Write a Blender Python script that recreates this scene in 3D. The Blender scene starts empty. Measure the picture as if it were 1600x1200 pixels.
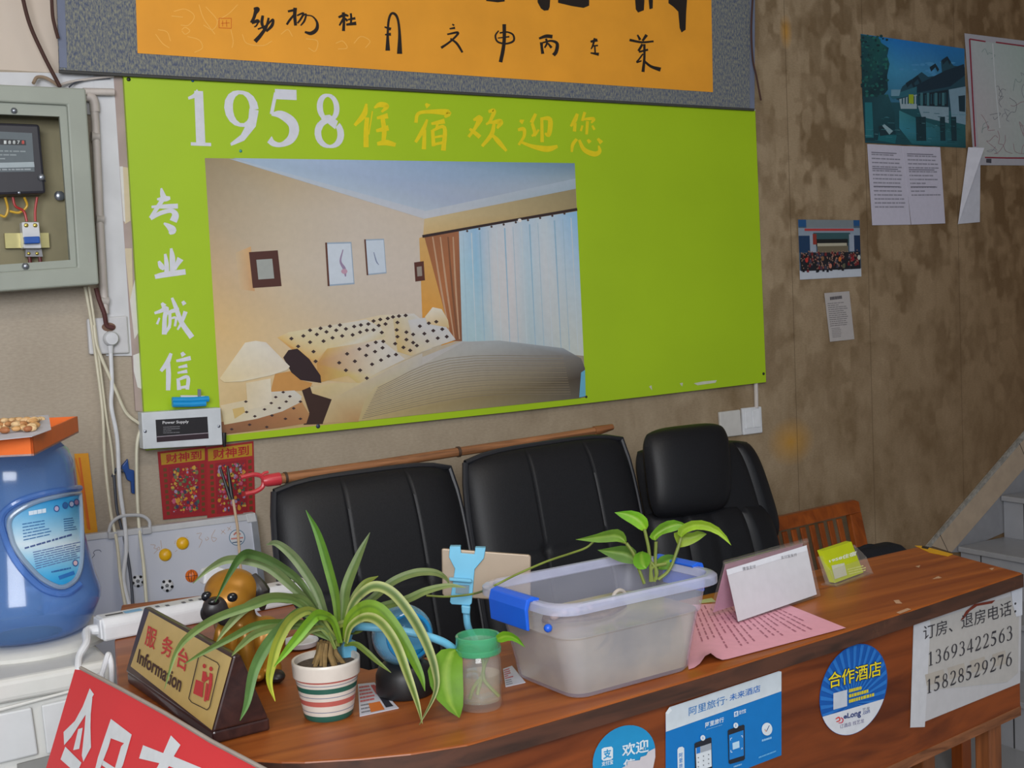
import bpy, bmesh, math, random
from mathutils import Vector as V, Matrix
random.seed(11)
S = bpy.context.scene
COL = S.collection
PI = math.pi
sin, cos = math.sin, math.cos

# ------------------------------------------------------------------ camera
FPX = 1901.9
YAW, PITCH, ROLL = (math.radians(a) for a in (30.66, 3.734, -2.615))
FW = V((sin(YAW)*cos(PITCH), cos(YAW)*cos(PITCH), -sin(PITCH)))
_r = V((cos(YAW), -sin(YAW), 0)); _u = _r.cross(FW)
RT = cos(ROLL)*_r + sin(ROLL)*_u
UP = -sin(ROLL)*_r + cos(ROLL)*_u
CAM = V((0, -3.0, 1.5))
cd = bpy.data.cameras.new('camera'); cam = bpy.data.objects.new('camera', cd); COL.objects.link(cam)
cd.lens = 36*FPX/1600; cd.sensor_width = 36; cd.clip_start = .02
cam.matrix_world = Matrix.Translation(CAM) @ Matrix((RT, UP, -FW)).transposed().to_4x4()
S.camera = cam
S.view_settings.view_transform = 'Standard'; S.view_settings.look = 'None'
S.view_settings.gamma = 1; S.view_settings.use_curve_mapping = False
S.view_settings.exposure = 0.0

# ------------------------------------------------------------------ light
w = bpy.data.worlds.new('world'); S.world = w; w.use_nodes = True
w.node_tree.nodes['Background'].inputs[0].default_value = (.80, .90, 1.0, 1)
w.node_tree.nodes['Background'].inputs[1].default_value = .50
def area(name, loc, target, sx, sy, power, col):
    d = bpy.data.lights.new(name, 'AREA'); d.shape = 'RECTANGLE'; d.size = sx; d.size_y = sy
    d.energy = power; d.color = col
    o = bpy.data.objects.new(name, d); COL.objects.link(o); o.location = loc
    o.rotation_euler = (V(target)-V(loc)).to_track_quat('-Z', 'Y').to_euler()
    return o
area('shopfront_daylight', (-.9, -4.2, 2.35), (1.1, 0, 1.1), 1.7, 1.5, 128, (.95, .97, 1.0))
area('added_top_light', (1.1, -2.2, 2.78), (1.1, -1.7, 0), 1.2, .3, 12, (1.0, .90, .76))  # unseen lamp, added to give warm light from above

# ------------------------------------------------------------------ materials
def lin(c):
    if max(c) > 1.0001 or isinstance(c[0], int): c = [x/255 for x in c]
    return tuple(x/12.92 if x <= .04045 else ((x+.055)/1.055)**2.4 for x in c[:3])
_MC = {}
def nd(nt, t, **kw):
    n = nt.nodes.new(t)
    for k, v in kw.items(): setattr(n, k, v)
    return n
def M(name, c=(128, 128, 128), rough=.5, metal=0., var=.06, scale=30., bump=0., spec=.5, attr=False, alpha=None, coat=0., stretch=None, tint=.3, gloss=.12, ior=1.35):
    if name in _MC: return _MC[name]
    m = bpy.data.materials.new(name); m.use_nodes = True; nt = m.node_tree
    b = nt.nodes['Principled BSDF']; L = nt.links.new
    b.inputs['Roughness'].default_value = rough; b.inputs['Metallic'].default_value = metal
    b.inputs['Specular IOR Level'].default_value = spec; b.inputs['Coat Weight'].default_value = coat
    tc = nd(nt, 'ShaderNodeTexCoord'); mp = nd(nt, 'ShaderNodeMapping')
    L(tc.outputs['Object'], mp.inputs[0])
    if stretch: mp.inputs['Scale'].default_value = stretch
    nz = nd(nt, 'ShaderNodeTexNoise'); nz.inputs['Scale'].default_value = scale; nz.inputs['Detail'].default_value = 4
    L(mp.outputs[0], nz.inputs['Vector'])
    hs = nd(nt, 'ShaderNodeHueSaturation')
    if attr:
        at = nd(nt, 'ShaderNodeAttribute'); at.attribute_name = 'Col'; L(at.outputs['Color'], hs.inputs['Color'])
    else: hs.inputs['Color'].default_value = (*lin(c), 1)
    mr = nd(nt, 'ShaderNodeMapRange'); mr.inputs[1].default_value = .3; mr.inputs[2].default_value = .7
    mr.inputs[3].default_value = 1-var; mr.inputs[4].default_value = 1+var
    L(nz.outputs[0], mr.inputs[0]); L(mr.outputs[0], hs.inputs['Value'])
    L(hs.outputs[0], b.inputs['Base Color'])
    if bump:
        bp = nd(nt, 'ShaderNodeBump'); bp.inputs['Strength'].default_value = bump; bp.inputs['Distance'].default_value = .002
        L(nz.outputs[0], bp.inputs['Height']); L(bp.outputs[0], b.inputs['Normal'])
    if alpha is not None:
        tr = nd(nt, 'ShaderNodeBsdfTransparent'); mx = nd(nt, 'ShaderNodeMixShader'); mx.inputs[0].default_value = alpha
        tr.inputs[0].default_value = (*[min(1, (1-tint)+tint*x/max(lin(c))) for x in lin(c)], 1)
        fr = nd(nt, 'ShaderNodeFresnel'); fr.inputs[0].default_value = ior
        gl = nd(nt, 'ShaderNodeBsdfGlossy'); gl.inputs['Roughness'].default_value = gloss
        m2 = nd(nt, 'ShaderNodeMixShader'); ge = nd(nt, 'ShaderNodeNewGeometry'); ff = nd(nt, 'ShaderNodeMath'); ff.operation = 'MULTIPLY'; fb = nd(nt, 'ShaderNodeMath'); fb.operation = 'SUBTRACT'; fb.inputs[0].default_value = 1
        L(ge.outputs['Backfacing'], fb.inputs[1]); L(fr.outputs[0], ff.inputs[0]); L(fb.outputs[0], ff.inputs[1])     # no mirror from inside a thin wall
        L(tr.outputs[0], mx.inputs[1]); L(b.outputs[0], mx.inputs[2]); L(ff.outputs[0], m2.inputs[0])
        L(mx.outputs[0], m2.inputs[1]); L(gl.outputs[0], m2.inputs[2])
        L(m2.outputs[0], nt.nodes['Material Output'].inputs[0])
    _MC[name] = m
    return m
def wood(name, c1, c2, rough=.35, axis=0, scale=6., coat=.25, wear=0.):
    if name in _MC: return _MC[name]
    m = M(name, c1, rough, coat=coat); nt = m.node_tree; L = nt.links.new; b = nt.nodes['Principled BSDF']
    tc = nd(nt, 'ShaderNodeTexCoord'); mp = nd(nt, 'ShaderNodeMapping'); L(tc.outputs['Object'], mp.inputs[0])
    s = [scale*6]*3; s[axis] = scale*.5; mp.inputs['Scale'].default_value = s
    n1 = nd(nt, 'ShaderNodeTexNoise'); n1.inputs['Scale'].default_value = 1; n1.inputs['Detail'].default_value = 7; n1.inputs['Distortion'].default_value = 1.6
    L(mp.outputs[0], n1.inputs['Vector'])
    cr = nd(nt, 'ShaderNodeValToRGB'); e = cr.color_ramp.elements
    e[0].position = .32; e[0].color = (*lin(c2), 1); e[1].position = .66; e[1].color = (*lin(c1), 1)
    L(n1.outputs[0], cr.inputs[0]); out = cr.outputs[0]
    if wear:
        n2 = nd(nt, 'ShaderNodeTexNoise'); n2.inputs['Scale'].default_value = 9; n2.inputs['Detail'].default_value = 8; n2.inputs['Roughness'].default_value = .75
        L(tc.outputs['Object'], n2.inputs['Vector'])
        r2 = nd(nt, 'ShaderNodeValToRGB'); r2.color_ramp.elements[0].position = .62; r2.color_ramp.elements[1].position = .74
        L(n2.outputs[0], r2.inputs[0]); mx = nd(nt, 'ShaderNodeMix'); mx.data_type = 'RGBA'
        ml = nd(nt, 'ShaderNodeMath'); ml.operation = 'MULTIPLY'; ml.inputs[1].default_value = wear
        L(r2.outputs[0], ml.inputs[0]); L(ml.outputs[0], mx.inputs[0]); L(out, mx.inputs[6]); mx.inputs[7].default_value = (*lin((168, 118, 78)), 1)
        out = mx.outputs[2]
    L(out, b.inputs['Base Color'])
    return m
PRINT = M('printed_paper', attr=True, rough=.55, var=.03, scale=60)
MATTE = M('matte_print', attr=True, rough=.8, var=.04, scale=60)
LEAF = M('leaf', attr=True, rough=.5, var=.14, scale=45, spec=.3)
GLAZE = M('painted_glaze', attr=True, rough=.3, var=.05, scale=40)

# ------------------------------------------------------------------ pixel rays onto real planes
def ray(px, py): return FW + RT*((px-800)/FPX) - UP*((py-600)/FPX)
def W(px, py, d=0.): v = ray(px, py); return CAM + v*((3.0-d)/v.y)          # a plane parallel to the back wall, d in front of it
HC = .95                                                                   # counter top height
def T(px, py, z=HC): v = ray(px, py); return CAM + v*((z-1.5)/v.z)
def C(px, py, dep): return CAM + ray(px, py)*dep
def depth(p): return (V(p)-CAM).dot(FW)
def plane_map(p0, n, eps=.0004):
    p0 = V(p0); n = V(n).normalized()
    if n.dot(CAM-p0) < 0: n = -n
    def f(px, py, l=0.):
        v = ray(px, py); q = p0 + n*(l*eps)
        return CAM + v*((q-CAM).dot(n)/v.dot(n))
    return f
def wall_map(d, eps=.0004): return plane_map((0, -d, 0), (0, -1, 0), eps)
def tri_map(a, b, c, eps=.0004): return plane_map(a, (V(b)-V(a)).cross(V(c)-V(a)), eps)

# ------------------------------------------------------------------ mesh builder
def catmull(pts, n=6):
    pts = [tuple(p) for p in pts]
    if len(pts) < 3: 
        a, b = pts[0], pts[-1]
        return [tuple(a[k]+(b[k]-a[k])*i/n for k in range(len(a))) for i in range(n+1)]
    P = [tuple(2*a-b for a, b in zip(pts[0], pts[1]))] + pts + [tuple(2*a-b for a, b in zip(pts[-1], pts[-2]))]
    out = []
    for i in range(1, len(P)-2):
        p0, p1, p2, p3 = P[i-1:i+3]
        for j in range(n):
            t = j/n
            out.append(tuple(.5*((2*b)+(-a+c)*t+(2*a-5*b+4*c-d)*t*t+(-a+3*b-3*c+d)*t**3) for a, b, c, d in zip(p0, p1, p2, p3)))
    out.append(pts[-1])
    return out
class MB:
    def __init__(s): s.v = []; s.f = []; s.c = []; s.col = None
    def add(s, vs, fs, col=None):
        o = len(s.v); s.v += [V(p) for p in vs]; s.f += [tuple(i+o for i in f) for f in fs]
        if isinstance(col, list): s.c += col
        else: s.c += [col or s.col]*len(vs)
        return s
    def box(s, c, d, R=None, col=None):
        c = V(c); h = V(d)/2; vs = []
        for x in (-1, 1):
            for y in (-1, 1):
                for z in (-1, 1):
                    p = V((x*h.x, y*h.y, z*h.z)); vs.append(c + (R @ p if R else p))
        return s.add(vs, [(0, 1, 3, 2), (4, 6, 7, 5), (0, 4, 5, 1), (2, 3, 7, 6), (0, 2, 6, 4), (1, 5, 7, 3)], col)
    def prism(s, poly, off, col=None):
        off = V(off); n = len(poly); a = [V(p) for p in poly]
        nrm = V((0, 0, 0))
        for i in range(n): nrm += (a[i]-a[0]).cross(a[(i+1) % n]-a[0])
        if nrm.dot(off) > 0: a.reverse()
        vs = a + [p+off for p in a]
        fs = [tuple(range(n)), tuple(range(2*n-1, n-1, -1))] + [(i, i+n, (i+1) % n+n, (i+1) % n) for i in range(n)]
        return s.add(vs, fs, col)
    def tube(s, pts, r, n=8, smooth=0, cap=True, col=None):
        if smooth: pts = catmull(pts, smooth)
        pts = [V(p) for p in pts]; k = len(pts)
        rs = r if isinstance(r, (list, tuple)) else [r]*k
        if len(rs) != k: rs = [rs[min(len(rs)-1, int(i*(len(rs)-1)/(k-1)))]+(rs[min(len(rs)-1, int(i*(len(rs)-1)/(k-1))+1)]-rs[min(len(rs)-1, int(i*(len(rs)-1)/(k-1)))])*((i*(len(rs)-1)/(k-1)) % 1) for i in range(k)]
        vs = []; t0 = (pts[1]-pts[0]).normalized(); x = t0.orthogonal().normalized()
        for i in range(k):
            t = (pts[min(i+1, k-1)]-pts[max(i-1, 0)]).normalized()
            x = (x - t*x.dot(t)); x = x.normalized() if x.length > 1e-6 else t.orthogonal().normalized()
            y = t.cross(x)
            vs += [pts[i]+(x*cos(2*PI*j/n)+y*sin(2*PI*j/n))*rs[i] for j in range(n)]
        fs = [(i*n+j, i*n+(j+1) % n, (i+1)*n+(j+1) % n, (i+1)*n+j) for i in range(k-1) for j in range(n)]
        if cap: fs += [tuple(range(n-1, -1, -1)), tuple((k-1)*n+j for j in range(n))]
        return s.add(vs, fs, col)
    def loft(s, rings, closed=True, cap0=True, cap1=True, col=None):
        n = len(rings[0]); k = len(rings); vs = [p for r in rings for p in r]
        m = n if closed else n-1
        fs = [(i*n+j, i*n+(j+1) % n, (i+1)*n+(j+1) % n, (i+1)*n+j) for i in range(k-1) for j in range(m)]
        if cap0: fs.append(tuple(range(n-1, -1, -1)))
        if cap1: fs.append(tuple((k-1)*n+j for j in range(n)))
        return s.add(vs, fs, col)
    def lathe(s, prof, c=(0, 0, 0), n=40, R=None, cap0=True, cap1=True):
        c = V(c); rings = []; cols = []
        for p in prof:
            ring = [V((p[0]*cos(2*PI*j/n), p[0]*sin(2*PI*j/n), p[1])) for j in range(n)]
            rings.append([c + (R @ q if R else q) for q in ring]); cols += [p[2] if len(p) > 2 else s.col]*n
        return s.loft(rings, True, cap0, cap1, cols if any(x is not None for x in cols) else None)
    def ball(s, c, r, n=16, m=10, R=None, col=None):
        r = V(r) if hasattr(r, '__len__') else V((r, r, r)); c = V(c); rings = []
        for i in range(1, m):
            a = PI*i/m
            ring = [V((r.x*sin(a)*cos(2*PI*j/n), r.y*sin(a)*sin(2*PI*j/n), -r.z*cos(a))) for j in range(n)]
            rings.append([c+(R @ q if R else q) for q in ring])
        s.loft(rings, col=col)
        return s
    # ---- flat print on a plane: px coordinates through a mapper
    def poly(s, m, pts, col, l=1.):
        s.k = getattr(s, 'k', 0)+1; l += .006*(s.k % 60)
        cols = [lin(c) for c in col] if isinstance(col, list) else lin(col)
        return s.add([m(p[0], p[1], l) for p in pts], [tuple(range(len(pts)))], cols)
    def grid(s, m, quad, cols, l=1., nu=None, nv=None):
        # cols: rows of colours, bilinear over quad TL,TR,BR,BL
        rv = len(cols); ru = len(cols[0]); vs = []; cs = []
        for i in range(rv):
            for j in range(ru):
                p = bil(quad, j/(ru-1), i/(rv-1)); vs.append(m(p[0], p[1], l)); cs.append(lin(cols[i][j]))
        fs = [(i*ru+j, (i+1)*ru+j, (i+1)*ru+j+1, i*ru+j+1) for i in range(rv-1) for j in range(ru-1)]
        return s.add(vs, fs, cs)
    def stroke(s, m, pts, col, l=1., n=5, wk=1.):
        P = catmull([(p[0], p[1], p[2]*wk) for p in pts], n); vs = []
        for i, (x, y, wd) in enumerate(P):
            a = P[max(i-1, 0)]; b = P[min(i+1, len(P)-1)]; dx, dy = b[0]-a[0], b[1]-a[1]; q = math.hypot(dx, dy) or 1
            nx, ny = -dy/q*wd/2, dx/q*wd/2
            vs += [m(x+nx, y+ny, l+i*.0008), m(x-nx, y-ny, l+i*.0008)]
        return s.add(vs, [(2*i, 2*i+1, 2*i+3, 2*i+2) for i in range(len(P)-1)], lin(col))
    def disc(s, m, c, rx, ry, col, l=1., n=28, rot=0.):
        return s.poly(m, [(c[0]+rx*cos(a)*cos(rot)-ry*sin(a)*sin(rot), c[1]+rx*cos(a)*sin(rot)+ry*sin(a)*cos(rot)) for a in (2*PI*i/n for i in range(n))], col, l)
    def text(s, m, body, quad, col, l=2., bold=0., shear=0.):
        vs, fs = glyphs(body, bold, shear)
        pts = [bil(quad, x, 1-y) for x, y in vs]
        return s.add([m(p[0], p[1], l) for p in pts], fs, lin(col))
    def build(s, name, mat, parent=None, smooth=True, ang=35, bevel=0., seg=2, sub=0, solid=0., loc=None):
        if parent is None:
            o0 = V(loc) if loc is not None else sum(s.v, V((0, 0, 0)))/len(s.v)
        else:
            r = parent
            while r.parent: r = r.parent
            o0 = r.location.copy()
        me = bpy.data.meshes.new(name); me.from_pydata([tuple(p-o0) for p in s.v], [], s.f); me.update()
        if any(c is not None for c in s.c):
            at = me.color_attributes.new('Col', 'FLOAT_COLOR', 'POINT')
            at.data.foreach_set('color', [x for c in s.c for x in ((*c, 1) if c else (1, 1, 1, 1))])
        bm = bmesh.new(); bm.from_mesh(me); bmesh.ops.recalc_face_normals(bm, faces=bm.faces) if not getattr(s, 'keep', False) else None
        bm.to_mesh(me); bm.free()
        if smooth: 
            me.shade_smooth(); me.set_sharp_from_angle(angle=math.radians(ang))
        me.materials.append(mat)
        o = bpy.data.objects.new(name, me); COL.objects.link(o)
        if parent is None: o.location = o0
        else: o.parent = parent
        if bevel:
            b = o.modifiers.new('bevel', 'BEVEL'); b.width = bevel; b.segments = seg; b.limit_method = 'ANGLE'; b.angle_limit = .6
        if solid:
            b = o.modifiers.new('solid', 'SOLIDIFY'); b.thickness = solid; b.offset = 0
        if sub:
            b = o.modifiers.new('sub', 'SUBSURF'); b.levels = sub; b.render_levels = sub
        return o
def bil(q, u, v):
    a, b, c, d = q
    return tuple((a[k]*(1-u)+b[k]*u)*(1-v)+(d[k]*(1-u)+c[k]*u)*v for k in range(2))
_G = {}
def glyphs(body, bold=0., shear=0.):
    k = (body, bold, shear)
    if k not in _G:
        c = bpy.data.curves.new('t', 'FONT'); c.body = body; c.resolution_u = 3; c.offset = bold; c.shear = shear
        o = bpy.data.objects.new('t', c); COL.objects.link(o)
        me = bpy.data.meshes.new_from_object(o.evaluated_get(bpy.context.evaluated_depsgraph_get()))
        vs = [(v.co.x, v.co.y) for v in me.vertices]; fs = [tuple(p.vertices) for p in me.polygons]
        bpy.data.objects.remove(o); bpy.data.meshes.remove(me); bpy.data.curves.remove(c)
        x0 = min(v[0] for v in vs); x1 = max(v[0] for v in vs); y0 = min(v[1] for v in vs); y1 = max(v[1] for v in vs)
        _G[k] = ([((x-x0)/(x1-x0), (y-y0)/(y1-y0)) for x, y in vs], fs)
    return _G[k]
def tag(o, label=None, cat=None, group=None, kind=None):
    for k, v in (('label', label), ('category', cat), ('group', group), ('kind', kind)):
        if v: o[k] = v
    return o
def thing(name, loc, label, cat, group=None):
    o = bpy.data.objects.new(name, None); COL.objects.link(o); o.location = loc; o.empty_display_size = .05
    return tag(o, label, cat, group)
def rounded(w, h, r, n=4):
    out = []
    for cx, cy, a0 in ((w/2-r, h/2-r, 0), (-w/2+r, h/2-r, 90), (-w/2+r, -h/2+r, 180), (w/2-r, -h/2+r, 270)):
        for i in range(n+1):
            a = math.radians(a0+90*i/n); out.append((cx+r*cos(a), cy+r*sin(a)))
    return out
def dashes(mb, m, quad, rows, col, l=2., fill=.9, h=.45, seed=1, lo=.03, hi=.12):
    rnd = random.Random(seed)                      # rows of tiny print too small to read
    for i in range(rows):
        u = 0.; end = fill if rnd.random() > .2 else fill*rnd.uniform(.4, .9)
        while u < end:
            du = rnd.uniform(lo, hi); v0 = (i+.5-h/2)/rows; v1 = (i+.5+h/2)/rows; u1 = min(u+du, 1)
            mb.poly(m, [bil(quad, u, v0), bil(quad, u1, v0), bil(quad, u1, v1), bil(quad, u, v1)], col, l)
            u += du + rnd.uniform(.008, .025)
# serif digits drawn with thick and thin strokes in a unit box, y down
def _oval(cx, cy, rx, ry, a0, a1, tk=.15, th=.045, n=18):
    out = []
    for i in range(n+1):
        a = math.radians(a0+(a1-a0)*i/n); out.append((cx+rx*cos(a), cy+ry*sin(a), th+(tk-th)*abs(cos(a))**1.3))
    return out
DIG = {
 '1': [[(.53, .03, .16), (.53, .96, .16)], [(.27, .98, .05), (.8, .98, .05)], [(.24, .17, .04), (.4, .12, .06), (.52, .03, .07)]],
 '2': [_oval(.48, .28, .31, .25, 195, 360)+[(.74, .42, .13), (.6, .6, .1), (.35, .8, .08), (.12, .97, .06)], [(.12, .94, .11), (.6, .94, .12), (.86, .88, .08), (.9, .78, .03)]],
 '3': [_oval(.44, .25, .28, .22, 200, 420, .13)+[(.4, .46, .05)], _oval(.4, .7, .37, .27, 270, 480, .16)+[(.12, .9, .12)]],
 '4': [[(.68, .03, .1), (.66, .5, .15), (.66, .98, .15)], [(.65, .03, .05), (.35, .4, .05), (.07, .7, .05)], [(.05, .7, .09), (.93, .7, .09)]],
 '5': [[(.26, .08, .15), (.82, .08, .15)], [(.28, .06, .06), (.16, .44, .06)], [(.16, .44, .04), (.4, .44, .12), (.66, .55, .16), (.74, .7, .17), (.64, .87, .13), (.4, .97, .07), (.2, .95, .09), (.1, .88, .12)]],
 '6': [[(.82, .03, .04), (.5, .16, .1), (.24, .42, .15), (.18, .66, .16)]+_oval(.5, .67, .33, .29, 180, -180)],
 '7': [[(.1, .08, .15), (.86, .08, .15)], [(.1, .06, .04), (.06, .28, .03)], [(.85, .08, .09), (.62, .5, .11), (.4, .98, .13)]],
 '8': [_oval(.5, .26, .25, .22, -60, 120, .11)+[(.3, .42, .1)], _oval(.5, .26, .25, .22, 300, 120, .12)+[(.5, .47, .14), (.72, .58, .14)], _oval(.5, .73, .33, .24, -40, 220, .13), [(.6, .47, .05), (.32, .54, .1), (.19, .66, .12)]],
 '9': [[(.18, .97, .04), (.5, .84, .1), (.76, .58, .15), (.82, .34, .16)]+_oval(.5, .33, .33, .29, 0, 360)],
}
def digits(mb, m, body, quad, col, l=2., cw=.86, wk=1.):
    n = len(body)
    for i, ch in enumerate(body):
        for si, st in enumerate(DIG[ch]):
            P = catmull(st, 4) if len(st) < 10 else st
            vs = []
            for j, (x, y, wd) in enumerate(P):
                a = P[max(j-1, 0)]; b = P[min(j+1, len(P)-1)]; dx, dy = b[0]-a[0], b[1]-a[1]; q = math.hypot(dx, dy) or 1
                for sg in (1, -1):
                    p = bil(quad, (i+(1-cw)/2+cw*(x-dy/q*wd*wk/2*sg))/n, y+dx/q*wd*wk*.8/2*sg); vs.append(m(p[0], p[1], l+.05*si+.003*j))
            mb.add(vs, [(2*j, 2*j+1, 2*j+3, 2*j+2) for j in range(len(P)-1)], lin(col))
def chars(parent, m, strokes, counts, col, l=2., wk=1., name='character'):
    i = 0                                          # every written character is a part of its own
    for c in counts:
        b = MB()
        for j in range(c): b.stroke(m, strokes[i+j], col, l+.04*j, 5, wk)
        i += c
        b.build(name, MATTE, parent, smooth=False)
def cp(ox, oy, s, pts, *a): return [(ox+p[0]*s, oy+p[1]*s, *p[2:]) for p in pts]
def slab(name, m, quad, col, label, cat, group=None, th=.0006, mat=None, extra=None, rows=None):
    """a sheet of paper stuck on a plane: real thickness, its print is a child mesh"""
    t = thing(name, m(*quad[0], 0), label, cat, group)
    b = MB(); n = (m(*quad[0], 1)-m(*quad[0], 0))
    pts = [m(*q, 0) for q in quad]; nn = (pts[1]-pts[0]).cross(pts[3]-pts[0]).normalized()
    if nn.dot(CAM-pts[0]) < 0: nn = -nn
    b.prism(pts, -nn*th, lin(col)); b.build('sheet', mat or PRINT, t, smooth=False)
    return t
# ================================================================== the setting
FZ = .06
def wallpaper():
    m = bpy.data.materials.new('wallpaper'); m.use_nodes = True; nt = m.node_tree; L = nt.links.new
    b = nt.nodes['Principled BSDF']; b.inputs['Roughness'].default_value = .75; b.inputs['Specular IOR Level'].default_value = .25
    tc = nd(nt, 'ShaderNodeTexCoord')
    def noise(s, sc, det=3, rough=.5, dist=0.):
        mp = nd(nt, 'ShaderNodeMapping'); mp.inputs['Scale'].default_value = s; L(tc.outputs['Object'], mp.inputs[0])
        n = nd(nt, 'ShaderNodeTexNoise'); n.inputs['Scale'].default_value = sc; n.inputs['Detail'].default_value = det
        n.inputs['Roughness'].default_value = rough; n.inputs['Distortion'].default_value = dist; L(mp.outputs[0], n.inputs['Vector']); return n.outputs[0]
    def ramp(x, a, ca, bb, cb):
        r = nd(nt, 'ShaderNodeValToRGB'); e = r.color_ramp.elements
        e[0].position = a; e[0].color = (*ca, 1); e[1].position = bb; e[1].color = (*cb, 1); L(x, r.inputs[0]); return r.outputs[0]
    def mix(f, a, bb, mode='MIX'):
        x = nd(nt, 'ShaderNodeMix'); x.data_type = 'RGBA'; x.blend_type = mode
        if isinstance(f, float): x.inputs[0].default_value = f
        else: L(f, x.inputs[0])
        for s, v in ((6, a), (7, bb)):
            if isinstance(v, tuple): x.inputs[s].default_value = (*v, 1)
            else: L(v, x.inputs[s])
        return x.outputs[2]
    # soft brushed patches of a beige paper
    sp = nd(nt, 'ShaderNodeSeparateXYZ'); L(tc.outputs['Object'], sp.inputs[0])
    def vor(s, off):
        mp = nd(nt, 'ShaderNodeMapping'); mp.inputs['Scale'].default_value = s; mp.inputs['Location'].default_value = (off, 0, off); L(tc.outputs['Object'], mp.inputs[0])
        v = nd(nt, 'ShaderNodeTexVoronoi', feature='SMOOTH_F1', distance='CHEBYCHEV'); v.inputs['Scale'].default_value = 1; v.inputs['Smoothness'].default_value = .45; L(mp.outputs[0], v.inputs['Vector'])
        q = nd(nt, 'ShaderNodeSeparateColor'); L(v.outputs['Color'], q.inputs[0]); return q.outputs[0]
    va = nd(nt, 'ShaderNodeMath'); va.operation = 'ADD'; L(vor((26, 1, 17), 0), va.inputs[0]); L(vor((11, 1, 8), 3.3), va.inputs[1])
    vb = nd(nt, 'ShaderNodeMath'); vb.operation = 'MULTIPLY_ADD'; vb.inputs[1].default_value = .7; L(noise((30, 1, 18), 1, 4), vb.inputs[0]); L(va.outputs[0], vb.inputs[2])
    brf = nd(nt, 'ShaderNodeMapRange'); brf.inputs[1].default_value = .75; brf.inputs[2].default_value = 1.75; L(vb.outputs[0], brf.inputs[0])
    base = ramp(noise((1, 1, .6), 6, 6, .65), .33, lin((136, 116, 88)), .68, lin((172, 154, 128)))
    patch = mix(brf.outputs[0], lin((122, 101, 72)), lin((184, 166, 138)))
    # the pattern is bold towards the stairs and flat near the street
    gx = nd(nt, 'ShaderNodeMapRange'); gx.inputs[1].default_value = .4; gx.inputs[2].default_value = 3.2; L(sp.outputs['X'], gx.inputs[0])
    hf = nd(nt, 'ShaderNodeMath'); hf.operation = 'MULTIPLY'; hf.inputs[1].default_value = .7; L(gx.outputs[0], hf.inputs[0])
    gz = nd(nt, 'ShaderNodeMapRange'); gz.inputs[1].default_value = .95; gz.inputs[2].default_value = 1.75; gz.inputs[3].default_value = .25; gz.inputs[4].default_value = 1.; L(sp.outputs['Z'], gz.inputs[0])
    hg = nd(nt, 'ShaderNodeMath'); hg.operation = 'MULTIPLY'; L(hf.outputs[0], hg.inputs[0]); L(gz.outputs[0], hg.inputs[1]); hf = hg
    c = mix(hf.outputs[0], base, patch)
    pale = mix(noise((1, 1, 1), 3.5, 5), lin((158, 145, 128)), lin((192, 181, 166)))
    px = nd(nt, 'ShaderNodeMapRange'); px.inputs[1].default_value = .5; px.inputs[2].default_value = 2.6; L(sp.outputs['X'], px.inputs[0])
    c = mix(px.outputs[0], pale, c)  # paler towards the street: the stronger daylight there mixed into the paper colour
    c = mix(.22, c, ramp(noise((90, 1, 240), 1, 2), .3, (.42, .40, .36), .7, (1, 1, 1)), 'MULTIPLY')
    # darker, browner towards the stair corner: the dimmer light there painted into the colour
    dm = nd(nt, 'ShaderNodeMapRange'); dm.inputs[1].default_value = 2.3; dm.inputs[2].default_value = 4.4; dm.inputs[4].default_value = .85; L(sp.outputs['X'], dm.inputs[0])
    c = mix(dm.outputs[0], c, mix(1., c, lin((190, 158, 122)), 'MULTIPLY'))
    # bare pale plaster above the paper, at the far left
    ga = nd(nt, 'ShaderNodeMath'); ga.operation = 'GREATER_THAN'; ga.inputs[1].default_value = W(40, 111).z; L(sp.outputs['Z'], ga.inputs[0])
    gb = nd(nt, 'ShaderNodeMath'); gb.operation = 'LESS_THAN'; gb.inputs[1].default_value = W(150, 111).x; L(sp.outputs['X'], gb.inputs[0])
    gc_ = nd(nt, 'ShaderNodeMath'); gc_.operation = 'MULTIPLY'; L(ga.outputs[0], gc_.inputs[0]); L(gb.outputs[0], gc_.inputs[1])
    c = mix(gc_.outputs[0], c, mix(noise((1, 1, .4), 5, 5), lin((196, 178, 160)), lin((214, 204, 194))))
    # yellow stains with a shape of their own
    for (x, z, rx, rz, col) in ((*[W(1236, 690)[k] for k in (0, 2)], .11, .085, (190, 138, 40)), (*[W(1228, 50)[k] for k in (0, 2)], .03, .06, (196, 140, 40))):
        mp = nd(nt, 'ShaderNodeMapping'); mp.vector_type = 'POINT'; mp.inputs['Scale'].default_value = (1/rx, 0, 1/rz); mp.inputs['Location'].default_value = (-x/rx, 0, -z/rz)
        L(tc.outputs['Object'], mp.inputs[0]); g = nd(nt, 'ShaderNodeTexGradient'); g.gradient_type = 'SPHERICAL'; L(mp.outputs[0], g.inputs[0])
        q = nd(nt, 'ShaderNodeMath'); q.operation = 'MULTIPLY'; q.inputs[1].default_value = .75; L(g.outputs['Fac'], q.inputs[0])
        c = mix(q.outputs[0], c, lin(col))
    # seams of the paper widths
    for sx in (W(1359, 500).x, W(1500, 500).x, W(1240, 500).x):
        a = nd(nt, 'ShaderNodeMath'); a.operation = 'COMPARE'; a.inputs[1].default_value = sx; a.inputs[2].default_value = .0016; L(sp.outputs['X'], a.inputs[0])
        q = nd(nt, 'ShaderNodeMath'); q.operation = 'MULTIPLY'; q.inputs[1].default_value = .45; L(a.outputs[0], q.inputs[0])
        c = mix(q.outputs[0], c, lin((70, 52, 34)))
    L(c, b.inputs['Base Color'])
    return m
def struct(name, mb, mat, **k): return tag(mb.build(name, mat, loc=(0, 0, 0), smooth=False, **k), kind='structure')
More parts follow.
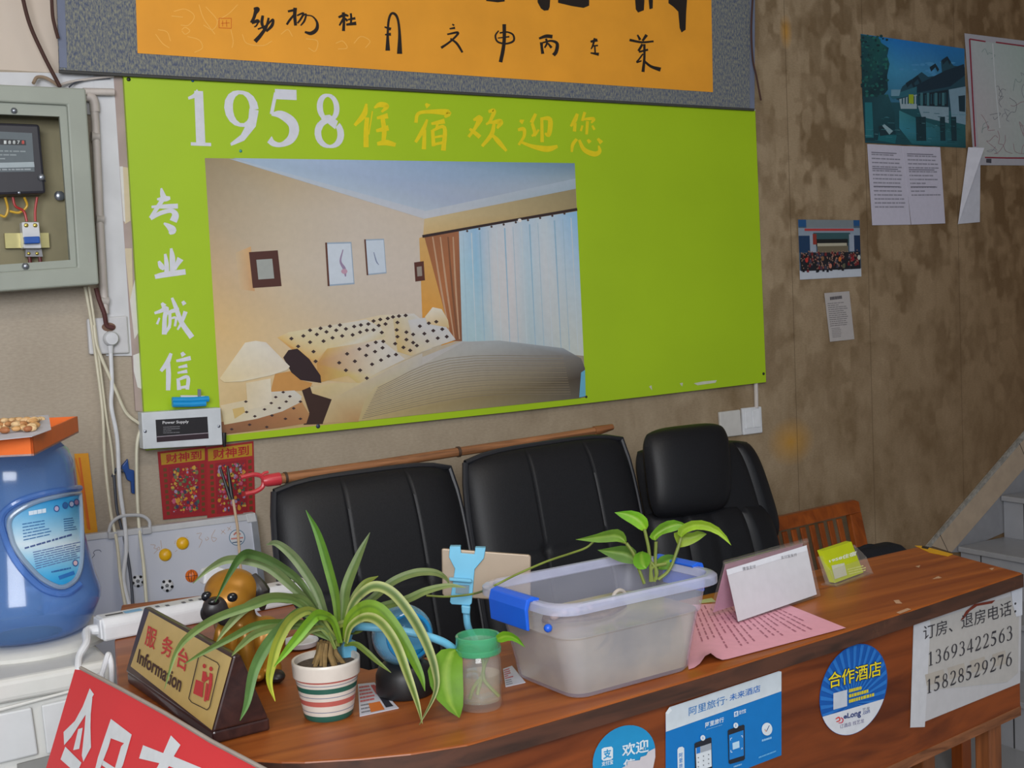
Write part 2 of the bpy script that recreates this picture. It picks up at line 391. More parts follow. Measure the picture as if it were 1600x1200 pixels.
PLASTER = M('plaster', (196, 190, 182), .85, var=.07, scale=4)
WHITEPAINT = M('white_paint', (205, 206, 210), .6, var=.09, scale=9)
def tile(name, c, joint, sx, sy, axes):
    m = M(name, c, .3, var=.05, scale=14); nt = m.node_tree; L = nt.links.new; b = nt.nodes['Principled BSDF']
    tc = nd(nt, 'ShaderNodeTexCoord'); sp = nd(nt, 'ShaderNodeSeparateXYZ'); cb = nd(nt, 'ShaderNodeCombineXYZ'); L(tc.outputs['Object'], sp.inputs[0])
    L(sp.outputs[axes[0]], cb.inputs[0]); L(sp.outputs[axes[1]], cb.inputs[1])
    br = nd(nt, 'ShaderNodeTexBrick'); br.offset = 0; br.inputs['Scale'].default_value = 1; br.inputs['Mortar Size'].default_value = .003
    br.inputs['Brick Width'].default_value = sx; br.inputs['Row Height'].default_value = sy
    for k, q in (('Color1', c), ('Color2', c), ('Mortar', joint)): br.inputs[k].default_value = (*lin(q), 1)
    L(cb.outputs[0], br.inputs[0])
    mx = nd(nt, 'ShaderNodeMix'); mx.data_type = 'RGBA'; mx.blend_type = 'MULTIPLY'; mx.inputs[0].default_value = 1
    hs = b.inputs['Base Color'].links[0].from_socket; nt.nodes[hs.node.name].inputs['Color'].default_value = (1, 1, 1, 1)
    L(hs, mx.inputs[6]); L(br.outputs[0], mx.inputs[7]); L(mx.outputs[2], b.inputs['Base Color'])
    return m
X0, X1, Y0, ZC = -2.6, 6.2, -5.6, 2.95
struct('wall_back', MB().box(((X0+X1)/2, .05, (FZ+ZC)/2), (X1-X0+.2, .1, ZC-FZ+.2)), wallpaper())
struct('floor', MB().box(((X0+X1)/2, Y0/2, FZ-.05), (X1-X0+.2, -Y0+.2, .1)), tile('floor_tile', (150, 152, 156), (70, 70, 72), .4, .4, 'XY'))
struct('ceiling', MB().box(((X0+X1)/2, Y0/2, ZC+.05), (X1-X0+.2, -Y0+.2, .1)), PLASTER)
struct('wall_left', MB().box((X0-.05, Y0/2, (FZ+ZC)/2), (.1, -Y0, ZC-FZ)), PLASTER)
struct('wall_right', MB().box((X1+.05, Y0/2, (FZ+ZC)/2), (.1, -Y0, ZC-FZ)), M('dark_plaster', (150, 128, 100), .85, var=.08, scale=5))
# white painted chase behind the meter cabinet and the plank behind the sign
wm = wall_map(0)
b = MB(); a = [W(*q, .004) for q in ((-60, 110), (192, 116), (207, 500), (214, 600), (196, 604), (180, 470), (-60, 470))]
a = [W(*q, .006) for q in ((146, 118), (193, 118), (209, 556), (166, 556))]
b.prism(a, (0, .006, 0)); struct('trim_1', b, WHITEPAINT)
b = MB(); b.prism([W(*q, .006) for q in ((-90, 111), (146, 115), (149, 180), (-90, 150))], (0, .006, 0)); struct('trim_2', b, WHITEPAINT)

# stairs against the back wall: run .247 rise .159
st = thing('staircase', (3.9, -.6, FZ), 'grey tiled stairs climbing to the right along the brown wall', 'stairs')
STT = tile('stair_tile', (160, 162, 168), (60, 60, 62), .247, .5, 'XY')
xs, zs, run, rise = 3.909, .537, .247, .159
n0 = 3
for i in range(-n0+1, 6):
    x0 = xs+run*(i-1); z1 = zs+rise*i
    b = MB().box((x0+run/2+.0, -.632, (FZ+z1-.02)/2), (run, 1.24, z1-FZ-.02))
    b.build('riser_block', STT, st, smooth=False)
    MB().box((x0+run/2-.008, -.632, z1-.01), (run+.016, 1.24, .02)).build('tread', M('tread_tile', (158, 160, 165), .28, var=.05), st, smooth=False, bevel=.003)
bm_ = wall_map(.012)
sk = [(1466, 860), (1640, 655), (1640, 716), (1490, 866)]
b = MB().prism([W(*q, .012) for q in ((1456, 853), (1640, 641), (1640, 686), (1487, 863))], (0, .011, 0)); b.build('skirting', M('beige_tile', (176, 156, 134), .4, var=.07), st, smooth=False)
b = MB().prism([W(*q, .011) for q in ((1447, 856), (1640, 630), (1640, 642), (1457, 854))], (0, .010, 0)); b.build('mortar_edge', M('rough_mortar', (150, 146, 138), .9, var=.3, scale=60, bump=.8), st, smooth=False)
b = MB().prism([W(*q, .008) for q in ((1486, 863), (1640, 685), (1640, 800), (1500, 863))], (0, .007, 0)); b.build('side_tile', M('side_tile', (138, 138, 142), .35, var=.06), st, smooth=False)
for q in (((1469, 836), (1481, 861)), ((1593, 693), (1601, 712))):
    b = MB().tube([W(*p, .0122) for p in q], .0012, 5); b.build('joint', M('dark_joint', (50, 44, 40), .9), st)

# ================================================================== things on the back wall
# hanging scroll
sc = thing('hanging_scroll', W(640, 150, .03), 'hanging scroll of blue-grey brocade and orange paper above the green sign', 'scroll')
def brocade():
    m = M('brocade', (110, 114, 122), .8); nt = m.node_tree; L = nt.links.new
    tc = nd(nt, 'ShaderNodeTexCoord'); mp = nd(nt, 'ShaderNodeMapping'); mp.inputs['Scale'].default_value = (150, 1, 60); L(tc.outputs['Object'], mp.inputs[0])
    n = nd(nt, 'ShaderNodeTexNoise'); n.inputs['Scale'].default_value = 1.6; n.inputs['Detail'].default_value = 5; n.inputs['Roughness'].default_value = .7; L(mp.outputs[0], n.inputs['Vector'])
    r = nd(nt, 'ShaderNodeValToRGB'); e = r.color_ramp.elements; e[0].position = .40; e[0].color = (*lin((74, 84, 110)), 1); e[1].position = .62; e[1].color = (*lin((142, 142, 124)), 1)
    L(n.outputs[0], r.inputs[0]); L(r.outputs[0], nt.nodes['Principled BSDF'].inputs['Base Color']); return m
BRO = brocade()
m = wall_map(.03)
MB().prism([m(*q) for q in ((93, 111), (82, -210), (1172, -210), (1177, 171))], (0, .008, 0)).build('brocade_mount', BRO, sc, smooth=False)
b = MB(); b.prism([m(*q, 3) for q in ((93, 105), (82, -210), (94, -210), (105, 106))], (0, .003, 0)); b.prism([m(*q, 3) for q in ((1172, -210), (1180, -210), (1179, 172), (1172, 171))], (0, .003, 0))
b.build('side_edge', M('scroll_edge', (110, 118, 140), .7), sc, smooth=False)
MB().tube([W(92, 111.5, .03), W(640, 141, .03), W(1178, 171.5, .03)], .004, 6).build('bottom_rod', M('scroll_rod', (66, 66, 66), .6), sc)
MB().prism([m(*q, 3) for q in ((215, 83), (206, -200), (1108, -200), (1114, 144))], (0, .001, 0)).build('paper_panel', M('orange_paper', (236, 160, 42), .62, var=.06, scale=7), sc, smooth=False)
ink = (30, 20, 14)
k1 = lambda *p: cp(90, 0, .35625, p); k2 = lambda *p: cp(640, 0, .3625, p)
SA = ([(860, 38, 8), (878, 40, 16), (868, 60, 10)], [(870, 45, 14), (862, 75, 12), (850, 100, 12)], [(852, 102, 8), (876, 92, 14), (884, 100, 8)], [(884, 88, 7), (872, 112, 6), (862, 118, 5)], [(900, 68, 10), (896, 100, 12), (905, 128, 8)], [(878, 128, 6), (915, 112, 7), (944, 85, 8), (940, 112, 12), (915, 138, 8)], [(926, 78, 8), (915, 118, 11), (890, 155, 14), (866, 182, 16)],
   [(1010, 50, 8), (1048, 42, 10)], [(1042, 34, 14), (1040, 70, 13), (1044, 112, 11)], [(1036, 66, 8), (1018, 88, 9), (1005, 108, 8)], [(1050, 68, 6), (1078, 58, 8), (1066, 84, 8), (1052, 102, 6)], [(1075, 70, 6), (1090, 62, 6), (1082, 92, 8), (1066, 112, 5)], [(1090, 66, 5), (1118, 72, 5), (1138, 98, 9), (1136, 128, 14), (1112, 146, 14), (1084, 140, 7)],
   [(1232, 76, 8), (1258, 66, 11), (1276, 70, 6)], [(1253, 54, 12), (1256, 92, 10), (1254, 136, 12)], [(1254, 80, 8), (1244, 98, 8), (1236, 112, 6)], [(1258, 78, 6), (1272, 92, 10)], [(1286, 58, 8), (1288, 80, 8), (1286, 108, 8)], [(1274, 86, 6), (1306, 80, 10)], [(1266, 108, 8), (1310, 102, 14)],
   [(1448, 222, 18), (1448, 150, 9), (1452, 90, 9), (1464, 60, 9), (1482, 64, 10), (1494, 92, 9), (1500, 150, 11), (1500, 236, 20)], [(1434, 118, 5), (1462, 128, 12)], [(1436, 152, 5), (1462, 150, 12)])
chars(sc, m, [k1(*[(x, y, wd*.36) for x, y, wd in q]) for q in SA], (7, 6, 7, 3), ink, 5, 1.15)
SA = ([(184, 104, 5), (192, 110, 7)], [(172, 124, 5), (196, 120, 9)], [(162, 148, 6), (208, 140, 9), (196, 160, 8), (166, 186, 8), (136, 206, 10)], [(176, 166, 6), (204, 188, 9), (228, 226, 8)],
   [(408, 104, 14), (408, 170, 13), (402, 220, 14), (392, 268, 14)], [(384, 132, 5), (370, 154, 7), (380, 180, 7), (416, 188, 7), (448, 176, 8), (446, 150, 7), (420, 138, 6), (388, 142, 6)], [(380, 164, 4), (430, 158, 6)],
   [(558, 166, 8), (588, 156, 13), (616, 158, 14)], [(568, 182, 12), (570, 206, 10), (574, 232, 12)], [(588, 166, 8), (592, 186, 8), (582, 206, 6)], [(574, 184, 6), (610, 176, 8), (636, 188, 12), (632, 222, 14), (620, 238, 14)], [(596, 186, 6), (612, 206, 10)],
   [(780, 180, 8), (810, 172, 12)], [(798, 164, 8), (790, 196, 7), (782, 212, 4)], [(788, 198, 5), (812, 196, 6)], [(798, 196, 6), (800, 228, 6)], [(780, 228, 5), (816, 234, 12)],
   [(948, 172, 10), (1000, 182, 8), (1052, 178, 7)], [(982, 150, 6), (994, 172, 10)], [(1022, 150, 12), (1004, 176, 8)], [(1004, 190, 9), (986, 220, 9)], [(988, 224, 7), (1028, 214, 8)], [(1012, 190, 9), (1012, 250, 9), (1006, 310, 12)], [(1006, 232, 6), (990, 254, 6), (980, 268, 7), (1000, 262, 5)], [(1008, 260, 8), (1040, 286, 10), (1082, 300, 16)])
chars(sc, m, [k2(*[(x, y, wd*.36) for x, y, wd in q]) for q in SA], (4, 3, 5, 5, 8), ink, 5, 1.15)
for q in ([(325, -60), (412, -60), (410, 6), (380, 10), (330, 4)], [(548, -60), (610, -60), (604, 30), (598, 44), (580, 46), (566, 36), (552, 10)], [(640, -60), (775, -60), (774, 24), (750, 34), (700, 26), (640, 12)], [(968, -60), (1016, -60), (1010, 44), (985, 54), (975, 40)], [(1024, -60), (1050, -60), (1048, 36), (1034, 40)], [(1115, -40), (1200, -60), (1192, 60), (1190, 128), (1172, 140), (1164, 120), (1158, 50), (1136, 28), (1116, 14)]):
    MB().poly(m, k2(*q), ink, 5).build('brush_stroke', MATTE, sc, smooth=False)
pale = (244, 186, 90)
for q in ([(440, 130), (480, 140), (495, 180)], [(430, 150), (460, 190), (490, 210)], [(510, 50), (560, 40), (600, 70), (575, 110), (540, 110)], [(500, 70), (550, 75)], [(545, 130), (560, 120), (580, 135), (560, 150), (545, 135)], [(570, 160), (620, 175), (635, 210), (600, 230)], [(620, 20), (640, 80), (690, 150)], [(650, 30), (700, 90), (680, 130), (640, 110)], [(700, 90), (750, 60), (790, 20)], [(760, 130), (770, 180), (765, 210)], [(810, 150), (830, 190), (900, 200), (940, 180)], [(980, 150), (1010, 130), (1030, 160)], [(1090, 170), (1140, 180), (1130, 225), (1100, 210)], [(1220, 190), (1250, 180), (1270, 210), (1230, 215)], [(1300, 190), (1330, 160), (1370, 180), (1350, 210)]):
    MB().stroke(m, k1(*[(x, y, 1.1) for x, y in q]), pale, 4, 4).build('cloud_pattern', MATTE, sc, smooth=False)
b = MB()
for q in ([(708, 80), (762, 80)], [(708, 122), (762, 124)], [(708, 80), (708, 122)], [(762, 80), (762, 124)], [(724, 90), (724, 116)], [(740, 88), (742, 118)], [(718, 102), (754, 100)]): b.stroke(m, k1(*[(x, y, 1) for x, y in q]), (214, 110, 30), 5, 2)
b.build('seal', MATTE, sc, smooth=False)

# the big green sign board
SD = .022
m = wall_map(SD, .0003)
sg = thing('sign_board', W(710, 640, SD), 'large lime green sign board reading 1958 with a printed bedroom picture', 'sign')
MB().prism([m(*q) for q in ((193, 113), (1180, 172), (1197, 597), (1000, 620.5), (800, 643.5), (229, 704))], (0, .014, 0)).build('board', M('green_board', (163, 197, 22), .42, var=.05, scale=2.5), sg, smooth=False)
MB().prism([W(*q, .007) for q in ((177, 112), (205, 116), (240, 645), (212, 642))], (0, .006, 0)).build('backing_plank', M('mauve_plank', (168, 150, 146), .7, var=.1, scale=14), sg, smooth=False)
b = MB(); pm = wall_map(.0075)
for q, c in (([(187, 260), (201, 262), (204, 345), (195, 350)], (205, 188, 160)), ([(187, 260), (192, 260), (196, 348), (193, 345)], (214, 212, 210)), ([(195, 388), (206, 388), (208, 470), (203, 470)], (206, 190, 165)), ([(203, 470), (212, 430), (216, 520), (210, 530)], (210, 206, 204)), ([(208, 555), (222, 550), (226, 610), (215, 605), (209, 580)], (214, 212, 212))): b.poly(pm, q, c, 1)
b.build('torn_paper', PRINT, sg, smooth=False)
MB().prism([m(*q, .5) for q in ((193, 112), (1180, 171.2), (1180, 173), (193, 114.5))], (0, .004, 0)).build('white_edge', M('white_film', (214, 216, 206), .5), sg, smooth=False)
# lettering
WH = (212, 214, 224)
for ch, q in (('1', [(280, 138), (337, 141), (342, 228), (282, 226)]), ('9', [(345, 138), (407, 143), (409, 231), (350, 228)]), ('5', [(414, 139), (474, 142), (476, 230), (415, 228)]), ('8', [(486, 144), (538, 147), (543, 232), (488, 231)])):
    b = MB(); digits(b, m, ch, q, WH, 2, 1., 1.5); b.build('numeral', MATTE, sg, smooth=False)
k = lambda p: cp(180, 280, 1/3, p)
SA = ([(216, 42, 6), (222, 70, 16), (232, 100, 22)], [(196, 94, 6), (232, 92, 18), (258, 88, 10)], [(170, 130, 8), (230, 128, 14), (294, 126, 16)], [(222, 96, 14), (200, 130, 14), (164, 182, 10)], [(166, 186, 10), (210, 160, 14), (262, 148, 14), (282, 168, 22), (272, 198, 24)], [(228, 206, 6), (252, 222, 18), (268, 240, 26), (254, 256, 8)],
   [(234, 350, 8), (240, 390, 14), (242, 440, 16)], [(262, 324, 8), (268, 370, 18), (268, 440, 16)], [(204, 384, 8), (216, 408, 18), (228, 424, 8)], [(306, 372, 22), (290, 400, 14), (280, 424, 8)], [(186, 458, 14), (230, 448, 18), (330, 434, 18)],
   [(218, 580, 8), (230, 596, 18)], [(184, 628, 8), (214, 618, 12), (240, 606, 16), (232, 650, 14), (230, 728, 16)], [(208, 650, 6), (196, 680, 8)], [(232, 724, 10), (258, 690, 8)], [(246, 634, 10), (262, 620, 12), (300, 612, 14)], [(256, 628, 10), (256, 680, 10), (242, 712, 8)], [(258, 654, 6), (284, 650, 8), (280, 690, 8)], [(266, 556, 8), (284, 600, 14), (310, 670, 16), (360, 742, 18)], [(330, 620, 14), (312, 670, 10), (292, 706, 6)], [(316, 572, 10), (326, 588, 14)],
   [(262, 816, 10), (244, 860, 16), (214, 900, 10)], [(248, 862, 14), (250, 920, 16), (248, 990, 14)], [(312, 812, 10), (322, 828, 16)], [(286, 852, 8), (320, 846, 12), (354, 838, 14)], [(296, 882, 6), (338, 874, 12)], [(292, 908, 6), (338, 900, 12)], [(294, 934, 10), (300, 988, 14)], [(294, 940, 8), (340, 928, 12), (338, 986, 12)], [(298, 978, 8), (340, 972, 10)])
chars(sg, m, [k([(x, y, wd/3) for x, y, wd in q]) for q in SA], (6, 5, 10, 9), WH, 2, 1.45)
k = lambda p: cp(540, 100, .2625, p); YE = (226, 204, 16)
SA = ([(124, 236, 10), (110, 300, 26), (54, 366, 14)], [(128, 318, 20), (122, 400, 22), (122, 496, 24)], [(170, 262, 8), (205, 242, 24), (246, 252, 22), (214, 286, 10)], [(186, 322, 12), (252, 308, 26)], [(220, 320, 20), (230, 400, 22), (224, 470, 18)], [(182, 398, 14), (256, 380, 26)], [(188, 476, 16), (240, 468, 26), (298, 482, 18)], [(160, 280, 6), (138, 420, 6)],
   [(476, 236, 10), (494, 254, 26)], [(418, 350, 16), (432, 296, 16), (500, 284, 18), (608, 290, 30), (590, 318, 10)], [(486, 330, 10), (462, 390, 20), (416, 466, 14)], [(470, 390, 16), (466, 508, 20)], [(510, 356, 12), (590, 340, 24)], [(548, 348, 12), (540, 390, 12)], [(518, 392, 16), (524, 490, 18)], [(518, 396, 12), (588, 378, 18), (582, 516, 22)], [(530, 436, 10), (578, 428, 12)], [(530, 478, 12), (578, 468, 14)],
   [(760, 334, 10), (800, 322, 28), (772, 380, 16), (732, 434, 14)], [(738, 386, 12), (770, 410, 18), (800, 436, 20)], [(850, 284, 14), (884, 280, 20), (860, 340, 14), (836, 360, 10)], [(858, 350, 10), (922, 344, 26), (902, 384, 10)], [(884, 356, 14), (868, 420, 20), (812, 490, 14)], [(872, 420, 12), (910, 462, 22), (958, 518, 12)],
   [(1036, 336, 10), (1058, 346, 24)], [(1026, 392, 14), (1060, 388, 18), (1062, 430, 14), (1030, 482, 12)], [(1048, 466, 12), (1110, 490, 18), (1200, 506, 28), (1262, 490, 14)], [(1132, 296, 14), (1106, 350, 18)], [(1110, 352, 14), (1126, 410, 16), (1108, 430, 10)], [(1124, 430, 10), (1150, 390, 10)], [(1158, 326, 10), (1216, 330, 22), (1210, 420, 20), (1186, 412, 8)], [(1168, 330, 14), (1170, 466, 16)],
   [(1380, 296, 14), (1364, 336, 20), (1340, 372, 10)], [(1366, 350, 14), (1362, 402, 16)], [(1424, 286, 14), (1408, 340, 12)], [(1410, 330, 10), (1476, 326, 16), (1462, 352, 8)], [(1440, 340, 14), (1434, 420, 12)], [(1410, 366, 10), (1400, 400, 10)], [(1468, 366, 10), (1482, 392, 12)], [(1376, 446, 14), (1352, 480, 16), (1346, 524, 10)], [(1390, 452, 12), (1420, 510, 20), (1480, 536, 24), (1512, 520, 18), (1506, 486, 8)], [(1440, 450, 12), (1456, 468, 18)], [(1500, 444, 12), (1524, 470, 20)])
chars(sg, m, [k([(x, y, wd*.2625) for x, y, wd in q]) for q in SA], (8, 10, 6, 8, 11), YE, 2, 1.3)
# the printed bedroom
b = MB(); Q = [(320, 247), (898, 255), (915, 621), (346, 681)]
A, B_, Cc, D_ = (168, 148, 118), (196, 180, 160), (206, 186, 152), (214, 180, 120)
b.grid(m, Q, [[(150, 134, 104), (176, 156, 122), (190, 172, 150), (190, 172, 150), (186, 168, 140), (176, 160, 120)], [(172, 154, 126), (190, 176, 154), (198, 186, 172), (202, 188, 172), (200, 180, 150), (190, 170, 120)], [(196, 168, 130), (198, 184, 164), (202, 190, 178), (204, 192, 180), (214, 176, 110), (200, 170, 110)], [(214, 180, 124), (206, 184, 150), (200, 186, 168), (204, 190, 176), (216, 172, 96), (190, 170, 130)], [(214, 188, 140), (214, 190, 150), (210, 190, 156), (180, 166, 140), (170, 158, 140), (160, 150, 134)], [(206, 180, 130), (190, 160, 110), (190, 160, 110), (170, 154, 120), (160, 148, 126), (120, 110, 96)]], 1)
b.grid(m, [(364, 247), (898, 255), (899, 279), (663, 331)], [[(160, 182, 204), (164, 184, 212), (150, 174, 206), (128, 160, 188), (112, 142, 168)], [(170, 188, 208), (160, 178, 206), (152, 174, 202), (146, 170, 194), (130, 154, 172)], [(176, 190, 206), (166, 178, 200), (166, 178, 196), (164, 178, 194), (150, 168, 180)]], 2)
b.poly(m, [(370, 249), (663, 329), (663, 342), (358, 248)], [(172, 188, 204), (188, 194, 206), (196, 198, 206), (166, 180, 196)], 3)
b.poly(m, [(663, 330), (899, 279), (899.5, 295), (663, 342)], [(190, 196, 206), (168, 184, 200), (160, 178, 192), (196, 198, 206)], 3)
b.poly(m, [(663, 342), (899.5, 295), (901, 328), (661, 369)], [(206, 184, 140), (150, 138, 104), (158, 142, 104), (206, 174, 120)], 2)
b.poly(m, [(655, 372), (664, 369), (712, 533), (690, 540), (660, 500)], [(206, 164, 100)]*2+[(214, 150, 60)]*3, 2)
b.grid(m, [(716, 360), (901.5, 330), (912, 556), (722, 538)], [[(186, 206, 222), (150, 190, 222), (196, 206, 216), (206, 210, 218), (182, 204, 222), (196, 210, 220), (170, 200, 226), (140, 190, 228)], [(178, 208, 222), (150, 194, 220), (206, 208, 212), (212, 210, 214), (186, 208, 222), (206, 212, 218), (190, 208, 222), (170, 202, 228)], [(176, 204, 216), (166, 198, 214), (206, 208, 210), (208, 206, 208), (184, 204, 214), (200, 206, 210), (196, 206, 210), (190, 206, 214)], [(176, 200, 208), (170, 198, 206), (190, 202, 206), (200, 202, 204), (180, 198, 204), (190, 200, 204), (196, 204, 200), (200, 206, 200)]], 2)
for i in range(14):
    u = .04+i*.07; p = bil([(716, 360), (901, 330), (912, 556), (722, 538)], u, .04); q = bil([(716, 360), (901, 330), (912, 556), (722, 538)], u+.006, .97)
    b.stroke(m, [(*p, .8+(i % 3)*.7), (*q, .8)], ((160, 190, 208), (200, 212, 220), (150, 186, 210))[i % 3], 3, 2)
b.poly(m, [(663, 370), (717, 360), (722, 533), (706, 533), (690, 470)], [(150, 96, 62), (160, 104, 72), (128, 84, 60), (150, 92, 56), (176, 110, 66)], 3)
for x0, x1 in ((676, 704), (688, 710), (700, 715), (708, 718)): b.stroke(m, [(x0, 370, 2), ((x0+x1)/2-1, 450, 3), (x1, 530, 1.6)], (190, 152, 122) if x0 != 700 else (126, 82, 56), 4, 3)
b.stroke(m, [(660, 369.5, 4.5), (780, 348, 4), (902, 327, 4.5)], (52, 36, 36), 4, 3); b.disc(m, (812, 344.5), 3, 3, (226, 222, 220), 5, 10)
for i in range(9): b.disc(m, (730+i*19, 361-i*3.4), 1.8, 1.8, (80, 60, 56), 5, 8)
def frame(q, ins, c1, c2, side=None):
    b.poly(m, q, c1, 3); cx = sum(p[0] for p in q)/4; cy = sum(p[1] for p in q)/4
    b.poly(m, [(cx+(p[0]-cx)*ins, cy+(p[1]-cy)*ins) for p in q], c2, 4)
b.grid(m, [(368, 395), (392, 385), (398, 455), (374, 452)], [[(196, 174, 140), (208, 164, 112)], [(204, 178, 140), (200, 154, 108)]], 2)
frame([(389, 394), (434, 391), (440, 447), (395, 450)], .55, (76, 38, 30), (158, 162, 158))
frame([(509, 379), (549, 378), (554, 444), (514, 447)], .93, (150, 168, 188), (200, 210, 222)); b.poly(m, [(508, 379), (511, 379), (515, 447), (512, 447)], (92, 52, 38), 5)
frame([(570, 374), (600, 373), (604, 427), (574, 430)], .93, (150, 168, 188), (196, 208, 222)); b.poly(m, [(569, 374), (571.5, 374), (575.5, 430), (573, 430)], (92, 52, 38), 5)
b.stroke(m, [(536, 390, 1.5), (532, 408, 3), (538, 420, 5), (540, 432, 2)], (150, 130, 160), 5); b.disc(m, (538, 424), 5, 4, (190, 150, 170), 6, 10); b.stroke(m, [(584, 394, 1.2), (588, 408, 2), (592, 414, 1)], (130, 140, 170), 5)
frame([(647, 410), (662, 408), (664, 438), (649, 440)], .5, (88, 46, 36), (150, 140, 130))
z3 = lambda *p: cp(320, 400, .23335, p)
b.poly(m, z3((485, 545), (1180, 395), (1400, 385), (1457, 430), (1457, 640), (1200, 760), (1000, 850), (780, 830), (600, 640)), [(214, 176, 110), (214, 200, 170), (208, 204, 200), (204, 200, 196), (196, 186, 170), (206, 188, 150), (210, 186, 140), (206, 170, 110), (206, 150, 80)], 3)
b.poly(m, z3((490, 545), (560, 510), (1080, 425), (1180, 480), (1210, 540), (980, 600), (820, 620), (740, 710)), [(216, 180, 110), (214, 200, 160), (208, 204, 198), (210, 204, 190), (204, 190, 150), (212, 206, 190), (214, 196, 150), (210, 170, 100)], 4)
b.poly(m, z3((820, 620), (1180, 560), (1340, 690), (1140, 790), (1030, 860), (960, 800), (760, 850), (750, 720)), [(206, 170, 100), (210, 204, 196), (204, 200, 196), (208, 198, 176), (206, 180, 120), (204, 180, 110), (190, 140, 70), (190, 140, 76)], 5)
b.poly(m, z3((1260, 420), (1400, 400), (1460, 460), (1520, 620), (1380, 670), (1290, 640)), [(206, 190, 150), (204, 200, 190), (198, 196, 196), (196, 194, 194), (208, 186, 140), (206, 176, 110)], 5)
b.poly(m, z3((1360, 430), (1560, 400), (1680, 560), (1420, 650)), [(200, 198, 198), (198, 200, 204), (204, 202, 200), (206, 192, 160)], 6)
rn = random.Random(4)
for row in ([(580, 553), (660, 535), (750, 525), (815, 508), (880, 497), (945, 488), (1000, 472), (1045, 462), (1095, 455)], [(625, 605), (705, 577), (795, 570), (855, 548), (920, 535), (990, 528), (1040, 510), (1085, 497), (1130, 495)], [(728, 640), (742, 705), (838, 470), (705, 497), (775, 484), (905, 462)], [(953, 655), (1035, 623), (1090, 600), (1145, 578), (1195, 572)], [(1005, 705), (1080, 665), (1140, 640), (1190, 615)], [(1040, 765), (1120, 725), (1180, 697), (1230, 670), (1280, 660), (900, 715), (945, 765), (1085, 818)], [(1130, 435), (1175, 425), (1225, 418), (1165, 465), (1210, 455), (1260, 408), (1300, 402), (1345, 398), (1185, 512)], [(1290, 445), (1285, 495), (1290, 540), (1275, 587), (1330, 612), (1375, 632), (1350, 510), (1395, 525), (1350, 560), (1395, 580)], [(1440, 470), (1500, 450), (1550, 440), (1470, 520), (1530, 500), (1590, 490), (1490, 570), (1560, 550), (1620, 540), (1420, 600)]):
    for x, y in row:
        s_ = 13; b.poly(m, z3((x-s_*1.2, y), (x, y-s_), (x+s_*1.2, y), (x, y+s_)), (58, 40, 40), 7)
b.poly(m, z3((525, 680), (560, 630), (620, 620), (700, 690), (775, 800), (780, 850), (640, 830), (580, 780)), (44, 24, 28), 5)
b.poly(m, z3((470, 790), (580, 770), (640, 830), (720, 850), (700, 900), (440, 910)), (196, 142, 76), 4)
b.poly(m, z3((650, 900), (720, 870), (850, 960), (790, 1125), (660, 1130), (700, 1050)), (56, 32, 24), 4)
b.grid(m, [(545, 604), (722, 533), (880, 545), (560, 640)], [[(206, 184, 140), (190, 184, 178), (180, 180, 182)], [(204, 186, 150), (184, 178, 170), (170, 170, 172)]], 4)
b.poly(m, z3((705, 875), (860, 850), (1040, 850), (1140, 790), (1457, 650), (1457, 740), (1230, 850), (1150, 960), (1030, 1110), (790, 1120), (850, 960), (720, 920)), [(206, 188, 150), (204, 186, 140), (206, 190, 150), (204, 190, 160), (190, 184, 176), (180, 176, 170), (190, 180, 150), (190, 170, 130), (180, 140, 90), (190, 166, 120), (196, 176, 136), (204, 180, 130)], 5)
b.poly(m, [(586, 605), (660, 570), (725, 534), (780, 532), (880, 544), (908, 560), (914, 575), (913, 590), (908, 622), (560, 658), (570, 625)], [(196, 180, 140), (180, 174, 162), (172, 172, 172), (166, 172, 176), (152, 160, 168), (116, 112, 108), (90, 84, 78), (70, 62, 56), (96, 90, 80), (186, 166, 116), (190, 172, 130)], 6)
for i in range(17):
    t = i/16; b.stroke(m, [(590-24*t, 606+48*t, .9), (700+30*t, 560+60*t, .8), (880+12*t, 556+60*t, .7)], (146, 132, 108) if i % 2 else (128, 116, 100), 7, 4)
b.poly(m, [(908, 582), (914, 578), (915, 619), (905, 621)], (104, 176, 206), 8)
b.poly(m, z3((30, 1130), (120, 1110), (400, 1070), (640, 960), (700, 1060), (680, 1120), (500, 1150), (130, 1195)), [(150, 104, 70), (150, 100, 66), (160, 108, 70), (190, 140, 90), (176, 130, 84), (170, 120, 76), (150, 106, 70), (130, 90, 60)], 6)
b.poly(m, z3((105, 1000), (300, 960), (440, 910), (600, 900), (650, 940), (640, 980), (520, 1040), (350, 1090), (130, 1130)), [(214, 196, 160), (210, 196, 166), (206, 200, 190), (206, 202, 194), (204, 200, 190), (204, 196, 180), (206, 200, 186), (208, 200, 180), (214, 200, 160)], 7)
for x, y in ((525, 912), (475, 945), (570, 940), (445, 985), (545, 975), (500, 1018), (400, 1027), (335, 1073), (280, 1045), (275, 975), (640, 975), (595, 1020), (540, 1090), (450, 1068), (300, 1130), (180, 1160), (415, 1145), (640, 1090)):
    b.poly(m, z3((x-14, y), (x, y-9), (x+14, y), (x, y+9)), (62, 40, 40), 8)
b.poly(m, z3((185, 1025), (260, 1010), (270, 1045), (200, 1090)), (206, 176, 110), 8)
b.grid(m, z3((275, 850), (440, 820), (450, 990), (290, 1030)), [[(214, 198, 164), (222, 212, 190)], [(214, 200, 170), (216, 206, 186)]], 8)
b.poly(m, z3((100, 820), (270, 580), (340, 568), (410, 578), (570, 740), (550, 765), (440, 800), (250, 840), (130, 845)), [(222, 204, 160), (222, 214, 196), (220, 214, 200), (214, 206, 196), (216, 206, 190), (216, 204, 180), (222, 212, 190), (226, 216, 190), (222, 204, 160)], 9)
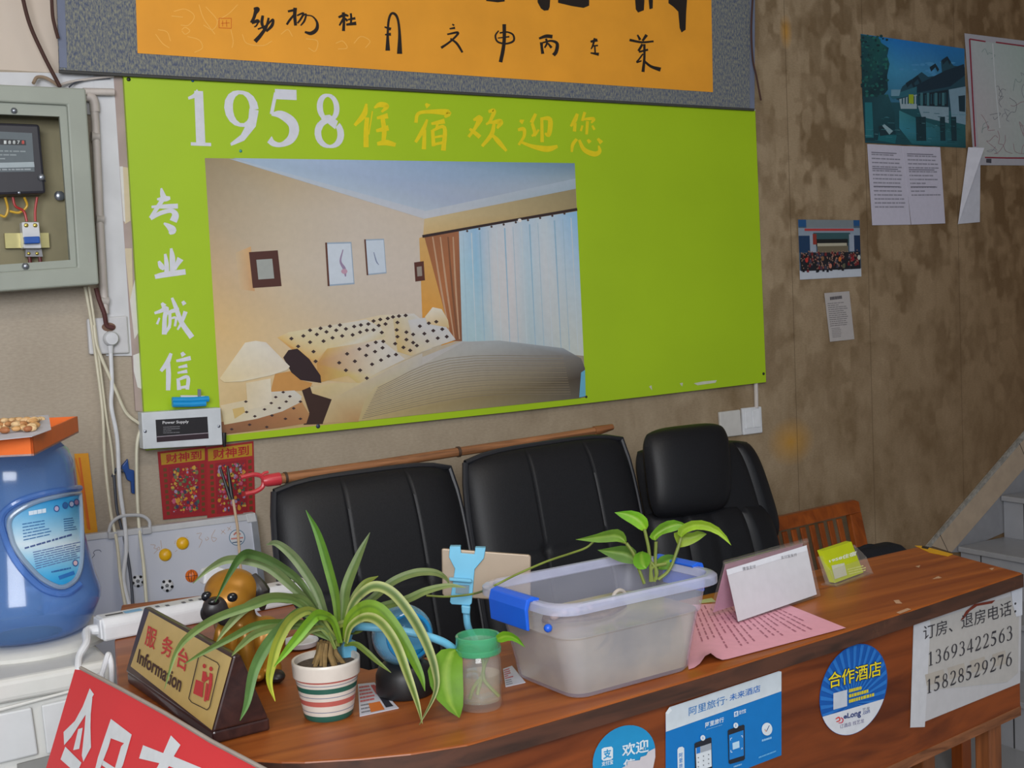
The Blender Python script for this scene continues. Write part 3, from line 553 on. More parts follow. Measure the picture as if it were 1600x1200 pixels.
b.poly(m, [(664, 495), (676, 480), (690, 483), (700, 500), (702, 512), (668, 506)], [(222, 210, 180), (226, 220, 206), (222, 214, 200), (210, 190, 150), (206, 180, 130), (214, 190, 150)], 7)
b.build('bedroom_print', PRINT, sg, smooth=False)
for (px, py, c, r) in ((201, 124, (40, 46, 30), .005), (301, 126, (30, 90, 150), .004), (384, 125, (40, 40, 30), .005), (741, 147, (40, 50, 30), .004), (376, 236, (70, 150, 150), .004), (497, 666, (60, 70, 90), .006), (1193, 584, (44, 50, 34), .005), (916, 620, (40, 46, 50), .004)):
    MB().ball(m(px, py, 2), (r, .003, r), 10, 6).build('nail', M('nail_%d' % px, c, .4, .3), sg)
# flaked paint along the bottom edge of the sign
b = MB()
for q in ([(1014, 604), (1018, 602), (1019, 610)], [(1062, 599), (1067, 598), (1066, 604)], [(1084, 599), (1098, 596), (1120, 594), (1118, 598), (1090, 602)]): b.poly(m, q, (196, 200, 180), 2)
b.build('paint_flake', MATTE, sg, smooth=False)

# meter cabinet
GREY = M('grey_enamel', (150, 156, 146), .5, var=.08, scale=8)
DB = .115
fm = wall_map(DB)
cab = thing('meter_cabinet', W(40, 450, .06), 'grey metal electricity cabinet with its door missing, left of the green sign', 'cabinet')
def ring(outer, inner, d0, d1):
    b = MB(); o0 = [W(*q, d0) for q in outer]; i0 = [W(*q, d0) for q in inner]; dv = V((0, d0-d1, 0)); n = len(outer)
    vs = o0+i0+[p+dv for p in o0]+[p+dv for p in i0]
    fs = []
    for k in range(n):
        j = (k+1) % n
        fs += [(k, j, n+j, n+k), (2*n+k, 3*n+k, 3*n+j, 2*n+j), (k, 2*n+k, 2*n+j, j), (n+k, n+j, 3*n+j, 3*n+k)]
    return b.add(vs, fs)
O = [(-210, 122), (134, 138), (155, 444), (-196, 470)]
ring(O, [(-178, 150), (105, 164), (121, 417), (-166, 436)], DB, .0).build('housing', GREY, cab, smooth=False, bevel=.004)
ring([(-178, 150), (105, 164), (121, 417), (-166, 436)], [(-160, 172), (93, 182), (96, 196), (109, 404), (-150, 420)][0:2]+[(110, 406), (-150, 424)], DB-.010, DB-.022).build('inner_lip', GREY, cab, smooth=False)
MB().prism([W(*q, .02) for q in ((-190, 142), (128, 150), (146, 428), (-180, 450))], (0, .012, 0)).build('back_plate', M('olive_plate', (134, 126, 96), .6, var=.1, scale=10), cab, smooth=False)
for q, r in (((93, 306), .012), ((40, 416), .008), ((22, 173), .007)):
    MB().ball(W(*q, .035 if q[1] == 306 else DB-.008), (r, .006, r), 12, 6).build('bolt', M('steel', (150, 156, 166), .3, .8), cab)
MB().box(W(42, 376, .03), (.095, .012, .034)).build('mounting_rail', M('brass_rail', (196, 186, 130), .3, .7), cab, smooth=False)
met = thing('electricity_meter', W(20, 300, .04), 'black electricity meter inside the grey wall cabinet', 'electricity meter')
mm = wall_map(.085)
MB().prism([W(*q, .085) for q in ((-90, 188), (62, 194), (72, 302), (-84, 308))], (0, .06, 0)).build('housing', M('black_bakelite', (44, 44, 52), .4), met, smooth=False, bevel=.006)
b = MB(); b.poly(mm, [(-70, 202), (50, 208), (54, 268), (-66, 270)], (92, 102, 108), 1); b.poly(mm, [(-68, 256), (53, 253), (54, 261), (-67, 264)], (160, 172, 178), 2); b.poly(mm, [(0, 217), (40, 219), (41, 227), (0, 226)], (46, 48, 52), 2)
for i, ch in enumerate('18878'):
    x = 6+i*7; b.text(mm, ch, [(x, 219.5), (x+4, 219.6), (x+4, 225), (x, 225)], (200, 206, 206) if i < 4 else (206, 80, 70), 3, .02)
dashes(b, mm, [(-40, 232), (48, 234), (50, 251), (-38, 251)], 3, (140, 150, 154), 3, seed=3, h=.35); dashes(b, mm, [(-40, 263), (50, 262), (51, 267), (-38, 268)], 1, (150, 158, 164), 3, seed=5)
b.build('dial_plate', PRINT, met, smooth=False)
MB().prism([W(*q, .08) for q in ((-84, 284), (71, 281), (72, 284), (-84, 287))], (0, .002, 0)).build('cover_seam', M('seam', (22, 22, 26), .6), met, smooth=False)
MB().ball(W(65, 277, .088), (.008, .005, .008), 12, 6).build('seal_screw', M('steel', (150, 156, 166), .3, .8), met)
MB().ball(W(30, 301, .088), (.004, .003, .004), 8, 6).build('seal_screw', M('steel', (150, 156, 166), .3, .8), met)
cbk = thing('circuit_breaker', W(50, 400, .05), 'small white circuit breaker with a blue toggle on the brass rail', 'circuit breaker')
MB().prism([W(*q, .07) for q in ((34, 347), (61, 347), (65, 388), (37, 388))], (0, .034, 0)).build('body', M('white_plastic', (206, 208, 212), .4), cbk, smooth=False, bevel=.002)
MB().prism([W(*q, .052) for q in ((40, 389), (65, 389), (67, 401), (40, 401))], (0, .016, 0)).build('terminal_block', M('grey_plastic', (140, 140, 144), .5), cbk, smooth=False)
MB().prism([W(*q, .084) for q in ((37, 370), (62, 369), (63, 380), (38, 381))], (0, .013, 0)).build('toggle', M('blue_toggle', (30, 84, 168), .35), cbk, smooth=False, bevel=.002)
for q in ((41, 352), (55, 352)): MB().ball(W(*q, .071), (.005, .003, .005), 10, 6).build('screw', M('brass', (200, 180, 90), .3, .8), cbk)
for q in ((45, 396), (58, 396)): MB().ball(W(*q, .053), (.004, .003, .004), 10, 6).build('screw', M('brass', (200, 180, 90), .3, .8), cbk)
def wire(name, pts, r, mat, label, group=None, n=7, cat='cable', sm=8):
    return tag(MB().tube(pts, r, n, smooth=sm).build(name, mat), label, cat, group)
RED = M('red_wire', (170, 40, 40), .4); YEL = M('yellow_wire', (206, 164, 40), .4)
CRM = M('cream_cable', (206, 200, 178), .5); WHT = M('white_cable', (210, 212, 216), .45); DGR = M('dark_cable', (70, 74, 84), .5); BRN = M('brown_cord', (70, 44, 38), .8, bump=.6, scale=220)
wire('wire', [W(0, 336, .05), W(8, 338, .05), W(12, 326, .05), W(8, 308, .055)], .0028, YEL, 'yellow wire looping below the black meter at the photo edge')
wire('wire', [W(38, 308, .055), W(42, 322, .05), W(30, 332, .05), W(15, 330, .05)], .0028, YEL, 'yellow wire running from the meter above the white breaker')
wire('wire', [W(20, 308, .055), W(24, 322, .055), W(37, 330, .055), W(42, 346, .055)], .0028, RED, 'red wire curving into the left terminal of the breaker')
wire('wire', [W(58, 308, .055), W(55, 328, .055), W(55, 346, .055)], .0028, RED, 'red wire going straight down into the right terminal of the breaker')
wire('wire', [W(46, 401, .045), W(47, 412, .045), W(46, 424, .045)], .004, M('dark_red_wire', (96, 30, 36), .5), 'dark red wire leaving the left bottom terminal of the breaker')
wire('wire', [W(62, 401, .045), W(63, 412, .045), W(60, 424, .045)], .004, M('dark_red_wire', (96, 30, 36), .5), 'dark red wire leaving the right bottom terminal of the breaker')
# conduit pipe
PVC = M('pvc_pipe', (196, 188, 182), .5, var=.06)
cdt = thing('conduit_pipe', W(160, 480, .02), 'grimy white conduit pipe running down between cabinet and sign', 'pipe')
MB().tube([W(146, 158, .02), W(149, 190, .02), W(156, 350, .02), W(164, 490, .02)], .0095, 12).build('pipe', PVC, cdt)
MB().tube([W(135, 151, .02), W(143, 153, .02), W(147, 160, .02), W(148.5, 175, .02)], .0115, 12, smooth=5).build('elbow', PVC, cdt)
for y in (213, 342, 470):
    x = 145+ (y-150)*.056; MB().tube([W(x-6, y, .02), W(x+6, y+1, .02)], .012, 12).build('clip', M('pipe_clip', (176, 170, 164), .5), cdt)
tag(MB().tube([W(130, 143, .02), W(178, 144, .02)], .0085, 12).build('conduit_pipe', PVC), 'short white conduit pipe running level beside the cabinet top', 'pipe')
wire('cable', [W(92, 134, .03), W(110, 128, .02), W(150, 122, .015), W(178, 119, .015)], .003, PVC, 'pale cable running from the cabinet top to the mauve plank')
wire('cable', [W(108, 136, .03), W(118, 129, .02), W(140, 124, .015), W(172, 122, .012)], .002, DGR, 'thin grey cable beside the pale one above the cabinet')
wire('cable', [W(52, 130, .04), W(58, 121, .03), W(72, 122, .03), W(92, 134, .05)], .004, M('brown_cable', (150, 130, 110), .6), 'brown cable bent in a loop on top of the cabinet')
wire('cord', [W(28, -40, .05), W(44, 30, .05), W(66, 82, .05), W(94, 136, .06)], .0045, BRN, 'brown twisted cord hanging slantwise down to the cabinet top', cat='cord')
wire('cord', [W(80, -30, .045), W(82, 20, .045), W(86, 42, .045), W(91, 60, .045)], .004, BRN, 'dark cord dangling at the left edge of the scroll', cat='cord')
wire('cord', [W(1178, -30, .05), W(1174, 40, .05), W(1176, 90, .05), W(1182, 120, .05), W(1189, 157, .05)], .003, BRN, 'dark cord dangling at the right edge of the scroll', cat='cord')
# socket with plug
so = thing('wall_socket', W(170, 550, .012), 'grimy white wall socket below the meter cabinet', 'socket')
MB().prism([W(*q, .016) for q in ((136, 498), (199, 493), (203, 552), (140, 554))], (0, .015, 0)).build('plate', M('aged_white_plastic', (200, 200, 202), .45, var=.05), so, smooth=False, bevel=.004)
MB().prism([W(170+11*cos(a), 511+7*sin(a), .0168) for a in (2*PI*i/18 for i in range(18))], (0, .0007, 0)).build('burn_mark', M('burn_mark', (120, 92, 76), .8, var=.25, scale=80), so, smooth=False)
wire('cord', [W(150, 450, .03), W(155, 468, .03), W(163, 490, .03), W(167, 508, .022), W(178, 512, .024)], .0055, M('dark_red_cord', (84, 46, 44), .7, bump=.6, scale=200), 'dark red twisted cord entering the top hole of the socket', cat='cord')
pl = thing('power_plug', W(172, 545, .03), 'round white plug with its cable in the wall socket', 'plug')
R90 = Matrix.Rotation(PI/2, 3, 'X')
MB().lathe([(.0, .0), (.017, .0), (.018, .004), (.0175, .016), (.014, .021), (0, .022)], W(172, 529, .016), 24, R90).build('body', M('white_plastic', (206, 208, 212), .4), pl, ang=50)
MB().tube([W(172, 540, .027), W(173, 552, .027)], [.008, .0055], 10).build('strain_relief', M('white_plastic', (206, 208, 212), .4), pl)
MB().tube([W(173, 550, .027), W(175, 600, .03), W(174, 635, .03), W(183, 685, .03), W(187, 760, .035), W(195, 820, .05), W(197, 860, .07), W(193, 905, .10), W(203, 950, .13)], .005, 9, smooth=8).build('cord', WHT, pl)
wire('cable', [W(133, 448, .03), W(142, 500, .025), W(150, 560, .02), W(160, 640, .02), W(164, 720, .02), W(173, 800, .04), W(183, 850, .07), W(188, 900, .1), W(196, 948, .13)], .0038, CRM, 'cream cable falling from the cabinet, leftmost of the cables by the sign')
wire('cable', [W(139, 448, .034), W(147, 500, .03), W(156, 570, .02), W(166, 650, .015), W(174, 700, .015), W(178, 742, .015)], .003, CRM, 'thin cream cable ending by the blue wall hook')
wire('cable', [W(147, 508, .03), W(153, 545, .03), W(180, 608, .03), W(197, 645, .03), W(219, 663, .03)], .004, CRM, 'cream cable slanting from the socket into the power supply')
wire('cable', [W(221, 667, .03), W(214, 695, .03), W(214, 760, .03), W(217, 820, .045), W(224, 880, .09), W(229, 945, .13)], .004, M('ivory_cable', (216, 212, 190), .5), 'ivory cable hanging from the left side of the power supply')
wire('cable', [W(178, 742, .015), W(182, 790, .02), W(186, 810, .03), W(196, 850, .06), W(204, 900, .1), W(208, 948, .13)], .0036, DGR, 'dark grey cable hanging below the blue wall hook')
hk = thing('wall_hook', W(203, 745, .01), 'blue plastic hook hanging on the wall beside the cables', 'hook')
MB().prism([W(*q, .014) for q in ((191, 728), (200, 717), (202, 733), (210, 735), (211, 772), (206, 771), (205, 753), (199, 750), (195, 738), (190, 737))], (0, .012, 0)).build('hook_body', M('blue_plastic', (28, 72, 142), .4), hk, smooth=False, bevel=.002)
MB().tube([W(176, 745, .012), W(182, 733, .016), W(192, 736, .016)], .004, 8, smooth=4).build('tie', DGR, hk)
# power supply box
ps = thing('power_supply', W(285, 700, .03), 'white power supply box with a black label at the sign corner', 'power supply')
PSD = .062
MB().prism([W(*q, PSD) for q in ((221, 645), (345, 637), (348, 695), (224, 702))], (0, .038, 0)).build('housing', M('white_enamel', (202, 208, 214), .4), ps, smooth=False, bevel=.002)
b = MB(); qm = wall_map(PSD); b.poly(qm, [(243, 656), (324, 651), (326, 685), (245, 691)], (26, 24, 30), 1)
b.text(qm, 'Power Supply', [(254, 658), (295, 656.5), (295, 662), (254, 664)], (206, 206, 210), 2, .02); b.poly(qm, [(245, 682), (325.5, 676), (325.6, 677), (245, 683)], (170, 160, 170), 2); b.poly(qm, [(245, 683), (325.6, 677.2), (326, 685), (245, 691)], (44, 26, 36), 2)
dashes(b, qm, [(255, 666), (281, 665), (281, 677), (255, 678)], 4, (130, 130, 136), 3, seed=7, h=.3, lo=.06, hi=.3)
b.build('label', PRINT, ps, smooth=False)
for q in ((227, 674), (342, 666)): MB().ball(W(*q, PSD), (.004, .002, .004), 10, 6).build('screw', M('steel', (150, 156, 166), .3, .8), ps)
MB().tube([W(350, 676, .05), W(350, 690, .05), W(351, 698, .05)], [.006, .006, .003], 8).build('output_plug', M('black_rubber', (26, 26, 28), .5), ps)
bc = thing('cable_bundle', W(297, 640, .04), 'blue folded cable with a white connector lying on the power supply', 'cable')
q0 = W(268, 629, .048); q1 = W(326, 627, .048)
for k, (dz, r) in enumerate(((0.006, .0075), (-.004, .0075))): MB().tube([q0+V((.002, 0, dz)), (q0+q1)/2+V((0, 0, dz-.001)), q1+V((-.008*k, 0, dz))], r, 10).build('cord', M('sky_blue_plastic', (28, 150, 214), .35), bc)
MB().tube([W(282, 620, .046), W(305, 620, .046), W(320, 621, .046)], .004, 8).build('connector_cable', WHT, bc)
MB().prism([W(*q, .05) for q in ((309, 608), (314, 608), (314, 620), (309, 620))], (0, .003, 0)).build('connector', M('steel', (150, 156, 166), .3, .8), bc, smooth=False)
# yellow paper strip
ys = slab('paper_packet', wall_map(.006), [(116, 709), (138, 708), (153, 834), (131, 838)], (214, 146, 20), 'yellow paper packet hanging on the wall behind the water bottle', 'paper')
b = MB(); ym = wall_map(.006); b.stroke(ym, [(124, 715, 3), (140, 828, 3)], (206, 96, 20), 1, 3); b.stroke(ym, [(118, 716, 2), (128, 760, 3), (137, 826, 2)], (206, 110, 20), 1.5, 3)
b.build('print', PRINT, ys, smooth=False)
# two red posters
def poster(quad, seed, label, fade):
    pmm = wall_map(.004+.001*(seed % 2))
    t = slab('red_poster', pmm, quad, (150, 22, 30) if not fade else (158, 30, 34), label, 'poster', 'red fortune posters under the power supply')
    b = MB(); rnd = random.Random(seed); g = lambda u, v: bil(quad, u, v)
    b.poly(pmm, [g(.06, .03), g(.97, .03), g(.97, .2), g(.06, .2)], (176, 132, 24), 1)
    b.text(pmm, '财神到', [g(.16, .05), g(.9, .05), g(.9, .185), g(.16, .185)], (160, 24, 26), 2, .02)
    for k in range(9):
        for u in (.09, .88): 
            v = .25+k*.08; b.poly(pmm, [g(u, v), g(u+.07, v), g(u+.07, v+.05), g(u, v+.05)], (96, 60, 20), 1)
    b.poly(pmm, [g(.2, .24), g(.84, .24), g(.84, .95), g(.2, .95)], (140, 20, 34), 1)
    # plain ornament: rosettes and coin shapes
    for k in range(190):
        u, v = rnd.uniform(.24, .8), rnd.uniform(.28, .92); c = rnd.choice([(176, 40, 40), (190, 130, 40), (110, 110, 70), (150, 130, 160), (180, 80, 110), (60, 90, 70), (190, 150, 60), (140, 30, 50), (60, 50, 80)])
        p = g(u, v); r = rnd.uniform(.7, 3.); b.disc(pmm, p, r, r*rnd.uniform(.6, 1.6), c, 2+k % 4, 8)
    b.stroke(pmm, [(*g(.0, .004), 1), (*g(1, .004), 1)], (170, 60, 50), 2, 2)
    b.build('print', PRINT, t, smooth=False)
poster([(246, 706), (322, 697), (324, 805), (255, 812)], 3, 'left one of the two red fortune posters under the power supply', 0)
poster([(320, 699), (396, 689), (399, 803), (324, 810)], 6, 'right one of the two red fortune posters, behind the pole fork', 1)
# light switches
def plate(quad, label, rockers, col=(214, 216, 220)):
    t = thing('light_switch', W(*quad[2], .01), label, 'switch', 'switch plates right of the sign')
    MB().prism([W(*q, .012) for q in quad], (0, .011, 0)).build('plate', M('switch_plastic_%d' % len(rockers), col, .4), t, smooth=False, bevel=.003)
    for r in rockers: MB().prism([W(*q, .015) for q in r], (0, .004, 0)).build('rocker', M('rocker_plastic', (222, 224, 228), .35), t, smooth=False, bevel=.0012)
plate([(1124.5, 644), (1157, 640), (1160, 680), (1127, 684)], 'blank white switch plate, left of the pair under the sign', [], (200, 198, 194))
plate([(1160, 638), (1190, 635), (1192, 676), (1162, 680)], 'white light switch with two rockers, right of the pair under the sign', [[(1164, 643), (1174, 642), (1176, 668), (1166, 670)], [(1176, 642), (1187, 640.5), (1189, 667), (1178, 668)]])
tag(MB().tube([W(1181, 598, .01), W(1182, 637, .01)], .007, 10).build('conduit_pipe', PVC), 'short white conduit pipe between the sign and the light switch', 'pipe')

# papers on the right wall
t = slab('landscape_poster', wall_map(.003), [(1345, 53), (1507, 76), (1509, 231), (1352, 223)], (40, 96, 116), 'blue-green poster of old canal houses on the brown wall', 'poster')
b = MB(); m = wall_map(.003); z7 = lambda *p: cp(1200, 0, .25, p)
b.grid(m, [(1345, 53), (1507, 76), (1508, 160), (1348, 160)], [[(20, 110, 150), (24, 116, 190), (26, 112, 180), (30, 110, 170)], [(40, 120, 150), (60, 140, 180), (60, 130, 170), (40, 110, 150)], [(30, 90, 110), (50, 110, 140), (50, 100, 130), (40, 90, 110)]], 1)
b.poly(m, [(1348, 160), (1508, 160), (1509, 231), (1352, 223)], [(20, 70, 84), (40, 100, 110), (20, 80, 84), (20, 70, 84)], 1)
b.poly(m, z7((580, 215), (690, 235), (710, 270), (755, 300), (745, 350), (760, 400), (745, 470), (750, 560), (710, 610), (590, 620)), [(16, 70, 80), (20, 84, 84), (20, 90, 88), (16, 60, 70), (20, 76, 84), (20, 80, 80), (12, 50, 60), (14, 56, 64), (14, 44, 56), (10, 50, 58)], 2)
b.poly(m, z7((590, 600), (750, 590), (790, 700), (800, 880), (610, 880)), [(18, 60, 70), (30, 80, 90), (20, 70, 80), (10, 46, 60), (14, 60, 70)], 2)
b.poly(m, z7((840, 540), (960, 450), (1000, 480), (1090, 470), (1080, 380), (1120, 365), (1160, 410), (1230, 420), (1236, 700), (940, 680), (800, 620)), [(30, 70, 86)]*11, 2)
b.poly(m, z7((910, 540), (1110, 440), (1225, 400), (1232, 470), (1140, 540), (930, 580)), (18, 44, 60), 3)
b.poly(m, z7((760, 600), (930, 540), (930, 590), (780, 620)), (40, 100, 116), 3); b.poly(m, z7((820, 620), (930, 590), (930, 680), (830, 680)), (150, 170, 180), 3); b.poly(m, z7((1130, 560), (1236, 540), (1236, 780), (1150, 760)), (120, 150, 168), 3); b.poly(m, z7((1190, 600), (1232, 595), (1232, 700), (1195, 695)), (20, 50, 64), 4)
b.poly(m, z7((935, 660), (1130, 670), (1130, 770), (960, 730)), (130, 156, 170), 4); b.poly(m, z7((940, 590), (1125, 560), (1125, 665), (945, 660)), (16, 38, 50), 4)
b.poly(m, z7((880, 590), (910, 590), (910, 650), (880, 645)), (150, 170, 40), 5)
for x in (960, 1000, 1050, 1095): b.stroke(m, z7((x, 580, 4), (x, 660, 4)), (60, 110, 120), 5, 2)
b.poly(m, z7((820, 690), (930, 740), (1090, 800), (1230, 860), (1238, 920), (900, 900), (820, 800)), [(60, 130, 140), (40, 110, 120), (40, 100, 110), (20, 84, 90), (16, 70, 76), (30, 100, 110), (50, 130, 150)], 3)
for x in (970, 1090, 940, 1160): b.stroke(m, z7((x, 730, 8), (x+4, 880, 8)), (14, 50, 60), 5, 2)
b.poly(m, z7((605, 640), (650, 640), (660, 860), (610, 860)), (30, 110, 120), 3); b.poly(m, z7((690, 790), (740, 780), (780, 840), (700, 850)), (20, 50, 60), 4); b.stroke(m, z7((720, 780, 4), (770, 830, 8)), (140, 170, 180), 5, 2); b.stroke(m, z7((690, 850, 14), (800, 870, 14)), (20, 100, 110), 4, 2)
b.poly(m, z7((770, 560), (830, 560), (820, 600), (770, 600)), (110, 150, 170), 3)
rnd = random.Random(21)
for i in range(120):                              # leaves of the printed tree
    x, y = rnd.uniform(585, 745), rnd.uniform(222, 600)
    p = z7((x, y))[0]; b.disc(m, p, rnd.uniform(1, 3.2), rnd.uniform(1, 2.6), rnd.choice([(14, 62, 66), (22, 90, 86), (30, 104, 96), (12, 48, 56), (26, 82, 78)]), 2.4, 7)
for i in range(60):                               # printed ripples and bank
    x, y = rnd.uniform(620, 1220), rnd.uniform(700, 890); p = z7((x, y))[0]; w_ = rnd.uniform(1.5, 6)
    b.stroke(m, [(p[0]-w_, p[1], .8), (p[0]+w_, p[1]+.4, .8)], rnd.choice([(20, 66, 76), (60, 120, 132), (34, 96, 104), (90, 140, 150)]), 5, 2)
for x0, y0 in ((860, 520), (900, 495), (1010, 420), (1085, 375)):
    b.poly(m, z7((x0, y0), (x0+36, y0-24), (x0+60, y0+14), (x0+50, y0+30), (x0+36, y0), (x0+10, y0+28)), (16, 42, 56), 3.5)
for i in range(14): b.disc(m, z7((rnd.uniform(770, 1150), rnd.uniform(380, 470)))[0], rnd.uniform(3, 8), rnd.uniform(1, 2.4), (70, 140, 186), 1.5, 10)
for x in range(840, 1120, 18): b.stroke(m, z7((x, 610-.12*(x-840), 2), (x, 650, 2)), (30, 76, 90), 4.4, 2)
b.build('print', MATTE, t, smooth=False)
t = slab('map_sheet', wall_map(.004), [(1507, 52), (1690, 75), (1690, 259), (1522, 258)], (172, 170, 178), 'pale wall map with a red border at the right photo edge', 'map')
b = MB(); m = wall_map(.004)
b.grid(m, [(1517, 62), (1688, 84), (1688, 245), (1530, 246)], [[(176, 182, 184), (166, 182, 176), (176, 178, 184)], [(182, 178, 182), (176, 186, 182), (170, 174, 172)], [(178, 180, 178), (170, 180, 176), (168, 176, 176)]], 1)
for q in (((1515, 61), (1540, 65)), ((1556, 66), (1688, 84)), ((1515, 61), (1524, 229)), ((1539, 246), (1595, 247), (1688, 246))): b.stroke(m, [(*p, 2.2) for p in q], (140, 40, 60), 2, 3)
rnd = random.Random(8)
for i in range(30):
    x, y = rnd.uniform(1522, 1670), rnd.uniform(70, 235); pts = []
    for k in range(6): pts.append((min(max(x, 1520+.07*y), 1685), min(max(y, 72), 240), .7)); x += rnd.uniform(-9, 11); y += rnd.uniform(-6, 14)
    b.stroke(m, pts, rnd.choice([(130, 130, 140), (150, 110, 120), (120, 140, 140), (110, 110, 120)]), 2, 3)
b.stroke(m, [(1551, 68, 2), (1555, 130, 2), (1562, 200, 2)], (196, 200, 202), 3, 3)
b.poly(m, [(1541, 248), (1549, 248), (1549, 255), (1541, 254)], (70, 70, 80), 2); b.build('print', PRINT, t, smooth=False)
def sheet2(quad, seed, label, rows):
    mm_ = wall_map(.0035+.0006*seed); t = slab('printed_sheet', mm_, quad, (196, 192, 208), label, 'paper', 'printed sheets under the canal poster')
    b = MB(); g = lambda u, v: bil(quad, u, v)
    dashes(b, mm_, [g(.1, .1), g(.92, .1), g(.92, .1+.7*rows/14), g(.1, .1+.7*rows/14)], rows, (140, 138, 152), 1, seed=seed, h=.32, lo=.04, hi=.16)
    for v in (.1, .3, .52): b.stroke(mm_, [(*g(.1, v), 1.3), (*g(.8, v), 1.3)], (110, 108, 122), 2, 2)
    b.build('print', PRINT, t, smooth=False)
sheet2([(1355, 225), (1411, 228), (1423, 351), (1363, 352)], 1, 'left one of the two printed white sheets under the canal poster', 14)
sheet2([(1410, 228), (1469, 230), (1477, 349), (1424, 351)], 2, 'right one of the two printed white sheets under the canal poster', 11)
t = thing('folded_sheet', W(1515, 300, .004), 'blank white sheet folded to a point under the map', 'paper')
MB().prism([W(*q, .005) for q in ((1522, 238), (1532, 232), (1531, 347), (1497, 350))], (0, .0008, 0)).build('sheet', M('white_paper', (196, 196, 206), .7), t, smooth=False)
MB().prism([W(1513, 230, .006), W(1538, 231, .040), W(1497, 351, .007)], (0, .0008, 0)).build('folded_flap', M('white_paper', (196, 196, 206), .7), t, smooth=False)
GQ = [(1247, 343), (1343, 344), (1346, 432), (1250, 437)]
t = slab('group_photograph', wall_map(.003), GQ, (190, 196, 206), 'colour photograph of a crowd before a building, pinned on the brown wall', 'photograph')
b = MB(); m = wall_map(.003); g = lambda u, v: bil(GQ, u, v); R4 = lambda a, c, e, f: [g(a, c), g(e, c), g(e, f), g(a, f)]
b.poly(m, R4(0, 0, 1, .85), (70, 92, 112), 1); b.poly(m, R4(0, 0, .13, .12), (30, 80, 130), 2); b.poly(m, R4(.9, 0, 1, .1), (30, 80, 130), 2); b.poly(m, R4(.13, .0, .9, .14), (120, 130, 136), 2); b.poly(m, R4(0, .14, 1, .27), (136, 150, 166), 2); b.poly(m, R4(.1, .15, .9, .19), (176, 60, 60), 3)
b.poly(m, R4(0, .27, .18, .55), (24, 56, 90), 2); b.poly(m, R4(.18, .25, .28, .55), (150, 160, 176), 3); b.poly(m, R4(.82, .25, .9, .55), (150, 160, 176), 3); b.poly(m, R4(.9, .27, 1, .6), (24, 48, 80), 2); b.poly(m, R4(.24, .22, .84, .4), (50, 84, 90), 2); b.poly(m, R4(.28, .33, .8, .45), (24, 26, 28), 3); b.poly(m, R4(.3, .4, .78, .45), (176, 170, 150), 4); b.poly(m, R4(.3, .45, .8, .56), (110, 100, 80), 3); b.poly(m, R4(.23, .24, .29, .42), (140, 50, 40), 4)
b.poly(m, R4(.02, .56, .99, .86), (26, 26, 34), 4); rnd = random.Random(5)
for i in range(150):
    u, v = rnd.uniform(.03, .97), rnd.uniform(.53, .83); p = g(u, v); b.disc(m, p, .9, 1.1, (150, 116, 100), 5, 6)
    b.poly(m, [(p[0]-1.6, p[1]+1.2), (p[0]+1.6, p[1]+1.2), (p[0]+1.8, p[1]+6), (p[0]-1.8, p[1]+6)], rnd.choice([(20, 20, 26), (26, 28, 40), (30, 24, 28), (110, 30, 34), (20, 20, 24), (60, 60, 80)]), 4.5)
for u, v, c in ((.12, .68, (190, 50, 40)), (.66, .68, (200, 110, 50)), (.38, .66, (130, 90, 60)), (.87, .68, (140, 30, 40)), (.97, .66, (190, 190, 180)), (.72, .8, (90, 90, 70)), (.5, .79, (190, 120, 100))): b.disc(m, g(u, v), 2.4, 4, c, 6, 8)
b.build('print', PRINT, t, smooth=False)
RQ = [(1288, 458), (1327, 455), (1335, 530), (1297, 534)]
t = slab('receipt', wall_map(.004), RQ, (178, 172, 170), 'small printed receipt slip below the crowd photograph', 'paper')
b = MB(); m = wall_map(.004); g = lambda u, v: bil(RQ, u, v)
dashes(b, m, [g(.08, .2), g(.95, .2), g(.95, .7), g(.08, .7)], 12, (110, 106, 108), 1, seed=2, h=.3, lo=.06, hi=.2, fill=.75); dashes(b, m, [g(.12, .72), g(.5, .72), g(.5, .93), g(.12, .93)], 6, (120, 116, 118), 1, seed=4, h=.3, lo=.1, hi=.3)
dashes(b, m, [g(.2, .08), g(.7, .07), g(.7, .15), g(.2, .16)], 1, (90, 86, 90), 1, seed=4, h=.8, lo=.1, hi=.18); b.build('print', PRINT, t, smooth=False)
# ================================================================== behind the counter
S.cycles.transparent_max_bounces = 24
def ruled(P, Q): return lambda u: tuple(P[k]+(Q[k]-P[k])*u for k in range(2))
# whiteboard leaning on the wall
wbm = tri_map(W(135, 838, .05), W(395, 805, .05), W(411, 935, .09))
wb = thing('whiteboard', wbm(270, 1000), 'white magnetic board leaning on the wall behind the dog figurine', 'whiteboard')
wq = [(60, 848), (395, 805), (424, 1040), (80, 1090)]
MB().prism([wbm(*q) for q in wq], (0, .012, .0)).build('board', M('board_enamel', (190, 194, 206), .3, var=.03, scale=4), wb, smooth=False)
ALU = M('aluminium', (150, 154, 162), .4, .6)
b = MB(); b.prism([wbm(*q, 6) for q in ((392, 806), (401, 804), (430, 1040), (420, 1041))], (0, .018, 0)); b.build('right_edge', ALU, wb, smooth=False)
b = MB(); b.prism([wbm(*q, 8) for q in ((60, 845), (398, 802), (399, 812), (60, 855))], (0, .02, 0)); b.build('top_edge', M('white_frame', (186, 188, 192), .4), wb, smooth=False, bevel=.002)
MB().prism([wbm(*q, 10) for q in ((384, 803), (399, 801), (402, 815), (387, 817))], (0, .024, 0)).build('corner_cap', M('white_frame', (186, 188, 192), .4), wb, smooth=False, bevel=.002)
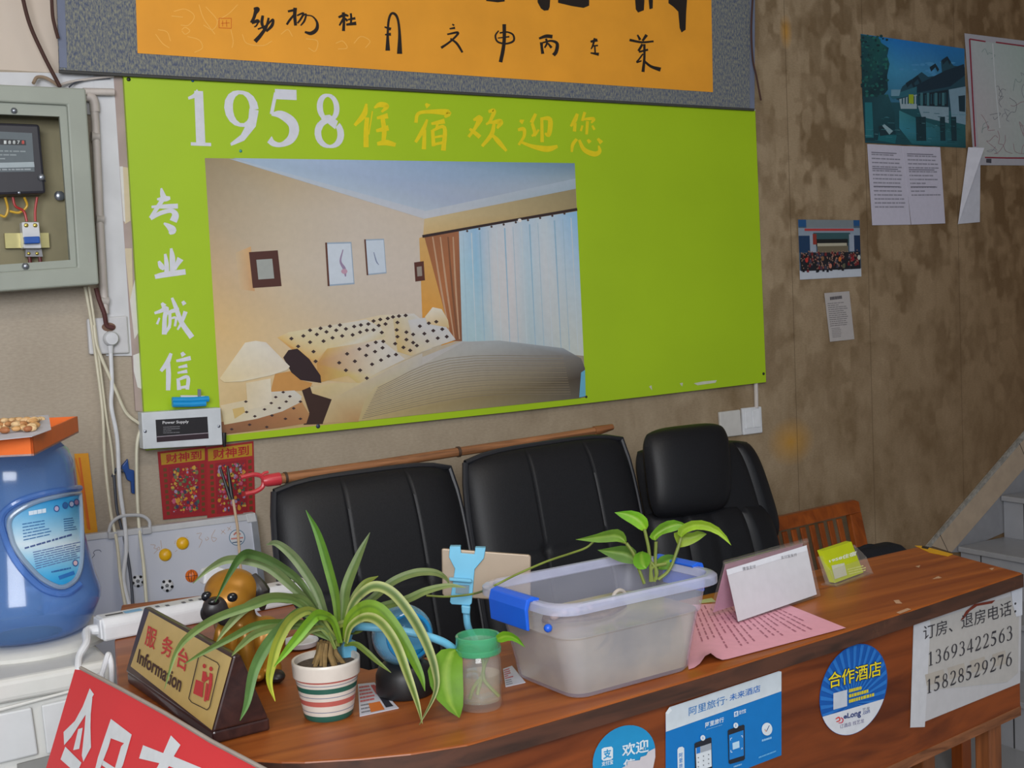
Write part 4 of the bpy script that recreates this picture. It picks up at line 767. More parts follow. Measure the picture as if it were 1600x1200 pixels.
MB().tube([wbm(170, 832, 14), wbm(174, 818, 14), wbm(186, 808, 14), wbm(204, 805, 14), wbm(222, 806, 14), wbm(233, 814, 14), wbm(234, 826, 14)], .0042, 8, smooth=5).build('hanger_loop', M('white_frame', (186, 188, 192), .4), wb)
for q in ((176, 836), (229, 829)): MB().box(wbm(*q, 12), (.022, .014, .016)).build('hinge', M('white_frame', (186, 188, 192), .4), wb, smooth=False, bevel=.002)
z = lambda *p: cp(130, 820, .1875, [(x, y, 3.2*.1875) for x, y in p]); OR = (176, 140, 110)
for q in (((560, 165), (600, 170), (590, 195), (620, 205), (590, 240)), ((615, 200), (630, 185), (640, 205), (620, 210)), ((645, 130), (655, 200)), ((945, 75), (985, 70), (965, 110), (990, 130), (965, 190)), ((1030, 100), (1045, 115), (1025, 130), (1018, 110)), ((1100, 40), (1070, 100), (1085, 140), (1112, 115), (1075, 105)), ((1150, 45), (1185, 75)), ((1180, 40), (1150, 75)), ((1200, 20), (1235, 45)), ((1230, 10), (1205, 50)), ((770, 130), (760, 160)), ((860, 100), (870, 110)), ((765, 225), (785, 210))): MB().stroke(wbm, z(*q), OR, 1, 4).build('handwriting', MATTE, wb, smooth=False)
b = MB(); b.stroke(wbm, z((150, 225), (135, 210), (100, 215), (85, 235), (95, 250), (75, 275), (68, 285)), (60, 66, 90), 1, 4, 1.4); b.build('handwriting', MATTE, wb, smooth=False)
b = MB(); c0 = (370.5, 840)
for r0, cc, l in ((12.6, (70, 110, 140), 1), (11.4, (196, 200, 206), 1.6)): b.disc(wbm, c0, r0, r0*1.0, cc, l)
b.stroke(wbm, [(365, 836, 2), (370, 832, 3), (376, 835, 2)], (180, 110, 100), 2.2); b.stroke(wbm, [(361, 842, 2.4), (380, 840, 2.4)], (190, 120, 110), 2.2); b.stroke(wbm, [(363, 848, 1.5), (378, 846, 2)], (60, 80, 110), 2.2); b.build('sticker', PRINT, wb, smooth=False)
def magnet(c, r, kind, label, group=None):
    t = thing('magnet', wbm(*c, 1), label, 'magnet', group)
    p0 = wbm(*c, 1); n = (wbm(*c, 10)-p0).normalized(); R = n.to_track_quat('Z', 'Y').to_matrix(); s = r*depth(p0)/FPX
    col = {'y': (222, 170, 16), 's': (206, 208, 212), 'b': (214, 104, 24)}[kind]
    dome = [(s*cos(a), s*.62*sin(a)) for a in (PI/2*i/6 for i in range(6))]
    MB().lathe([(s*.96, 0)]+dome+[(0.0003, s*.62)], p0, 24, R).build('dome', M('magnet_'+kind, col, .35), t, ang=60)
    def on(x, y, e=.0004):                          # point on the dome
        rr = min(.98, math.hypot(x, y)); return p0 + R @ V((x*s, y*s, s*.62*math.sqrt(max(0, 1-rr*rr))+e))
    if kind == 's':
        for cx, cy, rad, k0 in ((0, 0, .34, .3),)+tuple((.8*cos(.3+PI/5+2*PI*i/5), .8*sin(.3+PI/5+2*PI*i/5), .27, .3+PI/5+2*PI*i/5+PI) for i in range(5)):
            b = MB(); ctr = on(cx, cy); rim = [on(cx+rad*cos(k0+2*PI*j/5), cy+rad*sin(k0+2*PI*j/5)) for j in range(5)]
            vs = [ctr]
            for j in range(5): vs += [rim[j], on(cx+rad*.8*cos(k0+2*PI*(j+.5)/5), cy+rad*.8*sin(k0+2*PI*(j+.5)/5))]
            b.add(vs, [(0, 1+j, 1+(j+1) % 10) for j in range(10)]); b.build('black_patch', M('black_patch', (18, 18, 24), .4), t)
    if kind == 'b':
        for f in (lambda q: (q, 0.), lambda q: (0., q), lambda q: (.45+.25*(1-q*q)-.25, q*.8), lambda q: (-.45-.25*(1-q*q)+.25, q*.8)):
            MB().tube([on(*f(-.9+1.8*i/10), .0) for i in range(11)], s*.045, 6).build('groove', M('magnet_groove', (70, 36, 20), .6), t)
    return t
magnet((258, 867), 10, 'y', 'yellow round magnet lower on the whiteboard, beside the writing 301', 'round yellow magnets')
magnet((285, 849), 10, 'y', 'yellow round magnet higher on the whiteboard, beside the writing 306', 'round yellow magnets')
magnet((215.5, 908), 9.6, 's', 'football magnet on the whiteboard between the hanging cables', 'football magnets')
magnet((261, 915), 9.8, 's', 'football magnet on the whiteboard left of the half-out plug', 'football magnets')
magnet((299, 900), 10, 'b', 'orange basketball magnet on the whiteboard near the dog')

# thin rod with a black forked tip
rod = thing('thin_rod', W(378, 880, .16), 'thin beige rod with a black forked tip in front of the red posters', 'rod')
MB().tube([W(364, 780, .13), W(371, 822, .15), W(377, 900, .17), W(380, 960, .19)], .0035, 8).build('shaft', M('bamboo', (186, 160, 130), .6), rod)
MB().tube([W(344, 730, .11), W(352, 755, .12), W(360, 780, .13)], [.003, .004, .0045], 8).build('prong', M('black_rubber', (26, 26, 28), .5), rod)
MB().tube([W(355.5, 728, .115), W(359, 755, .12), W(363, 781, .13)], [.003, .0045, .0045], 8).build('prong', M('black_rubber', (26, 26, 28), .5), rod)

# ---- chairs
def leather(name, c): return M(name, c, .52, var=.25, scale=260, bump=.12, spec=.4)
LEA = leather('black_leather', (19, 20, 25))
def cushion(TL, TR, BR, BL, th, rnd=.22, us=(), vs=(), nu=26, nv=22, btn=(), bulge=.35, gd=.010, sw=.03):
    TL, TR, BR, BL = map(V, (TL, TR, BR, BL)); nrm = (TR-TL).cross(BL-TL).normalized()
    if nrm.dot(CAM-TL) < 0: nrm = -nrm
    b = MB(); F = []; Bk = []
    for i in range(nv+1):
        for j in range(nu+1):
            u = -1+2*j/nu; v = -1+2*i/nv
            u = sin(u*PI/2)*.35+u*.65; v = sin(v*PI/2)*.35+v*.65
            uu = u*math.sqrt(1-rnd*v*v*v*v*.5) if abs(u) > 0 else 0; vv = v*math.sqrt(1-rnd*u*u*u*u*.5)
            s, t = (uu+1)/2, (vv+1)/2
            p = (TL*(1-s)+TR*s)*(1-t)+(BL*(1-s)+BR*s)*t
            e = max(0, (1-abs(u)**6)*(1-abs(v)**6))**.45
            k = e*(1-bulge*(u*u*.5+v*v*.5))
            g = 0
            for x in us: g = max(g, math.exp(-((u-x)/sw)**2))
            for x in vs: g = max(g, math.exp(-((v-x)/sw)**2))
            for x, y in btn: g = max(g, 2.2*math.exp(-(((u-x)/.05)**2+((v-y)/.05)**2)))
            F.append(p+nrm*(th*k-gd*g*min(1, e))); Bk.append(p-nrm*(.55*th*e))
    n = nu+1; o = len(F)
    fs = [(i*n+j, (i+1)*n+j, (i+1)*n+j+1, i*n+j+1) for i in range(nv) for j in range(nu)]
    fs += [(o+i*n+j, o+i*n+j+1, o+(i+1)*n+j+1, o+(i+1)*n+j) for i in range(nv) for j in range(nu)]
    bd = [j for j in range(n)]+[i*n+nu for i in range(1, nv+1)]+[nv*n+j for j in range(nu-1, -1, -1)]+[i*n for i in range(nv-1, 0, -1)]
    fs += [(bd[i], bd[(i+1) % len(bd)], o+bd[(i+1) % len(bd)], o+bd[i]) for i in range(len(bd))]
    b.add(F+Bk, fs); return b
CHR = M('chrome', (120, 122, 126), .25, .9); BLK = M('black_plastic', (28, 28, 30), .45)
def underframe(t, c, w_=.45, depth_=.46):
    cx, cy = c; sd = V((0, -1, 0))
    cushion((cx-w_/2, cy, .55), (cx+w_/2, cy, .55), (cx+w_/2, cy-depth_, .53), (cx-w_/2, cy-depth_, .53), .05).build('seat', LEA, t, ang=60)
    MB().tube([(cx, cy-depth_/2, .18), (cx, cy-depth_/2, .50)], .028, 12).build('gas_column', CHR, t)
    for k in range(5):
        a = 2*PI*k/5+.5; e = V((cx+.215*cos(a), cy-depth_/2+.215*sin(a), FZ+.075))
        arm = MB().tube([(cx, cy-depth_/2, .19), e], [.026, .016], 8).build('base_arm', BLK, t)
        MB().ball(e-V((0, 0, .045)), (.028, .028, .03), 12, 8).build('caster', BLK, arm)
    MB().tube([(cx, cy-.12, .53), (cx, cy+.03, .56), (cx, cy+.06, .72)], .02, 8, smooth=4).build('back_bracket', BLK, t)
DN = V((0, -.13, -.56))
def office_chair(TL, TR, label, btn):
    cx = (TL.x+TR.x)/2; t = thing('office_chair', (cx, TL.y-.3, FZ), label, 'chair', 'black leather office chairs')
    # no bevel: padded back with piping and stitched panels
    cushion(TL, TR, TR+DN+V((.012, 0, 0)), TL+DN+V((-.0, 0, 0)), .055, .24, (-.29, .43), (-.06,), 130, 90, btn, .14, .0035, .010).build('backrest', LEA, t, ang=70)
    rim = []
    A, B2, C2, D2 = TL, TR, TR+DN+V((.012, 0, 0)), TL+DN
    for i in range(40):
        k = i/10; s = k % 1
        u, v = ((-1+2*s, -1), (1, -1+2*s), (1-2*s, 1), (-1, 1-2*s))[int(k)]
        uu = u*math.sqrt(1-.24*v**4*.5); vv = v*math.sqrt(1-.24*u**4*.5); x, y = (uu+1)/2, (vv+1)/2
        rim.append((A*(1-x)+B2*x)*(1-y)+(D2*(1-x)+C2*x)*y+V((0, -.012, 0)))
    rim.append(rim[0]); MB().tube(rim, .008, 8, cap=False).build('piping', M('piping_leather', (30, 31, 37), .45), t)
    underframe(t, (cx, TL.y-.13), .44)
    return t
D1 = .34
office_chair(W(414, 757, D1), W(705, 718, D1), 'black leather office chair, leftmost of the three, in front of the red fork head', ((-.29, -.06), (.43, -.06)))
office_chair(W(713, 713, D1), W(972, 674, D1), 'black leather office chair in the middle, behind the blue phone clamp', ((-.29, -.06), (.43, -.06)))
# executive chair with a headrest pillow
TL, TR = W(984, 700, .33)+V((.006, 0, 0)), W(1172, 684, .33)
t = thing('executive_chair', ((TL.x+TR.x)/2, -.6, FZ), 'black leather executive chair with a headrest pad, right of the other two', 'chair', 'black leather office chairs')
cushion(TL, TR, TR+V((.06, -.06, -.30)), TL+V((.015, -.06, -.30)), .06, .3, (-.55, .62), (), 36, 24, (), .35, .014).build('upper_back', LEA, t, ang=70)
a_, b_ = W(980, 800, .39), W(1196, 778, .39)
cushion(a_+V((.042, 0, 0)), b_, b_+V((.05, -.06, -.42)), a_+V((.055, -.06, -.42)), .065, .3, (-.5, -.1, .45), (), 36, 26, (), .3, .014).build('lower_back', LEA, t, ang=70)
cushion(W(1002, 672, .385), W(1134, 657, .385), W(1140, 797, .43), W(1018, 815, .43), .055, .42, (), (), 30, 26, (), .55).build('headrest', LEA, t, ang=70)
underframe(t, ((TL.x+TR.x)/2+.02, -.46), .44, .42)
# slatted wooden chair
TEAK = wood('teak', (156, 78, 26), (118, 54, 16), .35, 2, 3)
sm = tri_map(W(1205, 812, .13), W(1345, 783, .13), W(1357, 850, .20))
t = thing('slatted_chair', V((W(1280, 850, .2).x, -.35, FZ)), 'slatted wooden chair back against the brown wall, right of the black chairs', 'chair')
bk = V((0, .024, 0))
MB().prism([sm(*q) for q in ((1150, 824), (1200, 812), (1337, 781.5), (1343, 784), (1346, 800), (1200, 835), (1150, 848))], bk).build('top_rail', TEAK, t, smooth=False, bevel=.004)
def bar(x0, y0, wpx, x1, y1, nm):
    MB().prism([sm(x0, y0, -2), sm(x0+wpx, y0-wpx*.22, -2), sm(x1+wpx, y1-wpx*.22, -2), sm(x1, y1, -2)], bk*.3).build(nm, TEAK, t, smooth=False, bevel=.002)
for i in range(10): x = 1196+i*14.2; bar(x-16, 842-(x-1196)*.24, 7.6, x+20, 1010-(x-1196)*.24, 'slat')
MB().prism([sm(*q) for q in ((1329, 804), (1346, 799.5), (1390, 1010), (1370, 1016))], bk).build('stile', TEAK, t, smooth=False, bevel=.003)
MB().prism([sm(*q) for q in ((1152, 846), (1168, 842), (1206, 1050), (1188, 1056))], bk).build('stile', TEAK, t, smooth=False, bevel=.003)
xa, xb = sm(1188, 1040).x, sm(1380, 1010).x
MB().box(((xa+xb)/2, -.48, .47), (xb-xa+.05, .42, .035)).build('seat', TEAK, t, smooth=False, bevel=.006)
for x in (xa+.02, xb-.02):
    for y in (-.30, -.66): MB().box((x, y, (FZ+.455)/2), (.04, .04, .455-FZ)).build('leg', TEAK, t, smooth=False, bevel=.003)
bg = thing('bag', V((2.62, -.52, .49)), 'black bag slumped beside the slatted wooden chair behind the counter', 'bag')
bx = W(1362, 868, .42); b = MB(); zt = bx.z+.035
b.loft([[(bx.x-.02+x, bx.y-.02+y, .489+(zt-.489)*h_) for x, y in rounded(w_, d_, min(w_, d_)*.42, 5)] for h_, w_, d_ in ((0, .27, .12), (.03, .30, .15), (.3, .33, .17), (.6, .32, .14), (.85, .28, .10), (.96, .22, .06), (1, .16, .03))])
b.build('bag_body', M('black_cloth', (20, 22, 30), .8, bump=.4, scale=60), bg)
bg.location.z = .49
MB().tube([(bx.x-.12, bx.y, bx.z+.0), (bx.x-.05, bx.y-.02, bx.z+.035), (bx.x+.03, bx.y, bx.z+.02)], .008, 8, smooth=5).build('strap', M('black_cloth', (20, 22, 30), .8), bg)
# fork pole
fp = thing('fork_pole', W(700, 706, .355), 'long wooden pole with a red fork head lying over the black chairs', 'pole')
pd = .282
MB().tube([W(438, 748, pd), W(580, 727, pd), W(716, 706, pd), W(850, 686, pd), W(930, 673, pd)], [.0125, .0118, .0115, .011, .0105], 12).build('handle', wood('pole_wood', (166, 112, 72), (112, 74, 46), .6, 0, 9, .0), fp)
MB().tube([W(928, 673.5, pd), W(934, 672.5, pd), W(957, 667, pd)], [.013, .013, .008], 12).build('carved_tip', wood('tip_wood', (150, 96, 58), (100, 62, 36), .6, 0, 9, .0), fp)
for q in ((716, 706), (446, 746.5)): MB().tube([W(q[0]-2, q[1]+.3, pd), W(q[0]+2, q[1]-.3, pd)], .0138, 12).build('ring', M('dark_ring', (70, 52, 40), .6), fp)
REDP = M('red_plastic', (198, 56, 66), .35)
MB().tube([W(437, 748, pd), W(416, 751, pd), W(410, 752, pd)], [.0155, .0145, .010], 12).build('fork_socket', REDP, fp)
MB().tube([W(413, 751, pd), W(408, 744, pd), W(397, 741.5, pd), W(384, 744, pd), W(376, 746, pd)], .0055, 8, smooth=5).build('tine', REDP, fp)
MB().tube([W(413, 753, pd), W(409, 762, pd), W(398, 768.5, pd), W(383, 772, pd)], .0055, 8, smooth=5).build('tine', REDP, fp)
MB().tube([W(408, 743, pd), W(413, 739, pd), W(419, 737.5, pd)], .0035, 8).build('barb', REDP, fp)

# ================================================================== water dispenser
DT = .932
dp = thing('water_dispenser', (.17, -.70, FZ), 'white water dispenser at the left photo edge, under the blue bottle', 'water dispenser')
DW = M('dispenser_white', (206, 206, 202), .4, var=.03); dx0, dx1, dy = -.10, .435, -.90
MB().box(((dx0+dx1)/2, dy+.19, (FZ+DT-.04)/2), (dx1-dx0-.012, .37, DT-.04-FZ)).build('body', DW, dp, smooth=False, bevel=.012, seg=3)
MB().box(((dx0+dx1)/2, dy+.19, DT-.02), (dx1-dx0, .39, .04)).build('top_cover', DW, dp, smooth=False, bevel=.010, seg=3)
dm = wall_map(.905)
zb = lambda *p: cp(0, 1020, .15, p)
MB().prism([dm(*q) for q in zb((-700, 760), (740, 390), (740, 420), (-700, 800))], (0, .006, 0)).build('front_ledge', DW, dp, smooth=False, bevel=.002)
for q in (((-500, 740), (330, 570), (400, 1060), (-430, 1260)), ((430, 550), (1000, 420), (1060, 930), (490, 1060))):
    MB().prism([dm(*p) for p in zb(*q)], (0, .007, 0)).build('door_panel', M('door_white', (202, 204, 206), .4, var=.03), dp, smooth=False, bevel=.003)
MB().prism([dm(*p, 2) for p in zb((180, 1165), (520, 1075), (520, 1300), (190, 1390))], (0, .004, 0)).build('tap_recess', M('recess_grey', (130, 130, 128), .6), dp, smooth=False)
BC = C(36, 900, 2.2); BX, BY = BC.x, BC.y
MB().lathe([(.10, DT-.002), (.15, DT), (.15, DT+.006), (.142, DT+.012), (.125, DT+.014), (.10, DT+.012)], (BX, BY, 0), 48).build('bottle_collar', DW, dp)
# bottle standing upside down on it
BZ = DT+.012; R0 = .131
bt = thing('water_bottle', (BX, BY, BZ), 'big blue water bottle with a printed label standing on the white dispenser', 'water bottle')
BLUE = M('blue_polycarbonate', (100, 146, 206), .16, alpha=.44, var=.05, scale=6, gloss=.10, tint=.55)
prof = [(.06, 0), (.095, .004), (.108, .012), (.1145, .022), (.124, .042), (.131, .058), (.132, .070), (.1285, .085), (.1245, .100), (.120, .122), (.1155, .145), (.109, .18), (.105, .21), (.103, .238), (.101, .284), (.099, .310), (.092, .332), (.078, .346), (.05, .352)]
def rz(z_):
    z_ -= BZ
    for (r0, a0), (r1, a1) in zip(prof, prof[1:]):
        if a0 <= z_ <= a1: return r0+(r1-r0)*(z_-a0)/(a1-a0)
    return .1
MB().lathe([(r, BZ+z_) for r, z_ in prof], (BX, BY, 0), 64).build('shell', BLUE, bt, ang=60)
def cylm(r, eps=.0004):
    def f(px, py, l=0.):
        v = ray(px, py); p = CAM+v*2.1; ox, oy = CAM.x-BX, CAM.y-BY
        for _ in range(5):
            rr = rz(p.z)+.0012+eps*l
            a = v.x*v.x+v.y*v.y; h = ox*v.x+oy*v.y; disc = h*h-a*(ox*ox+oy*oy-rr*rr)
            p = CAM+v*((-h-math.sqrt(max(disc, 0)))/a)
        return p
    return f
lm = cylm(.1262)
zl = lambda *p: cp(0, 760, .14164, p)
out = zl((880, 75), (700, 95), (430, 160), (250, 240), (130, 330), (100, 420), (115, 520), (150, 640), (220, 760), (320, 880), (450, 1010), (600, 1095), (700, 1110), (800, 1060), (860, 980), (895, 850), (905, 600), (895, 300))
# fill the label as horizontal strips so it follows the cylinder
import bisect
def strips(m, outline, colf, l, n=26, mm_=10):
    b = MB(); ys_ = [p[1] for p in outline]; y0, y1 = min(ys_)+.01, max(ys_)-.01; vs = []; cs = []
    for i in range(n+1):
        y = y0+(y1-y0)*i/n; xs_ = []
        for k in range(len(outline)):
            a, c = outline[k], outline[(k+1) % len(outline)]
            if (a[1]-y)*(c[1]-y) <= 0 and a[1] != c[1]: xs_.append(a[0]+(c[0]-a[0])*(y-a[1])/(c[1]-a[1]))
        xa_, xb_ = min(xs_), max(xs_)
        for j in range(mm_+1): vs.append(m(xa_+(xb_-xa_)*j/mm_, y, l)); cs.append(lin(colf(j/mm_, i/n)))
    b.add(vs, [(i*(mm_+1)+j, (i+1)*(mm_+1)+j, (i+1)*(mm_+1)+j+1, i*(mm_+1)+j+1) for i in range(n) for j in range(mm_)], cs); return b
def lerp3(a, b2, t_): return tuple(int(a[k]+(b2[k]-a[k])*t_) for k in range(3))
def lcol(u, v): return lerp3((20, 130, 196), (190, 206, 216), min(1, v/.55)) if v < .55 else lerp3((190, 206, 216), (24, 140, 200), min(1, (v-.55)/.42))
b = strips(lm, out, lcol, 2)
b.build('label', PRINT, bt, ang=60)
b = MB(); dashes(b, lm, zl((315, 270), (530, 232), (530, 290), (320, 325)), 1, (196, 212, 226), 4, seed=2, h=.8, lo=.18, hi=.24)
for q, c_ in (((625, 245), (170, 160, 190)), ((720, 210), (30, 90, 150)), ((790, 195), (150, 160, 190)), ((845, 175), (140, 110, 150)), ((832, 845), (196, 170, 180))): p = zl(q)[0]; b.disc(lm, p, 4.6, 5.4, (40, 80, 140), 4, 14); b.disc(lm, p, 3.2, 3.8, c_, 4.6, 12)
dashes(b, lm, zl((245, 400), (620, 340), (660, 520), (260, 610)), 6, (40, 96, 150), 4, seed=3, h=.3, lo=.05, hi=.2, fill=.6); dashes(b, lm, zl((700, 350), (800, 335), (850, 480), (710, 500)), 6, (40, 90, 140), 4, seed=4, h=.35, lo=.2, hi=.4)
dashes(b, lm, zl((270, 670), (850, 500), (850, 530), (275, 695)), 1, (60, 80, 130), 4, seed=5, h=.7, lo=.04, hi=.1); dashes(b, lm, zl((360, 715), (890, 600), (890, 790), (400, 920)), 8, (80, 100, 150), 4, seed=6, h=.35, lo=.06, hi=.2); dashes(b, lm, zl((565, 930), (800, 880), (800, 910), (570, 960)), 1, (40, 90, 150), 4, seed=7, h=.6)
b.stroke(lm, zl((650, 1010, 14), (820, 950, 14)), (30, 100, 170), 4, 4, .14*3); b.build('small_print', MATTE, bt, ang=60)
# rim of the recessed panel around the label
ringp = [lm(*q, 6) for q in out]; ringp.append(ringp[0]); MB().tube(ringp, .0045, 8, smooth=3, cap=False).build('label_rim', M('blue_rim', (150, 170, 190), .2, alpha=.6), bt)
o2 = zl((880, 20), (690, 40), (400, 100), (180, 180), (40, 290), (10, 410), (50, 560), (100, 690), (180, 830), (300, 980), (460, 1120), (620, 1180), (760, 1170), (880, 1080))
MB().tube([lm(*q, 4) for q in o2], .006, 8, smooth=3).build('panel_moulding', BLUE, bt)
# orange box lid on top with nuts
OZ = BZ+.352; A_ = T(53, 712, OZ); B3 = T(123, 676, OZ); uF = (T(0, 714.5, OZ)-A_).normalized(); uS = B3-A_
ot = thing('box_lid', A_+uS*.5+uF*.15, 'orange cardboard box lid lying on top of the blue water bottle', 'box lid')
ORG = M('orange_card', (226, 104, 24), .5, var=.04); th_ = .004; hh = .031; lenF = .34
def wallp(p, q, inw):
    b = MB(); p, q = V(p), V(q); b.prism([p, q, q+V(inw)*th_, p+V(inw)*th_], (0, 0, hh)); return b
C_ = A_+uF*lenF; D3 = B3+uF*lenF; uSn = uS.normalized()
wallp(A_, C_, uSn).build('front_side', ORG, ot, smooth=False); wallp(A_, B3, uF).build('right_side', ORG, ot, smooth=False); wallp(B3, D3, -uSn).build('back_side', ORG, ot, smooth=False); wallp(C_, D3, -uF).build('left_side', ORG, ot, smooth=False)
MB().prism([A_, B3, D3, C_], (0, 0, .003)).build('bottom', M('white_card', (206, 210, 216), .6), ot, smooth=False)
pz = OZ+.0225
pm_ = [T(x, y, pz) for x, y in ((-60, 690), (52, 683), (79, 668), (75, 648), (-60, 668))]
PC = (pm_[1]+pm_[2]*.5+pm_[3]*.5+pm_[0]*.3+pm_[4]*.3)/2.6
ppq = [T(-70, 694, OZ+.030), T(50, 682, OZ+.033), T(80, 671, OZ+.035), T(76, 648, OZ+.048), T(-60, 661, OZ+.044)]
tag(MB().prism(ppq, (0, 0, -.0006)).build('paper_napkin', M('white_paper', (206, 208, 214), .7), smooth=False), 'white sheet of paper under the nuts in the orange lid', 'paper')
rn = random.Random(12); b = MB(); NC = [(196, 150, 96), (206, 168, 120), (176, 124, 78), (214, 182, 136), (156, 98, 60)]
for i in range(330):
    u, v = rn.uniform(-.07, 1), rn.uniform(0, 1); lay = i % 3
    p = A_+uF*(.02+.30*u+.02*v)+uSn*(.014+.15*v); p.z = OZ+.041+.004*v+.0042*lay*(1-abs(2*v-1))
    rr = rn.uniform(.0042, .0062)
    b.ball(p, (rr*1.55, rr, rr*.85), 8, 6, Matrix.Rotation(rn.uniform(0, 6.3), 3, 'Z') @ Matrix.Rotation(rn.uniform(-.6, .6), 3, 'X'), lin(rn.choice(NC)))
tag(b.build('peanuts', M('peanut', attr=True, rough=.6, var=.12, scale=120)), 'heap of shelled roasted nuts on the paper in the orange lid', 'nuts', kind='stuff')
# ================================================================== the counter
CW1, CW2 = (160, 88, 34), (124, 60, 20)
WTOP = wood('counter_wood', CW1, CW2, .42, 0, 3.2, .0, .10)
WPAN = wood('panel_wood', (136, 66, 24), (88, 38, 12), .4, 0, 3.0, .1, .0)
WEDGE = wood('edge_wood', (84, 52, 38), (54, 36, 28), .5, 0, 6, .0, .18)
front_px = [(374, 1184), (390, 1187), (409, 1188), (440, 1190), (476, 1190), (561, 1185), (642, 1177), (730, 1163), (800, 1143), (900, 1114), (1030, 1076), (1100, 1055.5), (1250, 1008.5), (1300, 993), (1403, 959.5), (1427, 952), (1598, 895)]
FR = [T(*q) for q in front_px]
top = [T(*q) for q in ((179, 1000), (183, 1073), (255, 1115), (335, 1168))] + FR + [T(1440, 853), T(577, 1046), T(535, 1035), T(505, 1012), T(480, 975), T(440, 915), T(190, 945)]
ct = thing('reception_counter', (1.2, -1.45, FZ), 'brown varnished wooden reception counter with a curved front covered in stickers', 'counter')
TH = .024
MB().prism(top, (0, 0, -TH)).build('worktop', WTOP, ct, smooth=False, bevel=.003)
# dark worn edge strip along the front
def inset(pts, d):
    out = []
    for i, p in enumerate(pts):
        t = (pts[min(i+1, len(pts)-1)]-pts[max(i-1, 0)]).normalized(); out.append(p+V((-t.y, t.x, 0))*d)
    return out
E0 = inset(FR, -.0015); b = MB()
Eb = inset(FR, .004)
b.loft([[p+V((0, 0, -.0025)), p+V((0, 0, -.027)), q+V((0, 0, -.027)), q+V((0, 0, -.0025))] for p, q in zip(E0, Eb)]); b.build('edge_strip', WEDGE, ct, ang=30)
PF = inset(FR, .010)
for i0, i1 in ((9, 10), (10, 12), (12, 14), (14, 16)):           # flat stretches of the front
    for k in range(i0+1, i1):
        s_ = (PF[k]-PF[i0]).dot(PF[i1]-PF[i0])/(PF[i1]-PF[i0]).length_squared; PF[k] = PF[i0].lerp(PF[i1], s_)
PB_ = inset(PF, .016)
zl_ = plane_map(PF[-2], (PF[-1]-PF[-2]).cross(V((0, 0, 1))))(1585, 1112).z
b = MB(); b.loft([[p+V((0, 0, -TH)), V((p.x, p.y, zl_)), V((q.x, q.y, zl_)), q+V((0, 0, -TH))] for p, q in zip(PF, PB_)]); b.build('front_panel', WPAN, ct, ang=40)
b = MB(); P2 = inset(PF, -.0015); b.loft([[V((p.x, p.y, zl_+.006)), V((p.x, p.y, zl_-.012)), V((q.x, q.y, zl_-.012)), V((q.x, q.y, zl_+.006))] for p, q in zip(P2, PB_)]); b.build('bottom_moulding', wood('mould_wood', (146, 92, 58), (90, 52, 30), .5, 0, 6, .0, .5), ct, ang=40)
P3 = inset(FR, .05); P4 = inset(FR, .065); b = MB(); b.loft([[V((p.x, p.y, zl_)), V((p.x, p.y, FZ)), V((q.x, q.y, FZ)), V((q.x, q.y, zl_))] for p, q in zip(P3[:-1], P4[:-1])]); b.build('lower_panel', WPAN, ct, ang=40)
rt_ = T(1598, 895); rb_ = T(1440, 853); ed = (rb_-rt_).normalized()
b = MB(); a0 = rt_+V((-.012, .012, 0)); a1 = rb_+V((-.012, -.012, 0))
b.prism([a0+V((0, 0, -TH)), a1+V((0, 0, -TH)), V((a1.x, a1.y, zl_)), V((a0.x, a0.y, zl_))], (-.016, 0, 0)); b.build('end_panel', WPAN, ct, smooth=False)
for p in (PF[-1]+V((-.05, .035, 0)), PF[-1]+V((-.02, .22, 0))):
    MB().box((p.x, p.y, (FZ+zl_)/2), (.035, .035, zl_-FZ)).build('leg', wood('leg_wood', (150, 88, 48), (100, 56, 28), .4, 2, 5), ct, smooth=False, bevel=.003)
# chipped varnish along the front corner
b = MB(); tm0 = plane_map((0, 0, HC), (0, 0, 1), .0003)
for q in ([(1400, 957), (1418, 950), (1424, 952), (1406, 959)], [(1396, 938), (1404, 937), (1410, 943), (1400, 943)], [(1456, 905), (1466, 900), (1472, 903)], [(1430, 885), (1438, 883), (1436, 887)], [(1545, 888), (1554, 887), (1550, 891)]): b.poly(tm0, q, (176, 140, 112), 1)
b.build('chipped_varnish', MATTE, ct, smooth=False)
# yellow and black tape on the far corner
b = MB(); tm = plane_map((0, 0, HC), (0, 0, 1), .0003)
tp = thing('hazard_tape', T(1460, 858), 'strip of yellow and black hazard tape on the far counter corner', 'tape')
MB().prism([T(*q, HC+.0008) for q in ((1429, 852.5), (1441, 852.8), (1489, 865.5), (1482, 869), (1452, 863))], (0, 0, -.0006)).build('tape', M('yellow_tape', (206, 154, 20), .5), tp, smooth=False)
MB().prism([T(*q, HC+.0012) for q in ((1441, 852.8), (1452, 854.5), (1450, 858), (1440, 856))], (0, 0, -.0003)).build('black_stripe', M('black_tape', (30, 26, 24), .5), tp, smooth=False)

